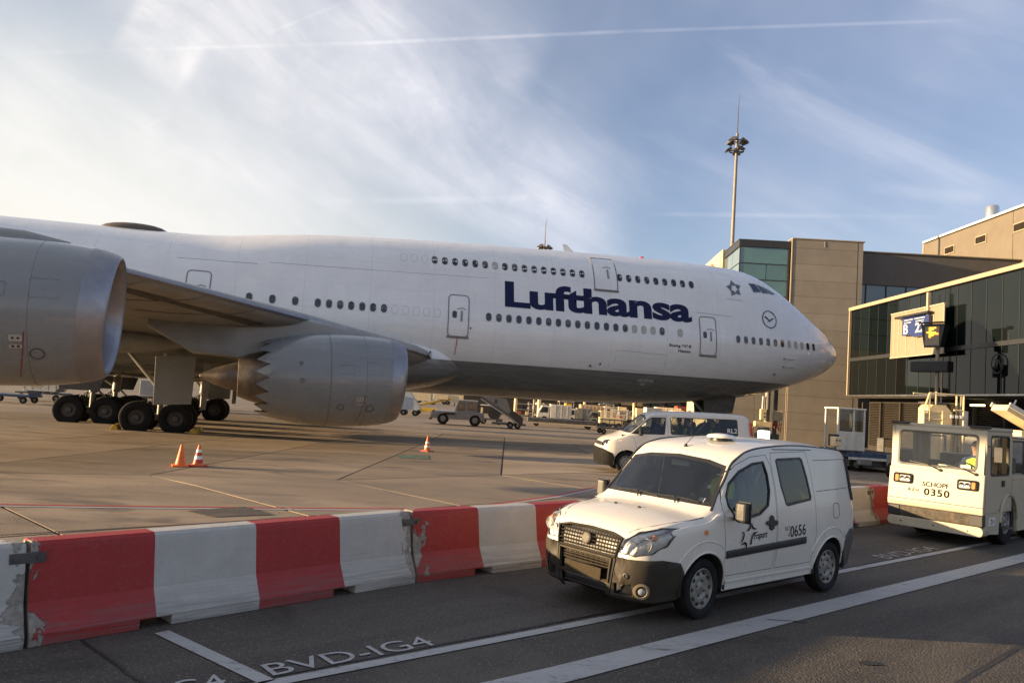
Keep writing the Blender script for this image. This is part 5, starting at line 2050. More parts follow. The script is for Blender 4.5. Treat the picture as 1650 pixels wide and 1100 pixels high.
M_VANW = mat('van_white_paint', (0.68, 0.64, 0.575), 0.30, vary=0.03, scale=1.5, coat=0.5, dirt=0.14, dirtcol=(0.42, 0.36, 0.28), inside=(0.06, 0.06, 0.06))
M_WSGLASS = glass('windscreen_glass', (0.62, 0.66, 0.63), 1.3)
M_SGLASS = glass('side_glass', (0.72, 0.74, 0.66), 1.1)
M_PRIV = glass('dark_side_glass', (0.36, 0.42, 0.38), 0.9)
M_LENSG = glass('clear_lens', (0.97, 0.97, 0.97), 1.0, 0.03)
M_SILVER = mat('lamp_reflector', (0.80, 0.78, 0.74), 0.4, 0.0, vary=0.2, scale=20)
M_GRILLE = mat('grille_bronze', (0.020, 0.017, 0.014), 0.6, 0.0, vary=0.1, spec=.15)
M_BUMP = mat('bumper_plastic', (0.040, 0.034, 0.026), 0.6, spec=.25, vary=0.12, scale=4, dirt=0.25, dirtcol=(0.10, 0.08, 0.06))
M_PLATE = mat('number_plate', (0.05, 0.04, 0.028), 0.8, spec=0.05, vary=0.1, scale=30, dirt=0.8, dirtcol=(0.07, 0.055, 0.045))
M_DECAL = mat('decal_black', (0.014, 0.014, 0.018), 0.9, vary=0, spec=.05)


# ------------------------------------------------------------------ small service van
vz = 230.16
van = thing('small_van', 'white small service van with dark bumper and number 0656, driving beside the barrier', 'van', (1.521, 8.345, 0.0), radians(90 - vz))
van.scale = (.96, .96, .96)
ZC = [(-3.275, .60), (-3.25, .80), (-3.20, 1.20), (-3.13, 1.55), (-3.06, 1.70), (-2.95, 1.765), (-2.6, 1.80), (-1.8, 1.82), (-1.3, 1.79), (-.95, 1.745), (-.75, 1.695), (-.62, 1.63), (-.10, 1.135), (0.0, 1.065), (.3, 1.025), (.55, .975), (.70, .925), (.79, .87), (.845, .79), (.875, .65), (.885, .50)]
ZE = [(-3.275, .55), (-3.25, .74), (-3.20, 1.12), (-3.13, 1.48), (-3.06, 1.63), (-2.95, 1.70), (-2.6, 1.73), (-1.8, 1.755), (-1.2, 1.725), (-.85, 1.67), (-.62, 1.55), (-.48, 1.40), (-.15, 1.045), (0, .99), (.3, .962), (.55, .918), (.70, .872), (.79, .815), (.845, .735), (.875, .60), (.885, .46)]
YE = [(-3.275, .62), (-3.2, .70), (-3.06, .70), (-1.8, .705), (-.9, .69), (-.62, .695), (-.15, .775), (.3, .735), (.55, .695), (.70, .64), (.79, .585), (.845, .52), (.885, .44)]
YB = [(-3.275, .72), (-3.2, .80), (-3.0, .825), (-2.4, .85), (-.3, .855), (.2, .84), (.45, .815), (.62, .78), (.74, .72), (.82, .64), (.86, .57), (.885, .49)]
ZB = [(-3.275, .36), (-3.1, .27), (-2.6, .25), (0.3, .23), (.7, .21), (.885, .24)]


def van_sec(x):
    zc, ze, ye, yb, zb = (interp(T, x) for T in (ZC, ZE, YE, YB, ZB))
    belt = min(1.0, ze - .05)
    zm = zb + (belt - zb) * .5
    ys = yb - .05
    up = max(0.0, ze - belt)
    return [(0, zb), (ys * .6, zb), (ys - .03, zb + .005), (ys, zb + .05), (yb + .008, zm), (yb, belt), (yb + (ye - yb) * .38, belt + up * .50), (ye + .03, ze - .03), (ye, ze + .008), (ye - .09, ze + (zc - ze) * .35), (ye * .5, ze + (zc - ze) * .82), (0, zc)]


xs = []
x = -3.275
while x < .885:
    xs.append(x)
    x += .02 if x > .6 or x < -3.0 else .045
xs.append(.885)
vb = shell(xs, van_sec, 4)
vbvh = BVHTree.FromBMesh(vb)


def v_side(x, z, sg=1):
    loc, nr, _, _ = vbvh.ray_cast(Vector((x, 3 * sg, z)), Vector((0, -sg, 0)))
    if loc is None:
        return Vector((x, .8 * sg, z)), Vector((0, sg, 0))
    return loc, (nr if nr.y * sg > 0 else -nr)


def v_front(y, z):
    loc, nr, _, _ = vbvh.ray_cast(Vector((3, y, z)), Vector((-1, 0, 0)))
    if loc is None:
        return Vector((.8, y, z)), Vector((1, 0, 0))
    return loc, (nr if nr.x > 0 else -nr)


def v_top(x, y):
    loc, nr, _, _ = vbvh.ray_cast(Vector((x, y, 4)), Vector((0, 0, -1)))
    return loc, nr


sideP = lambda c: c.y > .35
sideN = lambda c: c.y < -.35
# wheel arches
for cx in (0.0, -2.566):
    circ = [(cx + .365 * cos(2 * pi * k / 28), .31 + .365 * sin(2 * pi * k / 28)) for k in range(28)]
    for kp in (sideP, sideN):
        carve(vb, circ, 1, lambda c, kp=kp: kp(c) and c.z < .75).free()
    for sg in (1, -1):
        MB().loft([[(cx + .37 * cos(radians(a)), y * sg, .31 + .37 * sin(radians(a))) for a in range(-8, 189, 14)] for y in (.46, .835)], caps=False, ringclosed=False).build('arch_liner', M_INT, van)
        # lip
        MB().tube([(cx + .37 * cos(radians(a)), v_side(cx + .385 * cos(radians(a)), .31 + .385 * sin(radians(a)), sg)[0].y, .31 + .37 * sin(radians(a))) for a in range(0, 181, 12)], .012, 6).build('arch_lip', M_VANW if cx == 0 else M_VANW, van)
# bumpers
fb = carve(vb, [(1.2, .1), (1.2, .605), (.62, .635), (.40, .60), (.33, .50), (.31, .1)], 1, lambda c: True)
grf = [(-.40, .60), (-.445, .80), (-.30, .83), (0, .842), (.30, .83), (.445, .80), (.40, .60)]
gr = carve(vb, grf, 0, lambda c: c.x > .5)
for nm, pg in (('bumper_intake', [(-.30, .15), (-.32, .345), (.32, .345), (.30, .15)]), ('lower_grille', [(-.335, .375), (-.355, .585), (.355, .585), (.335, .375)])):
    piece(carve(fb, pg, 0, lambda c: c.x > .5), nm, M_BLACK, van, off=-.03)
for sg in (1, -1):
    pg = [(.42 * sg, .27), (.42 * sg, .37), (.60 * sg, .38), (.60 * sg, .275)]
    piece(carve(fb, pg, 0, lambda c: c.x > .4), 'fog_lamp_recess', M_BLACK, van, off=-.015)
    p, nr = v_front(.665 * sg, .325)
    fl_ = MB()
    fl_.lathe([(-.02, .085), (.012, .082), (.016, .058), (.004, .05)], p, nr, 20, m=0)
    fl_.lathe([(.004, .05), (.014, .03), (.016, .001)], p, nr, 20, m=1)
    fl_.build('fog_lamp', [mat('fog_ring', (.26, .21, .14), .6, vary=.1, spec=.2), M_LENS], van)
rb = carve(vb, [(-3.5, .2), (-3.5, .76), (-3.06, .745), (-2.95, .66), (-2.935, .2)], 1, lambda c: True)
bp_ = piece(fb, 'bumper', M_BUMP, van, thick=.02, off=.012)
bp_['label'] = 'dark brown front bumper'
piece(rb, 'bumper', M_GREYPL, van, thick=.02, off=.012)
piece(gr, 'grille', M_BLACK, van, off=-.025)
# grille frame and slats
gp_ = MB()
gp_.tube([v_front(y, z)[0] + Vector((.012, 0, 0)) for y, z in dense(grf, .06)], .014, 6, closed=True)
for k in range(5):
    z = .645 + .036 * k
    hw = .385 + .008 * k
    gp_.tube([v_front(-hw + 2 * hw * j / 12, z)[0] + Vector((.006, 0, 0)) for j in range(13)], .0085, 5)
for k in range(10):
    y = -.36 + .08 * k
    gp_.tube([v_front(y, z)[0] + Vector((.002, 0, 0)) for z in (.63, .72, .81)], .006, 4)
gp_.build('grille_slats', M_GRILLE, van)
e0, en = v_front(0, .725)
MB().lathe([(-.02, .062), (.03, .06), (.038, .045), (.036, .03), (.040, .0)], e0, en, 24).build('nose_badge', mat('badge_steel', (.085, .075, .06), .6, .0, vary=.2, scale=30), van)
lg = MB()
lg.tube([v_front(y, z)[0] + Vector((.022, 0, 0)) for y, z in dense([(-.345, .36), (-.365, .59), (.365, .59), (.345, .36)], .08)], .013, 5, closed=True)
for k in range(4):
    z = .49 + .027 * k
    lg.tube([v_front(-.34 + .68 * j / 10, z)[0] + Vector((-.01, 0, 0)) for j in range(11)], .006, 5)
for k in range(9):
    y = -.30 + .075 * k
    lg.tube([v_front(y, z)[0] + Vector((-.012, 0, 0)) for z in (.48, .58)], .006, 4)
lg.build('lower_grille_bars', mat('grille_sand', (.06, .048, .034), .6, .0, vary=.1, spec=.15), van)
# bumper edges beside the centre panel
for sg in (1, -1):
    MB().tube([v_front(sg * (.41 - .06 * k / 6), .60 - .42 * k / 6)[0] + Vector((.014, 0, 0)) for k in range(7)], .013, 5).build('bumper_seam', M_BLACK, van)
    p, nr = v_front(.55 * sg, .46)
    MB().lathe([(0, .032), (.012, .03), (.014, .016), (.006, .01), (.006, .001)], p + nr * .008, nr, 16).build('tow_eye_cap', M_BLACK, van)
pc, pn = v_front(0, .42)
pl = MB()
pl.box(tuple(pc + Vector((.035, 0, 0))), (.012, .52, .11), ry=radians(-4))
pl = pl.build('number_plate', M_PLATE, van, bevel=.004)
MB().box(tuple(pc + Vector((.030, 0, -.068))), (.03, .50, .016)).build('chrome_strip', M_CHROME, van)
# headlights
for sg in (1, -1):
    hl = [(.430, .668), (.62, .655), (.74, .69), (.80, .77), (.812, .86), (.79, .925), (.70, .925), (.57, .875), (.475, .79)]
    hl = [(y * sg, z) for y, z in hl]
    hb_ = carve(vb, hl, 0, lambda c: c.x > .25)
    inner = hb_.copy()
    lens = piece(hb_, 'headlight', M_LENSG, van, off=.004)
    piece(inner, 'reflector', M_SILVER, lens, off=-.022)
    for yy, zz, rr in ((.565, .735, .062), (.69, .775, .066)):
        p, nr = v_front(yy * sg, zz)
        d = Vector((1, .15 * sg, .05)).normalized()
        MB().lathe([(-.045, .006), (-.042, rr * .5), (-.03, rr * .8), (-.012, rr), (-.008, rr)], p, d, 20).build('reflector', mat('bright_bowl', (.75, .74, .72), .18, .5, vary=.15, scale=25), lens)
        MB().lathe([(-.042, .014), (-.022, .014), (-.018, .001)], p, d, 10).build('bulb', M_LENS, lens)
    p, nr = v_front(.735 * sg, .855)
    MB().lathe([(-.03, .03), (-.012, .03), (-.010, .001)], p, nr, 12).build('indicator_bulb', M_AMBER, lens)
    MB().tube([v_front(y, z)[0] + v_front(y, z)[1] * .002 for y, z in dense(hl, .08)], .006, 5, closed=True).build('lamp_seal', M_GREYPL, lens)
# windscreen
ws = [(-.745, 1.115), (-.4, 1.125), (0, 1.13), (.4, 1.125), (.745, 1.115), (.72, 1.22), (.685, 1.42), (.655, 1.53), (.42, 1.58), (0, 1.605), (-.42, 1.58), (-.655, 1.53), (-.685, 1.42), (-.72, 1.22)]
wf = carve(vb, ws, 0, lambda c: -1.0 < c.x < -.025 and c.z > 1.03)
wg = carve(wf, inset(ws, .038), 0, lambda c: True)
wo = piece(wg, 'windscreen', M_WSGLASS, van)
piece(wf, 'windscreen_surround', M_BLACK, wo)
# windows and doors of both sides
fwin = [(-.385, 1.12), (-.385, 1.23), (-.47, 1.36), (-.66, 1.49), (-.92, 1.575), (-1.14, 1.595), (-1.19, 1.45), (-1.20, 1.27), (-1.14, 1.10), (-.96, 1.01), (-.68, .975), (-.46, 1.02)]
swin = [(-1.38, 1.60), (-1.42, 1.625), (-1.92, 1.64), (-1.965, 1.615), (-2.04, 1.40), (-2.09, 1.17), (-2.07, 1.135), (-1.54, 1.085), (-1.50, 1.105), (-1.43, 1.30)]
fdoor = [(-.30, .40), (-.315, .67), (-.28, .99), (-.31, 1.19), (-.44, 1.42), (-.64, 1.555), (-.9, 1.640), (-1.2, 1.665), (-1.27, 1.55), (-1.30, 1.30), (-1.30, .70), (-1.27, .40)]
sdoor = [(-1.315, .40), (-1.315, 1.30), (-1.285, 1.55), (-1.30, 1.69), (-2.06, 1.71), (-2.13, 1.45), (-2.17, 1.1), (-2.18, .72), (-2.16, .66), (-2.12, .40)]
for sg, kp in ((1, sideP), (-1, sideN)):
    parts = {}
    for nm, outl in (('front', fwin), ('slide', swin)):
        if nm == 'slide' and sg < 0:
            continue
        fr = carve(vb, outl, 1, kp)
        parts[nm + '_g'] = carve(fr, inset(outl, .030), 1, lambda c: True)
        parts[nm + '_f'] = fr
    for nm, outl, pn_ in (('front', fdoor, 'door'), ('slide', sdoor, 'sliding_door')):
        if nm == 'slide' and sg < 0:
            continue
        gap = carve(vb, outl, 1, kp)
        dr = carve(gap, inset(outl, .006), 1, lambda c: True)
        d_o = piece(dr, pn_, M_VANW, van)
        piece(gap, 'door_gap', M_BLACK, d_o, off=-.006)
        piece(parts[nm + '_f'], 'window_seal', M_BLACK, d_o, off=.002)
        piece(parts[nm + '_g'], 'window', M_SGLASS if nm == 'front' else M_PRIV, d_o, off=-.003)
        if nm == 'front':
            wr = MB().tube([v_side(a, b2, sg)[0] + v_side(a, b2, sg)[1] * .004 for a, b2 in dense(inset(fwin, .012), .06)], .010, 5, closed=True)
            wr.build('window_trim', M_BLACK, d_o)
# bonnet gap
bn_side = lambda c: c.x > -.2 and c.z > .6
for sg in (1, -1):
    MB().tube([v_top(x, sg * y)[0] + Vector((0, 0, -.0)) for x, y in ((-.05, .76), (.15, .735), (.35, .69), (.55, .615), (.70, .52), (.77, .47))], .0045, 4).build('bonnet_seam', M_BLACK, van)
for y in (-.22, .12):
    p, nr = v_top(.22, y)
    MB().lathe([(0, .022), (.012, .016), (.016, .002)], p, nr, 10).build('washer_jet', M_BLACK, van)
# wipers
for y0_, y1_ in ((-.50, .10), (.02, .60)):
    wp = MB()
    pts = []
    for k in range(7):
        y = y0_ + (y1_ - y0_) * k / 6
        p, nr = v_front(y, 1.135 + .02 * sin(pi * k / 6))
        pts.append(p + nr * .018)
    wp.tube(pts, .007, 5)
    a, nr = v_front(y1_ * .6 + y0_ * .4, 1.10)
    wp.tube([a + nr * .02, pts[3] + nr * .012], .009, 5)
    wp.build('wiper', M_BLACK, van)
van_body = piece(vb, 'body', M_VANW, van)
# rain strips at the roof edge
for sg in (1, -1):
    P = []
    for x, z in ((-.17, 1.075), (-.32, 1.235), (-.46, 1.39), (-.60, 1.545), (-.72, 1.622), (-.9, 1.69), (-1.2, 1.735), (-1.8, 1.765), (-2.5, 1.745), (-2.95, 1.712), (-3.08, 1.64)):
        p, nr = v_side(x, z, sg)
        P.append(p + nr * .002)
    MB().tube(catmull(P, 4), .0145, 6).build('roof_strip', M_BLACK, van)
    patch_strip(lambda u, v, sg=sg: v_side(u, v, sg), [(-.33 - 1.60 * k / 10, .632 + .05 * k / 10) for k in range(11)], .078, .016, M_BLACK, 'side_moulding', van)
    # sill
    patch_strip(lambda u, v, sg=sg: v_side(u, v, sg), [(-.40 - 1.75 * k / 8, .335) for k in range(9)], .03, .008, M_VANW, 'sill_strip', van)
    # tail edge and lamp
    MB().tube([v_side(x, z, sg)[0] for x, z in ((-3.05, 1.62), (-3.10, 1.4), (-3.15, 1.1))], .03, 6).build('tail_lamp', M_RED if sg < 0 else M_BLACK, van)
sd_ = lambda u, v: v_side(u, v, 1)
# panel seams of the rear quarter, fuel flap
for pts in (((-2.22, 1.235), (-3.10, 1.26)), ((-2.20, 1.60), (-3.02, 1.615))):
    MB().tube([sd_(pts[0][0] + (pts[1][0] - pts[0][0]) * k / 8, pts[0][1] + (pts[1][1] - pts[0][1]) * k / 8)[0] for k in range(9)], .004, 4).build('panel_seam', M_GREYPL, van)
MB().tube([sd_(a, b2)[0] for a, b2 in rrect(-2.76, .90, -2.60, 1.08, .05, 3)], .0045, 4, closed=True).build('fuel_flap_seam', M_GREYPL, van)
MB().tube([sd_(-1.35 - .85 * k / 8, 1.725)[0] for k in range(9)], .006, 4).build('door_rail', M_GREYPL, van)
# swage above the arches
for cx in (0, -2.566):
    MB().tube([sd_(cx + .50 * cos(radians(a)), .33 + .46 * sin(radians(a)))[0] - Vector((0, .004, 0)) for a in range(25, 150, 10)], .012, 6).build('arch_swage', M_VANW, van)
# handles
hd_ = MB()
for cx_ in (-1.20, -1.385):
    pass
for q in ([(-1.10, .895), (-1.05, .925), (-1.10, .945), (-1.27, .945), (-1.31, .915), (-1.27, .885)], [(-1.175, .835), (-1.13, .86), (-1.14, .98), (-1.18, 1.005), (-1.22, .98), (-1.225, .86)]):
    n = len(q)
    pts = [sd_(u, v)[0] + sd_(u, v)[1] * .02 for u, v in q]
    bas = [sd_(u, v)[0] for u, v in q]
    hd_.add(bas + pts, [(k, (k + 1) % n, (k + 1) % n + n, k + n) for k in range(n)] + [tuple(range(n, 2 * n))], 0)
hd_.build('door_handle', M_BLACK, van, bevel=.006)
MB().tube([sd_(.02, .88)[0], sd_(.02, .88)[0] + sd_(.02, .88)[1] * .012], .026, 10).build('side_repeater', M_AMBER, van)
# mirrors
for sg in (1, -1):
    mr = MB()
    b0 = v_side(-.46, 1.00, sg)[0]
    for dz in (.0, .10):
        mr.tube([b0 + Vector((0, 0, dz)), b0 + Vector((.05, .07 * sg, dz + .01))], .022, 8)
    mo = mr.build('mirror', M_BLACK, van)
    sh_ = MB()
    sh_.box((b0.x + .075, b0.y + .145 * sg, 1.085), (.08, .145, .215))
    sh_.build('mirror_shell', M_BLACK, mo, bevel=.035, seg=3)
    MB().box((b0.x + .030, b0.y + .145 * sg, 1.085), (.02, .155, .225)).build('mirror_rim', M_BLACK, mo, bevel=.008)
    MB().box((b0.x + .018, b0.y + .145 * sg, 1.085), (.006, .13, .19)).build('mirror_glass', M_CHROME, mo)
# roof beacon base, antenna
p, nr = v_top(-1.22, .12)
bc = MB()
bc.lathe([(-.01, .13), (.025, .125), (.03, .09)], p, (0, 0, 1), 24, m=1)
bc.lathe([(.028, .165), (.045, .172), (.062, .15), (.078, .06), (.080, .001)], p, (0, 0, 1), 28, m=0)
bc.build('roof_beacon', [M_WHITE, M_BLACK], van)
p, nr = v_top(-.72, -.02)
an = MB()
an.lathe([(0, .022), (.03, .016), (.04, .007)], p, (-.4, 0, 1), 10)
an.tube([p + Vector((-.012, 0, .035)), p + Vector((-.30, .03, .27))], .0035, 5)
an.build('antenna', M_BLACK, van)
# decals
sdl = lambda ox, oz, dz=0.0: (lambda x, y: sd_(ox - x, oz + y + dz * x)[0] + sd_(ox - x, oz + y + dz * x)[1] * .005)
letters('Fraport', 1.0, sdl(-.83, .735, .03), 'door_lettering', M_DECAL, van, bold=0.008, cut=.12, fit=(.265, .10), shear=.25)
letters('0656', 1.0, sdl(-1.58, .735, .035), 'number_lettering', M_DECAL, van, bold=0.0, cut=.12, fit=(.34, .125))
letters('KLT', 1.0, sdl(-1.47, .815, .03), 'number_lettering', M_GREYPL, van, bold=0.0, cut=.1, fit=(.105, .045))
letters('A', 1.0, sdl(-1.53, .745, .03), 'number_lettering', M_GREYPL, van, bold=0.0, cut=.1, fit=(.04, .045))
lgm = MB()
for c in ([(-.70, .97, .014), (-.695, .925, .020), (-.665, .90, .016), (-.63, .895, .006)], [(-.72, .97, .012), (-.74, .925, .020), (-.78, .905, .014), (-.82, .905, .005)],
          [(-.545, .885, .006), (-.575, .865, .018), (-.565, .815, .020), (-.53, .775, .008)], [(-.535, .745, .006), (-.585, .765, .018), (-.625, .75, .022), (-.635, .70, .010)],
          [(-.84, .865, .006), (-.78, .86, .014), (-.735, .82, .020), (-.715, .74, .020)]):
    pts = catmull([Vector((u - .05, v - .03, w_ * 1.15)) for u, v, w_ in c], 4)
    L_, R_ = [], []
    for k, p in enumerate(pts):
        q = pts[min(k + 1, len(pts) - 1)] - pts[max(k - 1, 0)]
        nn = Vector((-q.y, q.x)).normalized() * p.z * .5
        for lst, s_ in ((L_, 1), (R_, -1)):
            a, nr = sd_(p.x + nn.x * s_, p.y + nn.y * s_)
            lst.append(a + nr * .012)
    n = len(pts)
    lgm.add(L_ + R_, [(k, k + 1, k + 1 + n, k + n) for k in range(n - 1)], 0)
lgm.build('star_logo', M_DECAL, van)
# windscreen stickers, mirror
stk = MB()
for y, z, w_, h_ in ((.60, 1.17, .07, .07), (.63, 1.44, .07, .02), (.60, 1.31, .05, .05)):
    p, nr = v_front(y, z)
    t1 = Vector((0, 1, 0))
    t2 = nr.cross(t1)
    P = p - nr * .006
    stk.add([P - t1 * w_ / 2 - t2 * h_ / 2, P + t1 * w_ / 2 - t2 * h_ / 2, P + t1 * w_ / 2 + t2 * h_ / 2, P - t1 * w_ / 2 + t2 * h_ / 2], [(0, 1, 2, 3)])
stk.build('windscreen_sticker', M_SWHITE, van)
MB().box((-.62, 0.0, 1.50), (.02, .24, .07), rz=.15).build('inside_mirror', M_CREAM, van, bevel=.01)
# interior
it = MB()
it.box((-1.3, 0, .42), (2.2, 1.5, .08))
it.box((-.32, 0, .84), (.40, 1.30, .26))
it.box((-2.25, 0, .95), (.05, 1.45, 1.3))
it.build('interior', M_INT, van)
M_SEAT = mat('seat_fabric', (.05, .05, .055), .9, vary=.3)
for y in (.38, -.38):
    se = MB()
    se.box((-.95, y, .66), (.5, .48, .16))
    se.box((-1.20, y, 1.0), (.14, .46, .62), ry=radians(-12))
    se.box((-1.28, y, 1.38), (.09, .26, .2), ry=radians(-10))
    se.build('seat', M_SEAT, van, bevel=.05)
sw = MB()
sw.tube([Vector((-.50, .38, 1.06)) + Vector((-.10 * sin(a) * 0 + .07 * sin(a), .185 * cos(a), .17 * sin(a))) for a in [2 * pi * k / 24 for k in range(24)]], .014, 6, closed=True)
sw.tube([(-.50, .38, 1.06), (-.25, .38, .92)], .025, 8)
sw.tube([(-.50, .20, 1.06), (-.50, .56, 1.06)], .014, 6)
sw.build('steering_wheel', M_BLACK, van)
ty, rm = car_wheel(.305, .185, .205)
put_wheels(van, [(0, .735), (-2.566, .735), (0, -.735), (-2.566, -.735)], ty, rm, .305, steer=radians(3))
M_ = Matrix.Translation(van.location) @ Matrix.Rotation(radians(90 - vz), 4, 'Z') @ Matrix.Scale(.96, 4)
seated_person('driver of the small van, dim behind the windscreen in yellow vest', tuple(M_ @ Vector((-.98, .38, .72))), radians(90 - vz), cloth=(.10, .09, .05))
# ================================================================== MINIBUS
M_BUSGL = glass('minibus_glass', (.58, .63, .62), .8)


def minibus():
    O = Vector((3.62, 24.18, 0))
    rz = radians(90 - 267.0)
    mbus = thing('minibus', 'white airport minibus marked RL2 with staff in yellow vests, passing behind the small van', 'minibus', tuple(O), rz)
    mbus.rotation_euler = (0, radians(1.6), rz)
    mbus.scale = (.96, .96, .96)
    xm = lambda x: x if x > -.3 else -.3 + (x + .3) * .822
    ZC = [(-4.80, .75), (-4.78, 1.2), (-4.72, 1.72), (-4.64, 1.90), (-4.5, 1.95), (-2.7, 1.985), (-1.3, 1.96), (-.98, 1.93), (-.80, 1.86), (.12, 1.24), (.25, 1.19), (.48, 1.12), (.64, 1.04), (.73, .94), (.77, .80), (.79, .60)]
    ZE = [(-4.80, .70), (-4.78, 1.12), (-4.72, 1.65), (-4.64, 1.84), (-4.5, 1.885), (-2.7, 1.92), (-1.3, 1.89), (-.98, 1.86), (-.75, 1.74), (-.10, 1.24), (.15, 1.15), (.25, 1.12), (.48, 1.05), (.64, .97), (.73, .87), (.77, .73), (.79, .54)]
    YE = [(-4.80, .80), (-4.5, .80), (-2.7, .80), (-1.0, .77), (-.1, .86), (.48, .76), (.64, .68), (.73, .60), (.79, .52)]
    YB = [(-4.80, .90), (-4.5, .945), (-.3, .95), (.35, .93), (.55, .88), (.68, .78), (.75, .68), (.79, .58)]
    ZB = [(-4.8, .36), (-4.2, .24), (.3, .22), (.9, .26)]

    ZC, ZE, YE, YB, ZB = ([(xm(a), b) for a, b in T] for T in (ZC, ZE, YE, YB, ZB))

    def sec(x):
        zc, ze, ye, yb, zb = (interp(T, x) for T in (ZC, ZE, YE, YB, ZB))
        belt = min(1.16, ze - .05)
        zm = zb + (belt - zb) * .5
        ys = yb - .06
        up = max(0, ze - belt)
        return [(0, zb), (ys * .6, zb), (ys - .03, zb + .005), (ys, zb + .05), (yb + .01, zm), (yb, belt), (yb + (ye - yb) * .36, belt + up * .5), (ye + .03, ze - .04), (ye, ze + .005), (ye - .10, ze + (zc - ze) * .45), (ye * .5, ze + (zc - ze) * .85), (0, zc)]
    xs, x = [], xm(-4.80)
    while x < .79:
        xs.append(x)
        x += .025 if x > .45 else .06
    xs.append(.79)
    sh = shell(xs, sec, 3)
    bvh = BVHTree.FromBMesh(sh)

    def hit(x, z, sg=1):
        l, n, _, _ = bvh.ray_cast(Vector((x, 3 * sg, z)), Vector((0, -sg, 0)))
        if l is None:
            return Vector((x, .9 * sg, z)), Vector((0, sg, 0))
        return l, n if n.y * sg > 0 else -n

    def hitf(y, z):
        l, n, _, _ = bvh.ray_cast(Vector((3, y, z)), Vector((-1, 0, 0)))
        return (l, n if n.x > 0 else -n) if l else (Vector((.85, y, z)), Vector((1, 0, 0)))
    sP, sN = (lambda c: c.y > .4), (lambda c: c.y < -.4)
    for cx in (0.0, -3.0):
        circ = [(cx + .40 * cos(2 * pi * k / 26), .34 + .40 * sin(2 * pi * k / 26)) for k in range(26)]
        for kp in (sP, sN):
            carve(sh, circ, 1, lambda c, kp=kp: kp(c) and c.z < .8).free()
        for sg in (1, -1):
            MB().loft([[(cx + .405 * cos(radians(a)), y * sg, .34 + .405 * sin(radians(a))) for a in range(-8, 189, 14)] for y in (.5, .93)], caps=False, ringclosed=False).build('arch_liner', M_INT, mbus)
    bmp = carve(sh, [(1.2, .1), (1.2, .76), (.72, .76), (.58, .68), (.45, .62), (.38, .50), (.36, .1)], 1, lambda c: True)
    piece(bmp, 'bumper', mat('matt_black_plastic', (.016, .016, .016), .8, vary=.2, spec=.1), mbus, off=.008)
    gl = [(-.5, .84), (-.52, .95), (.52, .95), (.5, .84)]
    piece(carve(sh, gl, 0, lambda c: c.x > .5), 'grille', M_BLACK, mbus)
    for sg in (1, -1):
        hl = [(.53 * sg, .83), (.55 * sg, 1.00), (.84 * sg, 1.05), (.86 * sg, .93), (.80 * sg, .84)]
        h_ = carve(sh, hl, 0, lambda c: c.x > .3)
        hc = h_.copy()
        lens = piece(h_, 'headlight', M_LENSG, mbus, off=.004)
        piece(hc, 'reflector', mat('dark_lamp_inner', (.05, .05, .055), .2, .4, vary=.2), lens, off=-.04)
        for yy in (.62, .74):
            p, n = hitf(yy * sg, .92)
            MB().lathe([(-.06, .01), (-.04, .045), (-.012, .055)], p, Vector((1, .2 * sg, 0)), 16).build('reflector', M_CHROME, lens)
    wsg = [(-.84, 1.27), (0, 1.30), (.84, 1.27), (.76, 1.73), (.4, 1.82), (0, 1.84), (-.4, 1.82), (-.76, 1.73)]
    wf = carve(sh, wsg, 0, lambda c: -1.2 < c.x < .08 and c.z > 1.2)
    wg = carve(wf, inset(wsg, .04), 0, lambda c: True)
    piece(wg, 'windscreen', M_WSGLASS, mbus)
    piece(wf, 'windscreen_surround', M_BLACK, mbus)
    w1 = [(-.12, 1.235), (-.42, 1.50), (-.68, 1.72), (-.78, 1.775), (-1.22, 1.79), (-1.24, 1.77), (-1.19, 1.27), (-1.16, 1.245)]
    w2 = rrect(-3.52, 1.255, -1.37, 1.80, .06, 2)
    for sg, kp in ((1, sP), (-1, sN)):
        fr = carve(sh, w1, 1, kp)
        g_ = carve(fr, inset(w1, .028), 1, lambda c: True)
        fr2 = carve(sh, w2, 1, kp)
        ga = carve(fr2, [(-3.49, 1.285), (-2.60, 1.285), (-2.60, 1.775), (-3.49, 1.775)], 1, lambda c: True)
        gb = carve(fr2, [(-2.56, 1.285), (-1.40, 1.285), (-1.40, 1.775), (-2.56, 1.775)], 1, lambda c: True)
        dl = [(-.30, .42), (-.33, .7), (-.22, 1.1), (-.10, 1.24), (-.45, 1.56), (-.74, 1.80), (-1.26, 1.84), (-1.30, 1.3), (-1.30, .42)]
        gap = carve(sh, dl, 1, kp)
        d_ = carve(gap, inset(dl, .007), 1, lambda c: True)
        do = piece(d_, 'door', M_VANW, mbus)
        piece(gap, 'door_gap', M_GREYPL, do)
        piece(fr, 'window_seal', M_BLACK, do)
        piece(g_, 'window', M_BUSGL, do)
        piece(fr2, 'window_seal', M_BLACK, mbus)
        piece(ga, 'window', M_BUSGL, mbus)
        piece(gb, 'window', M_BUSGL, mbus)
        h0, n0 = hit(-1.18, 1.13, sg)
        MB().box(tuple(h0 + n0 * .015), (.20, .03, .035)).build('door_handle', M_BLACK, do)
        b0 = hit(-.42, 1.23, sg)[0]
        MB().box((b0.x + .02, b0.y + .12 * sg, 1.33), (.12, .20, .26)).build('mirror', M_BLACK, mbus, bevel=.04)
        p, n = hit(.22, 1.02, sg)
        MB().box(tuple(p), (.12, .012, .03)).build('side_badge', M_CHROME, mbus)
        MB().tube([hit(-1.34 - 2.4 * k / 8, 1.12, sg)[0] for k in range(9)], .008, 4).build('slide_rail', M_GREYPL, mbus)
    piece(sh, 'body', M_VANW, mbus)
    rb = MB()
    rb.tube([hit(-3.93, 1.72)[0], hit(-3.98, 1.3)[0]], .035, 6)
    rb.build('tail_lamp', M_RED, mbus)
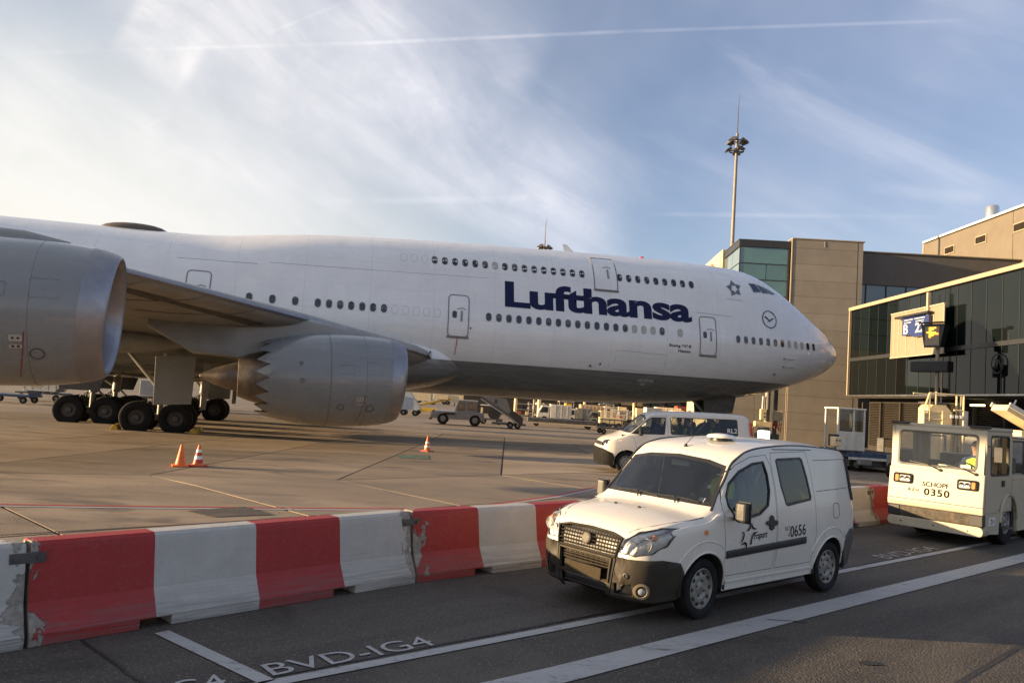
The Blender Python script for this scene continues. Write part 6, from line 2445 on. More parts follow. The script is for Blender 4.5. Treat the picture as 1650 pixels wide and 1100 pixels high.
    fn = lambda x, y: hit(-3.18 - x, 1.37 + y)[0] + Vector((0, .012, 0))
    letters('RL2', 1.0, fn, 'window_lettering', M_SWHITE, mbus, bold=.01, fit=(.31, .14))
    # star emblem on the door
    mb = MB()
    for k in range(5):
        a = 2 * pi * k / 5 + .3
        c = (-.62 + .12 * cos(a), .82 + .12 * sin(a))
        tn = (-sin(a), cos(a))
        q = [(c[0] + tn[0] * s_ * .06 - cos(a) * abs(s_) * .05, c[1] + tn[1] * s_ * .06 - sin(a) * abs(s_) * .05) for s_ in (-1, 0, 1)]
        mb.tube([hit(u, v)[0] + Vector((0, .006, 0)) for u, v in q], .012, 4)
    mb.build('star_logo', M_GREYPL, mbus)
    it = MB()
    it.box((-1.9, 0, .40), (3.7, 1.7, .06))
    it.box((-.1, 0, 1.0), (.5, 1.7, .4))
    it.build('interior', M_INT, mbus)
    for x in (-1.05, -1.95, -2.75, -3.4):
        for y in (.45, -.45):
            se = MB()
            se.box((x + .05, y, .78), (.48, .55, .14))
            se.box((x - .22, y, 1.15), (.12, .52, .72), ry=radians(-8))
            se.box((x - .28, y, 1.58), (.08, .26, .18))
            se.build('seat', M_SEAT, mbus, bevel=.04)
    ty, rm = car_wheel(.34, .22, .22)
    put_wheels(mbus, [(0, .80), (-3.0, .80), (0, -.80), (-3.0, -.80)], ty, rm, .34)
    M_ = Matrix.Translation(O) @ Matrix.Rotation(rz, 4, 'Z')
    for lab, x, y, vest, hair, grp in (('driver of the minibus in dark jacket, seen through the front side window', -1.0, .45, False, (.03, .02, .015), None),
                                       ('minibus passenger in yellow vest and dark cap in the first rear window', -1.92, .45, True, (.02, .03, .10), None),
                                       ('minibus passenger in yellow vest in the window marked RL2', -2.72, .40, True, (.06, .04, .03), None),
                                       ('minibus passenger in yellow vest on the far side of the first rear window', -1.92, -.45, True, (.05, .035, .02), None)):
        seated_person(lab, tuple(M_ @ Vector((x, y, .85))), rz, vest=vest, hair=hair, cap='cap' in lab)


minibus()


# ================================================================== TOW TRACTOR (near)
def ring_plate(outer, inner, to3, th, mb, m=0):
    """flat frame between two outlines with the same number of points"""
    n = len(outer)
    a = [to3(u, v, th) for u, v in outer]
    b2 = [to3(u, v, th) for u, v in inner]
    c = [to3(u, v, 0) for u, v in outer]
    d = [to3(u, v, 0) for u, v in inner]
    vs = a + b2 + c + d
    fs = []
    for k in range(n):
        l = (k + 1) % n
        fs += [(k, l, l + n, k + n), (k + 2 * n, k + 3 * n, l + 3 * n, l + 2 * n), (k, k + 2 * n, l + 2 * n, l), (k + n, l + n, l + 3 * n, k + 3 * n)]
    mb.add(vs, fs, m)


def sq(outer, n_each):
    """square outline resampled so that it pairs with a rounded one of 4*(n+1) points"""
    x0, y0, x1, y1 = outer
    out = []
    for cx, cy, sx, sy in ((x1, y1, 1, 1), (x0, y1, -1, 1), (x0, y0, -1, -1), (x1, y0, 1, -1)):
        for k in range(n_each + 1):
            out.append((cx, cy))
    return out


M_TUG = mat('tug_cream_paint', (0.46, 0.41, 0.31), 0.42, vary=0.05, coat=0.25, dirt=0.22, dirtcol=(0.30, 0.25, 0.18), inside=None)
M_TUGD = mat('tug_bumper_rubber', (0.05, 0.04, 0.03), 0.7, vary=0.3, scale=6, dirt=0.6, dirtcol=(0.11, 0.075, 0.05))


def tow_tractor():
    rz = radians(90 - (-130.9))
    O = Vector((7.645, 13.821, 0))
    t = thing('tow_tractor', 'cream aircraft tow tractor number 0350 with driver, facing along the road', 'tow tractor', tuple(O), rz)
    W2 = .79
    # lower lip, bumper, nose panel
    MB().prism(rrect(-W2, .205, W2, .375, .07, 3), -.30, .02, lambda u, v, h: Vector((h, u, v))).build('front_lip', M_TUG, t, bevel=.012)
    MB().box((-.16, 0, .475), (.34, 1.57, .195)).build('bumper', M_TUGD, t, bevel=.02)
    for y in (-.68, .68):
        MB().box((.012, y, .475), (.02, .20, .18)).build('bumper_pad', M_BLACK, t, bevel=.008)
    for y in (-.55, 0, .55):
        MB().lathe([(0, .016), (.012, .012), (.014, .001)], (.02, y, .29), (1, 0, 0), 10).build('bolt', M_DSTEEL, t)
    nose = MB()
    nose.prism([(.035, .575), (.045, .66), (-.03, 1.26), (-.10, 1.26), (-.06, .575)], -W2, W2, lambda u, v, h: Vector((u, h, v)))
    nose = nose.build('front_panel', M_TUG, t, bevel=.018)
    lean = lambda z: .045 - (z - .66) * .125

    def face(y, z, h=0.0):
        return Vector((lean(z) + h, y, z))
    MB().tube([face(-.78, .70, .004), face(.78, .70, .004)], .006, 4).build('panel_seam', M_GREYPL, nose)
    # windscreen frame
    mb = MB()
    inn = rrect(-.655, 1.315, .655, 1.925, .07, 4)
    out = sq((-.765, 1.255, .765, 2.01), 4)
    ring_plate(out, inn, lambda u, v, h: face(u, v, h - .05), .05, mb)
    wf = mb.build('windscreen_frame', M_TUG, t)
    mb = MB()
    ring_plate(rrect(-.665, 1.305, .665, 1.935, .075, 4), rrect(-.630, 1.340, .630, 1.900, .06, 4), lambda u, v, h: face(u, v, h - .005), .012, mb)
    mb.build('windscreen_seal', M_BLACK, wf)
    q = rrect(-.635, 1.335, .635, 1.905, .06, 4)
    MB().add([face(u, v, -.002) for u, v in q], [tuple(range(len(q)))]).build('windscreen', glass('tug_windscreen', (.86, .88, .85), .9), t)
    for y0_, dy, z0_ in ((-.02, -.42, 1.325), (.55, -.38, 1.315)):
        w_ = MB()
        w_.tube([face(y0_ + .10, z0_ - .06, .03), face(y0_ - .1, z0_ + .015, .03)], .011, 6)
        w_.tube([face(y0_ + .08, z0_ - .01, .022), face(y0_ + dy, z0_ + .055, .02)], .009, 5)
        w_.lathe([(0, .03), (.03, .025), (.035, .001)], face(y0_ + .10, z0_ - .06, 0), (1, 0, 0), 12)
        w_.build('wiper', M_BLACK, t)
    # headlights
    for sg in (-1, 1):
        c = .535 * sg
        hs = MB()
        hs.prism(rrect(c - .165, .972, c + .165, 1.15, .035, 3), -.02, .03, lambda u, v, h: face(u, v, h))
        hb = hs.build('headlight', mat('matt_black_plastic', (.016, .016, .016), .8, vary=.2, spec=.1), t, bevel=.006)
        MB().prism(rrect(c - .09 - .04 * sg, 1.005, c + .09 - .04 * sg, 1.115, .02, 2), .024, .036, lambda u, v, h: face(u, v, h)).build('lamp_lens', M_LENS, hb)
        MB().prism(rrect(min(c + .07 * sg, c + .125 * sg), 1.005, max(c + .07 * sg, c + .125 * sg), 1.115, .012, 2), .024, .038, lambda u, v, h: face(u, v, h)).build('indicator', M_AMBER, hb)
        for dy in (-.045 - .04 * sg, .045 - .04 * sg):
            MB().lathe([(.0, .043), (.012, .04), (.003, .02), (.006, .001)], face(c + dy, 1.06, .032), (1, 0, 0), 16).build('reflector', M_CHROME, hb)
    # lettering on the nose
    fl = lambda oy, oz: (lambda x, y: face(oy + x, oz + y, .006))
    letters('SCHOPF', 1.0, fl(-.20, .955), 'maker_lettering', mat('decal_navy', (.015, .018, .05), .9, vary=0, spec=.05), nose, bold=.012, fit=(.44, .085))
    letters('0350', 1.0, fl(-.165, .80), 'number_lettering', M_DECAL, nose, bold=.02, fit=(.42, .125), spacing=1.15)
    letters('KZH', 1.0, fl(-.43, .845), 'number_lettering', M_DECAL, nose, bold=.008, fit=(.17, .055), spacing=1.3)
    # roof
    rf = MB()
    rf.box((-.83, 0, 2.035), (1.36, 1.56, .07))
    rf.build('roof', M_TUG, t, bevel=.025)
    for y in (-.66, .66):
        MB().box((-.16, y, 2.065), (.16, .30, .045)).build('roof_lamp', M_BLACK, t, bevel=.012)
    # cab sides with door frames
    for sg in (1, -1):
        mb = MB()
        ring_plate(sq((-1.42, .60, -.10, 2.0), 3), rrect(-1.25, 1.24, -.30, 1.93, .06, 3), lambda u, v, h: Vector((u, (W2 - .045 + h) * sg, v)), .045, mb)
        d = mb.build('door', M_TUG, t, bevel=.006)
        mb = MB()
        ring_plate(rrect(-1.26, 1.23, -.29, 1.94, .065, 3), rrect(-1.225, 1.265, -.325, 1.905, .05, 3), lambda u, v, h: Vector((u, (W2 - .01 + h) * sg, v)), .016, mb)
        mb.tube([(-.78, (W2 + .004) * sg, 1.25), (-.78, (W2 + .004) * sg, 1.92)], .013, 4)
        mb.build('window_seal', M_BLACK, d)
        q = rrect(-1.23, 1.26, -.32, 1.91, .05, 3)
        MB().add([(u, (W2 - .012) * sg, v) for u, v in q], [tuple(range(len(q)))]).build('window', glass('tug_side_glass', (.5, .54, .5), 1.2), d)
        MB().box((-.92, (W2 + .012) * sg, 1.10), (.11, .025, .10)).build('door_handle', M_BLACK, d)
        # chassis side with wheel arch
        arch = [(-1.25 + .47 * cos(radians(a)), .43 + .47 * sin(radians(a))) for a in range(0, 181, 15)]
        pl = [(-.10, .60), (-.10, .26), (-.60, .22)] + [(-.76, .22)] + arch[0:1] + arch[1:-1] + arch[-1:] + [(-1.75, .22), (-3.6, .22), (-3.6, .60 + .62), (-1.42, 1.22), (-1.42, .92), (-.75, .62)]
        pl = [(-.10, .598), (-.10, .26), (-.75, .22)] + arch + [(-1.74, .22), (-2.42, .22)] + [(a - 1.67, b2) for a, b2 in arch] + [(-3.42, .22), (-3.65, .22), (-3.65, 1.15), (-1.43, 1.15), (-1.43, .598 + .35), (-1.30, .93), (-.85, .80), (-.70, .598)]
        MB().prism(pl, 0, .05, lambda u, v, h: Vector((u, (W2 - .05 + h) * sg, v))).build('side_panel', M_TUG, t)
        MB().tube([(a, (W2 + .01) * sg, b2) for a, b2 in arch], .022, 6).build('arch_lip', M_TUG, t)
        MB().box((-.40, (W2 + .006) * sg, .46), (.30, .008, .13)).build('plate', M_SWHITE, t)
        MB().box((-1.02, (W2 + .05) * sg, .33), (.3, .12, .03)).build('step', M_DSTEEL, t)
        mr = MB()
        mr.tube([(-.18, W2 * sg, 1.75), (-.06, (W2 + .17) * sg, 1.72)], .012, 6)
        mr.box((-.05, (W2 + .19) * sg, 1.62), (.04, .13, .26))
        mr.build('mirror', M_BLACK, t, bevel=.01)
    letters('ZH 5', 1.0, lambda x, y: (-.29 - x, W2 + .013, .415 + y), 'plate_lettering', M_BLACK, t, bold=.01, fit=(.22, .09))
    letters('1.5 bar', 1.0, lambda x, y: (-.24 - x, W2 + .004, .86 + y), 'side_lettering', M_GREYPL, t, bold=0, fit=(.28, .05)) if False else None
    # rear wall, engine deck
    mb = MB()
    ring_plate(sq((-.75, 1.0, .75, 2.0), 3), rrect(-.62, 1.32, .62, 1.90, .05, 3), lambda u, v, h: Vector((-1.46 + h, u, v)), .05, mb)
    mb.build('rear_wall', M_TUG, t)
    MB().box((-2.55, 0, 1.19), (2.15, 1.56, .08)).build('deck', M_TUG, t, bevel=.01)
    MB().box((-3.62, 0, .70), (.06, 1.56, .95)).build('tail_panel', M_TUG, t)
    mb = MB()
    mb.box((-2.1, .0, 1.38), (.8, 1.1, .30))
    mb.box((-3.0, .35, 1.33), (.5, .5, .2))
    mb.build('engine_cover', M_GREYPL, t, bevel=.03)
    mb = MB()
    for y in (-.7, .7):
        mb.tube([(-1.55, y, 1.22), (-1.55, y, 1.85), (-2.4, y, 1.85), (-2.4, y, 1.22)], .025, 6)
    mb.build('grab_rail', M_DSTEEL, t)
    # interior
    mb = MB()
    mb.box((-.75, 0, .64), (1.3, 1.45, .06))
    mb.box((-.25, 0, 1.10), (.36, 1.42, .26))
    mb.box((-.30, -.05, 1.27), (.22, .34, .12))
    mb.build('dashboard', M_INT, t, bevel=.02)
    for y in (.36, -.36):
        s_ = MB()
        s_.box((-.98, y, .80), (.46, .46, .14))
        s_.box((-1.22, y, 1.10), (.12, .44, .6), ry=radians(-8))
        s_.build('seat', M_SEAT, t, bevel=.04)
    mb = MB()
    mb.tube([Vector((-.50, .34, 1.27)) + Vector((.10 * sin(a), .19 * cos(a), .15 * sin(a))) for a in [2 * pi * k / 22 for k in range(22)]], .014, 6, closed=True)
    mb.tube([(-.50, .34, 1.27), (-.32, .34, 1.15)], .03, 8)
    mb.build('steering_wheel', M_BLACK, t)
    MB().box((-.33, .40, 1.355), (.10, .16, .06)).build('clipboard', M_SWHITE, t)
    MB().box((-.33, .04, 1.35), (.14, .16, .015)).build('papers', M_SWHITE, t)
    ty, rm = car_wheel(.43, .26, .24)
    put_wheels(t, [(-1.25, .64), (-2.92, .64), (-1.25, -.64), (-2.92, -.64)], ty, rm, .43)
    M_ = Matrix.Translation(O) @ Matrix.Rotation(rz, 4, 'Z')
    seated_person('driver of tow tractor 0350 in navy jacket and yellow vest', tuple(M_ @ Vector((-.95, .36, .875))), rz + .12, cloth=(.03, .05, .13), vest=True, hair=(.10, .06, .04))


tow_tractor()


# ================================================================== CONES, CHOCKS
M_CONE = mat('cone_orange', (0.75, 0.16, 0.03), 0.5, vary=0.08, dirt=0.2, dirtcol=(0.3, 0.12, 0.06))
M_CONEW = mat('cone_white_band', (0.80, 0.78, 0.75), 0.4, vary=0.05)
M_CONER = mat('cone_red_band', (0.50, 0.05, 0.03), 0.5, vary=0.05)


def cone(px, py, label, bands, H=.50):
    P = gp(px, py)
    t = thing('traffic_cone', label, 'traffic cone', tuple(P), random.uniform(0, 1), 'orange traffic cones on the apron')
    r = lambda z: .125 - (.125 - .028) * z / H
    MB().box((0, 0, .018), (.36, .36, .036)).build('base', M_CONE if not bands else M_CONER, t, bevel=.012)
    MB().lathe([(.03, .15), (.045, .135), (.06, r(.06)), (H, .028), (H + .006, .02), (H + .006, .001)], (0, 0, 0), (0, 0, 1), 24).build('body', M_CONE, t)
    for z0_, z1_, m in bands:
        MB().lathe([(z0_, r(z0_) + .003), (z1_, r(z1_) + .003)], (0, 0, 0), (0, 0, 1), 24).build('band', m, t)
    return t


cone(290, 751, 'plain orange cone, the one without white bands', [])
cone(318.5, 751, 'orange cone with white and red bands beside the plain orange one', [(.09, .17, M_CONER), (.17, .25, M_CONEW), (.25, .33, M_CONER), (.33, .40, M_CONEW)])
cone(688, 727, 'orange cone with pale bands alone in front of the inner engine intake', [(.15, .22, M_CONEW), (.29, .36, M_CONEW)], .56)

W_jet = Matrix.Translation(jet.location) @ jet.rotation_euler.to_matrix().to_4x4()
k = 0
for s, tt, lab in ((37.08, 6.05, 'yellow wheel chock behind the outer tyre of the near main gear'), (34.10, 6.05, 'yellow wheel chock in front of the near main gear'),
                   (34.10, 4.9, 'yellow wheel chock before the inner tyre of the near main gear')):
    P = W_jet @ A(s, tt, 0)
    t = thing('wheel_chock', lab, 'wheel chock', (P.x, P.y, gz(P.x, P.y)), jet.rotation_euler.z, 'yellow wheel chocks at the main gear')
    MB().prism([(-.16, 0), (.16, 0), (.06, .20), (-.04, .20)], -.30, .30, lambda u, v, h: Vector((u, h, v))).build('block', M_YELLOW, t, bevel=.012)
    MB().tube([(0, .30, .10), (.02, .42, .06), (.0, .5, .02)], .012, 5).build('rope', M_BLACK, t)
# ================================================================== SERVICE EQUIPMENT BEYOND THE JET
M_SVW = mat('service_white', (0.66, 0.63, 0.56), 0.5, vary=0.1, dirt=0.35, dirtcol=(0.25, 0.21, 0.16))
M_SVG = mat('service_grey', (0.22, 0.215, 0.205), 0.55, vary=0.12, dirt=0.3)
M_SVC = mat('service_cream', (0.66, 0.54, 0.33), 0.55, vary=0.1, dirt=0.2, dirtcol=(0.3, 0.22, 0.12))
M_BLUED = mat('deck_blue', (0.04, 0.07, 0.14), 0.55, vary=0.25, dirt=0.4)
M_SILV = mat('container_silver', (0.62, 0.60, 0.56), 0.3, 0.7, vary=0.15, scale=4)
M_RUST = mat('rust_red', (0.33, 0.07, 0.04), 0.6, vary=0.2)
M_TENT = mat('curtain_sand', (0.46, 0.34, 0.24), 0.7, vary=0.12)
M_DGL = mat('vehicle_glass', (0.02, 0.025, 0.03), 0.08, vary=0.1, coat=1.0)
_wt, _wr = car_wheel(.42, .26, .22)


def wheels_on(t, spots, r, side=1):
    k = r / .42
    for x, y in spots:
        wp = thing_part('wheel', t)
        wp.location = (x, y, r)
        wp.scale = (k, k, k)
        wp.rotation_euler = (0, 0, 0 if y > 0 else pi)
        for nm, me in (('tyre', _wt), ('rim', _wr)):
            o = bpy.data.objects.new(nm, me)
            COL.objects.link(o)
            o.parent = wp


def B(t, name, c, d, m, bevel=0.02, **kw):
    return MB().box(c, d, **kw).build(name, m, t, bevel=bevel)


def at(px, py, name, label, cat, rz=0.0, group=None):
    P = gp(px, py)
    return thing(name, label, cat, tuple(P), rz, group)


LEFT = pi            # heading towards -x
# ---- pushback tug
t = at(738, 684, 'pushback_tug', 'grey white aircraft tug with square cab beyond the nose of the inner engine', 'tow tractor', LEFT + .05)
MB().prism([(-1.9, .42), (-1.9, 1.0), (-.55, 1.02), (.25, .98), (1.75, .92), (2.05, .82), (2.08, .45), (1.55, .42)], -.95, .95, lambda u, v, h: Vector((u, h, v))).build('body', M_SVG, t, bevel=.04)
B(t, 'bonnet_top', (.95, 0, .99), (1.7, 1.7, .10), M_SVW)
B(t, 'front_panel', (2.08, 0, .68), (.06, 1.6, .42), M_SVC)
B(t, 'bumper', (2.1, 0, .38), (.18, 1.8, .16), M_RUST)
MB().prism([(-1.35, 1.0), (-1.35, 1.85), (.05, 1.85), (.32, 1.0)], -.85, .85, lambda u, v, h: Vector((u, h, v))).build('cab', M_SVG, t, bevel=.03)
B(t, 'cab_roof', (-.65, 0, 1.88), (1.5, 1.75, .07), M_SVW)
for y in (.86, -.86):
    B(t, 'cab_window', (-.95, y, 1.45), (.62, .02, .55), M_DGL, 0)
    B(t, 'cab_window', (-.20, y, 1.42), (.50, .02, .60), M_DGL, 0)
B(t, 'bonnet_grille', (.7, .955, .82), (.9, .02, .16), M_BLACK, 0)
B(t, 'mirror', (.35, .98, 1.55), (.05, .12, .3), M_BLACK)
wheels_on(t, [(1.15, .85), (-1.25, .85), (1.15, -.85), (-1.25, -.85)], .42)
# ---- cart with round drum behind the tug
t = at(790, 683, 'compressor_cart', 'dark cart with round drum and cream post between tug and grey boarding stairs', 'cart', LEFT)
B(t, 'bed', (0, 0, .42), (2.0, 1.4, .12), M_DSTEEL)
MB().lathe([(-.6, .01), (-.6, .55), (.6, .55), (.6, .01)], (-.3, 0, .95), (0, 1, 0), 22).build('drum', M_BLACK, t)
B(t, 'post', (.75, .5, .85), (.18, .18, 1.0), M_SVC)
B(t, 'rack', (.1, 0, 1.55), (1.6, 1.2, .08), M_SVW)
wheels_on(t, [(.6, .6), (-.7, .6), (.6, -.6), (-.7, -.6)], .25)
# ---- grey stairs with solid side
t = at(815, 689, 'boarding_stairs', 'grey mobile stairs with solid side panel sloping down beside the dark cart', 'boarding stairs', .03)
for y in (-.75, .75):
    MB().prism([(-2.0, 2.15), (-1.72, 2.35), (-.1, 2.2), (.25, 1.35), (1.15, .38), (.95, .26)], y - .03, y + .03, lambda u, v, h: Vector((u, h, v))).build('side_panel', M_SVG, t)
    for k in range(3):
        MB().bar((-2.05, y * 1.06, 2.08 + .10 * k), (1.05 + .05 * k, y * 1.06, .30 + .10 * k), .03, .05).build('stringer', M_SVW if k == 0 else M_DSTEEL, t)
for k in range(10):
    B(t, 'tread', (.95 - .30 * k, 0, .34 + .19 * k), (.26, 1.44, .04), M_DSTEEL, 0)
MB().prism([(.15, 1.1), (.35, 1.42), (1.25, .85), (1.2, .35), (1.0, .3)], -.85, -.80, lambda u, v, h: Vector((u, h, v))).build('lower_panel', mat('dark_olive_panel', (.055, .05, .04), .6, vary=.1), t)
B(t, 'notice', (-.9, -.79, 1.95), (.22, .01, .3), M_GREYPL, 0)
B(t, 'chassis', (.2, 0, .32), (2.6, 1.3, .14), M_DSTEEL)
wheels_on(t, [(.3, -.7), (.85, -.7), (.3, .7), (.85, .7)], .24)
# ---- pale stairs near the engine lip
t = at(661, 669, 'boarding_stairs', 'pale blue mobile stairs with white end post beside the inner engine lip', 'boarding stairs', .0)
for y in (-.7, .7):
    MB().prism([(-1.0, .55), (-1.0, 2.6), (-.4, 2.6), (.95, .72), (.7, .5)], y - .03, y + .03, lambda u, v, h: Vector((u, h, v))).build('side_panel', mat('pale_blue_paint', (.42, .47, .52), .45, vary=.1), t)
for k in range(9):
    B(t, 'tread', (.85 - .19 * k, 0, .6 + .22 * k), (.22, 1.35, .04), M_SVG, 0)
B(t, 'end_post', (-1.15, -.7, .95), (.32, .25, 1.75), M_SVW)
wheels_on(t, [(-.6, -.6), (.5, -.6), (-.6, .6), (.5, .6)], .28)
# ---- yellow belt loader
t = at(690, 668, 'belt_loader', 'yellow belt loader with sloping conveyor behind the pale blue stairs', 'belt loader', 0)
MB().bar((-1.6, 0, .75), (2.2, 0, 1.75), .9, .18).build('conveyor', M_YELLOW, t)
for y in (-.5, .5):
    MB().bar((-1.6, y, .9), (2.2, y, 1.9), .05, .12).build('side_rail', M_SVC, t)
B(t, 'chassis', (-.3, 0, .5), (2.6, 1.3, .4), M_YELLOW)
B(t, 'cab_box', (1.2, -.3, 2.0), (1.5, .7, .7), M_SVC)
wheels_on(t, [(-1.1, -.6), (.7, -.6), (-1.1, .6), (.7, .6)], .3)


# ---- service trucks of the row
def service_truck(px, py, name, label, cat, L, H, body, rz, cabfront=1, low=.55, cabm=None):
    t = at(px, py, name, label, cat, rz)
    B(t, 'chassis', (0, 0, low - .08), (L, 1.5, .2), M_DSTEEL)
    B(t, 'cargo_body', (-.55, 0, low + (H - low) / 2), (L - 1.5, 1.9, H - low), body)
    cm = cabm or M_SVW
    MB().prism([(L / 2 - 1.2, low), (L / 2 - 1.2, H * .92), (L / 2 - .45, H * .92), (L / 2 - .05, H * .55), (L / 2, low)], -.9, .9, lambda u, v, h: Vector((u, h, v))).build('cab', cm, t, bevel=.03)
    for y in (.905, -.905):
        MB().prism([(L / 2 - 1.05, H * .56), (L / 2 - 1.05, H * .85), (L / 2 - .5, H * .85), (L / 2 - .2, H * .56)], y - .01, y + .01, lambda u, v, h: Vector((u, h, v))).build('cab_window', M_DGL, t)
    for k in range(int((L - 1.6) / .6)):
        B(t, 'body_rib', (-.55 - (L - 1.5) / 2 + .35 + .6 * k, .96, low + (H - low) / 2), (.06, .04, H - low - .1), M_SVG, 0)
        B(t, 'body_rib', (-.55 - (L - 1.5) / 2 + .35 + .6 * k, -.96, low + (H - low) / 2), (.06, .04, H - low - .1), M_SVG, 0)
    wheels_on(t, [(L / 2 - .7, .8), (-L / 2 + .8, .8), (L / 2 - .7, -.8), (-L / 2 + .8, -.8)], .36)
    return t


service_truck(893, 682, 'service_truck', 'white service truck with pipe gear behind the low dark trailer', 'truck', 3.6, 1.9, M_SVW, LEFT)
service_truck(930, 683, 'service_truck', 'pale tank truck with brown drum next to the sand curtain trailer', 'truck', 3.0, 1.7, M_SVG, LEFT)
t = at(952, 684, 'curtain_trailer', 'sand brown curtain sided trailer with ribs in the row of service trucks', 'trailer', .02)
B(t, 'box', (0, 0, 1.35), (2.6, 2.0, 1.5), M_TENT)
for k in range(7):
    B(t, 'curtain_rib', (-1.2 + .4 * k, -1.02, 1.3), (.07, .04, 1.3), M_SVC, 0)
B(t, 'bed', (0, 0, .52), (2.9, 1.9, .16), M_DSTEEL)
wheels_on(t, [(-.8, -.85), (.8, -.85), (-.8, .85), (.8, .85)], .34)
t = at(905, 688, 'low_trailer', 'long low dark trailer in front of the row of white service trucks', 'trailer', .02)
B(t, 'bed', (0, 0, .52), (6.2, 1.8, .36), M_DSTEEL)
B(t, 'rail', (0, -.92, .30), (6.0, .06, .10), M_SVC, 0)
B(t, 'tow_bar', (3.5, 0, .35), (.9, .08, .08), M_DSTEEL, 0)
wheels_on(t, [(-2.3, -.75), (2.3, -.75), (-2.3, .75), (2.3, .75)], .22)
service_truck(968, 687, 'service_truck', 'cream backed service truck facing the minibus bonnet', 'truck', 3.0, 1.6, M_SVC, LEFT, cabm=M_SVG)
t = at(985, 699, 'empty_dolly', 'empty dark container dolly with cage ends in front of the minibus', 'dolly', .15)
B(t, 'bed', (0, 0, .46), (2.2, 1.4, .10), M_DSTEEL)
for x in (-1.0, 0, 1.0):
    for y in (-.68, .68):
        B(t, 'stake', (x, y, .82), (.05, .05, .7), M_DSTEEL, 0)
for z in (.7, 1.1):
    B(t, 'cage_rail', (0, -.68, z), (2.1, .04, .05), M_DSTEEL, 0)
    B(t, 'cage_rail', (0, .68, z), (2.1, .04, .05), M_DSTEEL, 0)
wheels_on(t, [(-.8, -.6), (.8, -.6), (-.8, .6), (.8, .6)], .2)
service_truck(1005, 682, 'service_truck', 'white pickup bodied truck just left of the minibus windscreen'.replace(' left of', ' beside'), 'truck', 3.4, 1.75, M_SVW, 0)
service_truck(1066, 690, 'service_truck', 'white van roof seen above the minibus roof by the red trailer', 'truck', 4.2, 2.35, M_SVW, LEFT)
t = at(1101, 688, 'red_trailer', 'red box trailer with magenta disc above the minibus roof', 'trailer', 0)
B(t, 'box', (0, 0, 1.9), (2.2, 1.8, 1.5), M_RUST)
MB().lathe([(0, .52), (.03, .5), (.035, .01)], (.72, -.92, 1.95), (0, -1, 0), 22).build('disc', mat('magenta_paint', (.45, .05, .14), .5, vary=.1), t)
B(t, 'bed', (0, 0, .95), (2.3, 1.7, .2), M_DSTEEL)
wheels_on(t, [(-.7, -.75), (.7, -.75), (-.7, .75), (.7, .75)], .36)
# cream posts
for px, py, w_, H_, lab in ((829, 676, .32, 4.2, 'cream post behind the grey boarding stairs'), (867, 678, .38, 4.2, 'thick cream post beside the white service truck'),
                            (940, 682, .30, 3.6, 'slim cream post rising behind the pale tank truck'), (1020, 684, .34, 3.0, 'cream post behind the minibus windscreen')):
    t = at(px, py, 'cream_post', lab, 'post', 0, 'cream posts along the stand')
    MB().tube([(0, 0, 0), (0, 0, H_)], w_ / 2, 12).build('post', M_SVC, t)
    MB().tube([(0, 0, H_ * .45), (0, 0, H_ * .47)], w_ / 2 + .02, 12).build('collar', M_SVW, t)
for px, py, lab in ((1125, 692, 'cream hydrant cabinet with twin pipes above the minibus roof'), (1158, 694, 'small cream cabinet with orange drum above the rear of the minibus')):
    t = at(px, py, 'hydrant_cabinet', lab, 'cabinet', 0)
    B(t, 'cabinet', (0, 0, 1.45), (.75, .6, 1.5), M_SVC)
    for dx in (-.15, .15):
        MB().tube([(dx, 0, 2.1), (dx, 0, 3.0)], .05, 8).build('pipe', M_SVW, t)
    MB().tube([(.9, 0, 1.6), (.9, 0, 2.2)], .22, 10).build('drum', mat('drum_orange', (.55, .2, .05), .5), t)
    MB().tube([(0, 0, 0), (0, 0, .8)], .2, 8).build('stand', M_DSTEEL, t)
# far row of trucks on the next taxiway
first = None
for i in range(11):
    px = 660 + 24 * i + random.uniform(-5, 5)
    P = gp(px, 651 + .067 * (px - 700) + random.uniform(-1, 1))
    if first is None:
        t = thing('box_truck', 'sunlit pale box truck in the distant row under the belly', 'truck', tuple(P), 0, 'distant row of pale box trucks')
        B(t, 'box', (-.4, 0, 1.7), (4.0, 2.1, 2.2), M_SVC)
        B(t, 'cab', (2.2, 0, 1.3), (1.1, 2.0, 1.5), M_SVW)
        B(t, 'cab_window', (2.3, -1.01, 1.6), (.7, .03, .6), M_DGL, 0)
        wheels_on(t, [(1.9, -.9), (-1.5, -.9), (1.9, .9), (-1.5, .9)], .42)
        first = t
    else:
        t = copy_tree(first)
        t.location = P
        t.rotation_euler = (0, 0, random.choice((0, pi)))
# dark far terminal behind the row
ft = thing('far_terminal', 'long dark terminal front behind the row of service vehicles', 'building', (10.0, 104.0, gz(0, 104)))
B(ft, 'wall', (0, 4, 3.6), (32.0, 8, 7.2), M_DWALL)
for k in range(15):
    B(ft, 'window', (-15 + 2.1 * k, -.03, 3.0), (1.7, .08, 1.5), M_DGL, 0)
B(ft, 'roof_edge', (0, 4, 7.3), (32.4, 8.4, .3), M_ROOF)

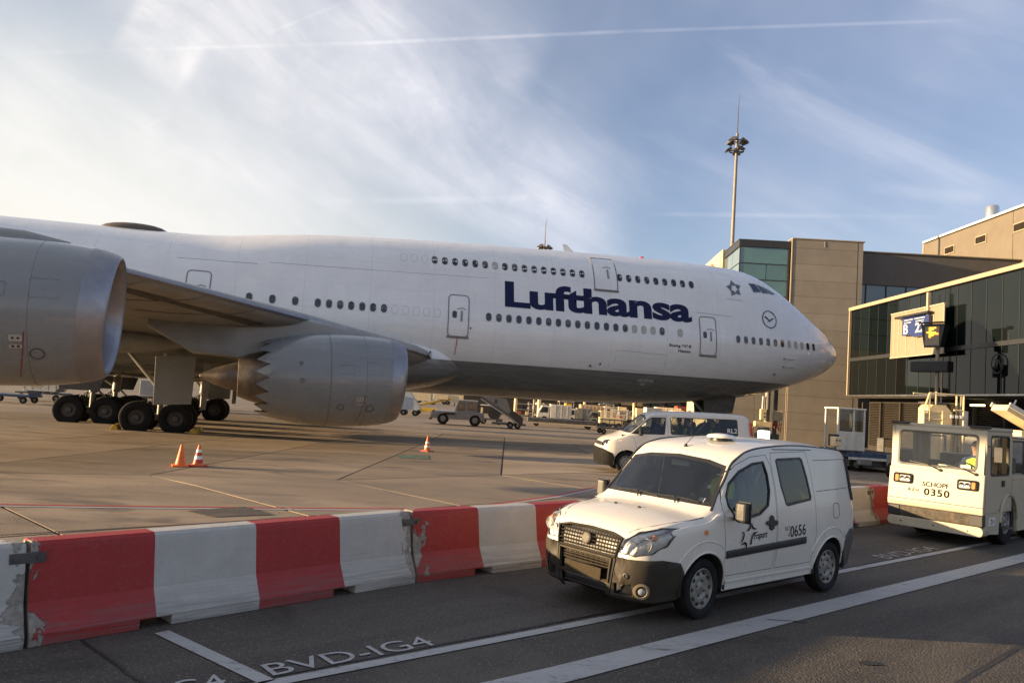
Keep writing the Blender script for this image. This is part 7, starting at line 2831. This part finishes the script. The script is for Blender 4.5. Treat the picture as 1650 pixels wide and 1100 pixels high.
# ---- left side: container dollies beyond the body gear
t = at(70, 645, 'container_dolly', 'dolly carrying a shiny silver air cargo container beyond the outer engine', 'dolly', .12)
B(t, 'bed', (0, 0, .50), (3.0, 1.7, .10), M_DSTEEL)
for k in range(6):
    MB().tube([(-1.3 + .52 * k, -.8, .57), (-1.3 + .52 * k, .8, .57)], .04, 6).build('roller', M_STEEL, t)
wheels_on(t, [(-1.1, -.75), (1.1, -.75), (-1.1, .75), (1.1, .75)], .22)
c = thing('air_container', 'shiny silver air cargo container with sloped lower edge on its dolly', 'container', tuple(gp(70, 645) + Vector((0, 0, .61))), .12)
MB().prism([(-1.0, .02), (1.0, .02), (1.35, .45), (1.35, 1.6), (-1.0, 1.6)], -.75, .75, lambda u, v, h: Vector((u, h, v))).build('shell', M_SILV, c, bevel=.02)
for k in range(5):
    B(c, 'rib', (-.95 + .5 * k, -.77, .85), (.06, .05, 1.45), M_STEEL, 0)
B(c, 'door_curtain', (-.2, -.775, .85), (.8, .02, 1.2), M_SVC, 0)
t = at(18, 648, 'container_dolly', 'empty blue container dolly beside the one with the silver container', 'dolly', .12)
B(t, 'bed', (0, 0, .45), (2.8, 1.6, .14), M_BLUED)
for x in (-1.3, 1.3):
    B(t, 'end_stop', (x, 0, .6), (.06, 1.5, .2), M_BLUED, 0)
wheels_on(t, [(-1.0, -.7), (1.0, -.7), (-1.0, .7), (1.0, .7)], .2)
t = at(241, 652, 'catering_cart', 'white cart with orange beacon box seen between the main gear struts', 'cart', .1)
B(t, 'box', (0, 0, 1.25), (1.2, 1.2, 1.1), mat('pale_blue_paint', (.42, .47, .52)))
B(t, 'beacon_box', (.45, -.5, 2.0), (.4, .4, .4), M_CONE)
B(t, 'bed', (0, 0, .55), (1.8, 1.3, .16), M_DSTEEL)
wheels_on(t, [(-.6, -.55), (.6, -.55), (-.6, .55), (.6, .55)], .24)

# ================================================================== NEAR THE NOSE AND PIER
# drive column of the boarding bridge
t = thing('bridge_drive_column', 'cream drive column with two boxes, hoses and crossbeam below the jet nose', 'bridge column', (15.9, 47.5, gz(15.9, 47.5)), -.05)
B(t, 'crossbeam', (-.25, 0, 1.58), (1.0, .5, .34), M_SVC)
B(t, 'control_box', (-.30, -.2, 2.18), (.36, .3, .66), M_SVC)
for z in (2.1, 2.3):
    MB().lathe([(0, .05), (.02, .04), (.025, .001)], (-.25, -.36, z - .05), (0, -1, 0), 8).build('knob', M_BLACK, t)
B(t, 'cabinet', (.62, 0, 2.15), (.55, .4, .60), M_SVC)
MB().tube([(-.3, 0, 2.5), (-.28, 0, 3.3)], .05, 8).build('piston', M_SVW, t)
MB().tube([(0, .1, 0.9), (0.03, .1, 4.6)], .17, 12).build('column', M_SVG, t)
MB().tube([(.55, .3, 1.0), (.58, .3, 4.6)], .13, 10).build('column', M_DSTEEL, t)
mb = MB()
for k in range(4):
    mb.tube([(.35 + .12 * k, -.1, 1.85), (.40 + .12 * k, -.25, 1.4 - .08 * k), (.5 + .12 * k, -.1, 1.75)], .03, 6)
mb.build('hose', M_RUST, t)
B(t, 'axle_box', (0, 0, .8), (1.3, .8, .5), M_DSTEEL)
wheels_on(t, [(-.1, -.55), (-.1, .55)], .45)

# cargo loader with cab
P = gp(1402, 758)
t = thing('cargo_loader', 'cargo loader with low blue deck and white framed cab beyond the barrier', 'cargo loader', tuple(P), .10)
B(t, 'deck', (.15, 1.2, .62), (2.9, 3.6, .22), M_BLUED)
for k in range(8):
    MB().tube([(-1.1 + .33 * k, -.5, .745), (-1.1 + .33 * k, 2.8, .745)], .035, 6).build('roller', M_DSTEEL, t)
B(t, 'deck_edge', (.15, -.62, .50), (2.9, .06, .10), M_SVW, 0)
B(t, 'step_box', (-.72, -.75, .38), (.5, .3, .22), M_SVG)
B(t, 'light_box', (.75, -.72, .30), (.55, .2, .26), M_SVW)
B(t, 'chassis', (.1, 1.3, .3), (2.4, 3.2, .3), M_DSTEEL)
B(t, 'corner_post', (1.15, -.5, .95), (.42, .3, .65), M_SVW)
cabx, caby = -1.0, .15
for x in (-.66, .0, .46):
    B(t, 'cab_post', (cabx + x, caby - .5, 1.62), (.08, .08, 1.78), M_SVW, .01)
for x in (-.66, .46):
    B(t, 'cab_post', (cabx + x, caby + .5, 1.62), (.08, .08, 1.78), M_SVW, .01)
B(t, 'cab_roof', (cabx - .1, caby, 2.50), (1.25, 1.15, .07), M_SVW)
B(t, 'cab_panel', (cabx - .1, caby - .5, 1.16), (1.2, .06, .82), M_SVW)
B(t, 'cab_floor', (cabx - .1, caby, .78), (1.2, 1.1, .06), M_DSTEEL)
B(t, 'cab_window', (cabx - .33, caby - .5, 2.02), (.58, .02, .86), glass('cab_glass', (.4, .42, .42), 1.2), 0)
B(t, 'cab_window', (cabx + .23, caby - .5, 2.02), (.38, .02, .86), glass('cab_glass', (.4, .42, .42), 1.2), 0)
B(t, 'cab_seat', (cabx, caby + .1, 1.2), (.5, .5, .8), M_BLACK)
MB().tube([(cabx + .1, caby - .2, 1.6), (cabx + .05, caby - .2, 2.3)], .02, 6).build('lever', M_SVW, t)
wheels_on(t, [(-.9, -.45), (1.0, -.45), (-.9, 2.6), (1.0, 2.6)], .26)

# equipment shelter at the wall
P = gp(1330, 714)
t = thing('equipment_shelter', 'open equipment shelter with dark roof and a sunlit yellow board at the tan wall', 'shelter', tuple(P), -.05)
B(t, 'roof', (.7, 0, 2.75), (3.6, 2.2, .22), M_DFRAME)
for x in (-.9, 2.3):
    for y in (-.95, .95):
        B(t, 'post', (x, y, 1.35), (.10, .10, 2.7), M_SVG, 0)
B(t, 'back_wall', (.7, 1.0, 1.35), (3.2, .06, 2.6), M_LOUVRE)
B(t, 'yellow_board', (-1.45, -.3, 1.95), (.55, .06, 1.1), M_YELLOW, rz=-.5)
B(t, 'notice_board', (-.6, -.9, 1.9), (.6, .05, .9), M_SVG)
B(t, 'notice_board', (1.0, .93, 2.1), (.6, .05, .4), M_SVC)
for k in range(6):
    B(t, 'stored_crate', (-.5 + .55 * k, -.2 + .2 * (k % 2), .35 + .1 * (k % 3)), (.5, .6, .6), (M_RUST, M_DSTEEL, M_SVG)[k % 3])
B(t, 'shelf', (.6, -.3, .95), (2.8, .8, .06), M_SVG)

# lift platform behind the tow tractor
P = gp(1512, 784)
t = thing('lift_platform', 'cream lift platform with railing and angled hood standing behind the tow tractor', 'lift', tuple(P), 0)
B(t, 'chassis', (0, .4, .55), (1.9, 2.6, .7), M_SVG)
MB().prism([(-.52, .9), (-.52, 2.62), (-.40, 2.75), (.05, 2.75), (.28, 2.5), (.20, .9)], -.25, .45, lambda u, v, h: Vector((u, h, v))).build('hood', M_SVC, t, bevel=.02)
B(t, 'hood_top', (-.22, .1, 2.80), (.62, .72, .07), M_GREYPL)
B(t, 'gate', (-.50, -.42, 2.15), (.62, .04, .62), M_SVC)
rl = MB()
for a, b2 in (((-.80, -.45, .9), (-.80, -.45, 2.55)), ((-.80, -.45, 2.55), (-.62, -.45, 3.12)), ((-.62, -.45, 3.12), (-.62, -.45, 2.2)), ((-.80, -.45, 2.25), (-.18, -.45, 2.25)), ((-.80, -.45, 2.5), (-.18, -.45, 2.5)), ((-.18, -.45, .9), (-.18, -.45, 2.55)),
              ((-.62, -.45, 3.12), (.52, -.45, 3.10)), ((-.62, .6, 3.12), (.52, .6, 3.10)), ((.52, -.45, 3.10), (.52, -.45, 1.0)), ((.60, .1, 1.0), (.60, .1, 3.12)), ((.74, .1, 1.0), (.74, .1, 3.12)), ((-.42, -.45, 2.75), (-.42, -.45, 3.1)), ((-.1, .1, 2.8), (-.1, .1, 3.2)), ((.2, -.45, 1.9), (.52, -.45, 1.9)), ((.2, -.45, 2.6), (.52, -.45, 2.6))):
    rl.tube([a, b2], .03, 6)
rl.build('railing', M_SVC, t)
for x in (.12, .28, .43):
    B(t, 'lamp', (x, -.48, 2.38), (.10, .06, .10), M_SWHITE, .01)
MB().tube([(.86, .1, 2.0), (.86, .1, 2.6)], .13, 12).build('tank', M_SVW, t)
MB().tube([(.80, .1, 1.0), (.84, .1, 2.0)], .04, 8).build('hose', M_SVG, t)
B(t, 'lamp_tray', (.72, -.2, 1.95), (.75, .5, .06), M_SVG)
wheels_on(t, [(-.75, -.8), (.75, -.8), (-.75, 1.4), (.75, 1.4)], .34)

# belt loader at the picture edge
P = gp(1644, 800)
t = thing('belt_loader', 'cream belt loader boom with folding rails behind the rear deck of the tow tractor', 'belt loader', tuple(P), .05)
MB().bar((-.72, 0, 2.75), (1.9, 0, 1.45), .75, .20).build('conveyor', M_SVC, t)
for y in (-.42, .42):
    MB().bar((-.72, y, 2.85), (1.9, y, 1.55), .05, .14).build('side_rail', M_SVW, t)
MB().box((-.1, 0, 1.9), (.35, .7, .35)).build('boom_support', M_SVC, t, bevel=.03)
rl = MB()
for a, b2 in (((-.12, -.42, 2.5), (.06, -.42, 3.05)), ((.06, -.42, 3.05), (1.5, -.42, 2.3)), ((.9, -.42, 2.0), (1.0, -.42, 2.55)), ((-.6, -.42, 2.8), (-.5, -.42, 3.0))):
    rl.tube([a, b2], .025, 6)
rl.build('hand_rail', M_STEEL, t)
MB().tube([(-.12, -.44, 2.45), (-.12, -.44, 2.75)], .03, 6).build('rail_hinge', M_RUST, t)
MB().prism([(-1.4, .5), (-1.4, 1.75), (-1.2, 1.8), (.4, 1.8), (2.2, 1.3), (2.2, .5)], -.7, .7, lambda u, v, h: Vector((u, h, v))).build('chassis', M_SVG, t, bevel=.03)
B(t, 'top_plate', (-.9, 0, 1.86), (1.5, 1.3, .06), M_SVW)
wheels_on(t, [(-.9, -.65), (1.4, -.65), (-.9, .65), (1.4, .65)], .36)

# small lamps on posts behind the barrier
for px, py, H_, lab, em in ((1343, 806, 1.45, 'twin eyed cream lamp box on a post, over the rear roof of the small van', False), (1226, 806, 1.50, 'white lamp box with added glare on a post, over the roof of the small van', True)):
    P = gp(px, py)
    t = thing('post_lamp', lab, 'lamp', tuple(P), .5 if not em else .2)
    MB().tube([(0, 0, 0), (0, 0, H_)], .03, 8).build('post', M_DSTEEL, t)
    B(t, 'lamp_box', (0, 0, H_ + .03), (.24, .16, .24), M_SVC if not em else mat('sunlit_white_glow', (.9, .85, .75), .4, vary=0, emit=((1, .86, .62), 2.5)))  # second box glows to stand in for its blown-out sunlit white
    B(t, 'visor', (.05, .10, H_ + .06), (.26, .14, .30), M_BLACK)
    if not em:
        for x in (-.055, .055):
            MB().lathe([(0, .025), (.015, .022), (.018, .001)], (x, -.08, H_ + .06), (0, -1, 0), 10).build('eye', M_BLACK, t)

# more of the crowded row behind the low trailer
t = at(878, 678, 'pipe_cart', 'white cart carrying pale tanks and pipes beside the thick cream post', 'cart', .05)
B(t, 'bed', (0, 0, .6), (2.4, 1.5, .14), M_SVW)
for k in range(3):
    MB().tube([(-.9 + .75 * k, -.1, .75), (-.9 + .75 * k, -.1, 1.9)], .28, 12).build('tank', (M_SVW, M_SVG, M_SVC)[k], t)
for k in range(3):
    MB().tube([(-1.0, -.6, .9 + .25 * k), (.3, -.65, 1.0 + .25 * k), (1.0, -.6, .8 + .3 * k)], .05, 6).build('pipe', M_SVW, t)
B(t, 'red_bumper', (.2, -.78, .55), (1.6, .06, .10), M_RUST, 0)
wheels_on(t, [(-.8, -.65), (.8, -.65), (-.8, .65), (.8, .65)], .26)
t = at(983, 690, 'baggage_tug', 'cream baggage tug with upright posts between service truck and minibus', 'baggage tug', LEFT)
B(t, 'body', (0, 0, .75), (2.2, 1.3, .55), M_SVC)
for x in (-.7, -.1, .5):
    B(t, 'canopy_post', (x, -.55, 1.5), (.08, .08, 1.0), M_SVW, 0)
    B(t, 'canopy_post', (x, .55, 1.5), (.08, .08, 1.0), M_SVW, 0)
B(t, 'canopy', (-.1, 0, 2.02), (1.6, 1.3, .07), M_SVW)
wheels_on(t, [(-.7, -.6), (.7, -.6), (-.7, .6), (.7, .6)], .28)
t = at(848, 676, 'baggage_cart', 'brown shelved baggage cart between the two cream posts', 'baggage cart', 0)
for z in (.5, 1.1, 1.7):
    B(t, 'shelf', (0, 0, z), (2.2, 1.3, .07), M_SVG)
for x in (-1.05, 1.05):
    for y in (-.6, .6):
        B(t, 'post', (x, y, 1.2), (.07, .07, 1.5), M_DSTEEL, 0)
for k in range(5):
    B(t, 'suitcase', (-.8 + .4 * k, -.2, .72 + .6 * (k % 2)), (.34, .5, .38), (M_RUST, M_NAVY, M_SVC, M_DSTEEL, M_TENT)[k])
wheels_on(t, [(-.8, -.55), (.8, -.55), (-.8, .55), (.8, .55)], .2)
for k in range(5):
    px = (1035, 1050, 1088, 1142, 1175)[k]
    lab = ('flat cream baggage dolly above the minibus windscreen', 'white baggage dolly behind the front of the minibus roof', 'small grey dolly beside the red trailer', 'grey dolly beyond the hydrant cabinet', 'grey dolly below the corner of the tan wall')[k]
    t = at(px, 692 + 3 * (k % 2), 'baggage_dolly', lab, 'dolly', .1 * k)
    B(t, 'bed', (0, 0, .5), (1.9, 1.3, .12), (M_SVC, M_SVW, M_SVG, M_SVG, M_SVG)[k])
    B(t, 'load', (0, 0, 1.35), (1.5, 1.1, 1.5 + .3 * (k % 2)), (M_SVC, M_SVW, M_SILV, M_SVG, M_DWALL)[k])
    wheels_on(t, [(-.65, -.55), (.65, -.55), (-.65, .55), (.65, .55)], .2)
for px, py, lab, hgt in ((862, 674, 'open shelved cart standing just behind the thick cream post', 1.5), (910, 676, 'tall rack cart behind the white service truck cab', 2.1), (922, 673, 'short rack cart behind the pale tank truck', 1.3),
                         (945, 675, 'tall rack cart rising behind the sand curtain trailer', 2.3), (975, 680, 'white rack cart behind the cream baggage tug', 1.8), (996, 684, 'low loaded cart before the white pickup truck', 1.1)):
    t = at(px, py, 'rack_cart', lab, 'cart', random.uniform(-.2, .2))
    B(t, 'bed', (0, 0, .42), (1.9, 1.2, .10), M_DSTEEL)
    for x in (-.9, 0, .9):
        B(t, 'upright', (x, -.55, .45 + hgt / 2), (.06, .06, hgt), M_SVW, 0)
        B(t, 'upright', (x, .55, .45 + hgt / 2), (.06, .06, hgt), M_SVG, 0)
    for k in range(int(hgt / .55) + 1):
        z = .6 + .55 * k
        B(t, 'shelf', (0, 0, z), (1.85, 1.15, .05), M_SVW, 0)
        B(t, 'load', (random.uniform(-.4, .4), random.uniform(-.15, .1), z + .2), (random.uniform(.5, 1.0), .8, .34), random.choice((M_SVC, M_SVW, M_RUST, M_SVG, M_YELLOW, M_BLUED)))
    wheels_on(t, [(-.7, -.5), (.7, -.5), (-.7, .5), (.7, .5)], .2)
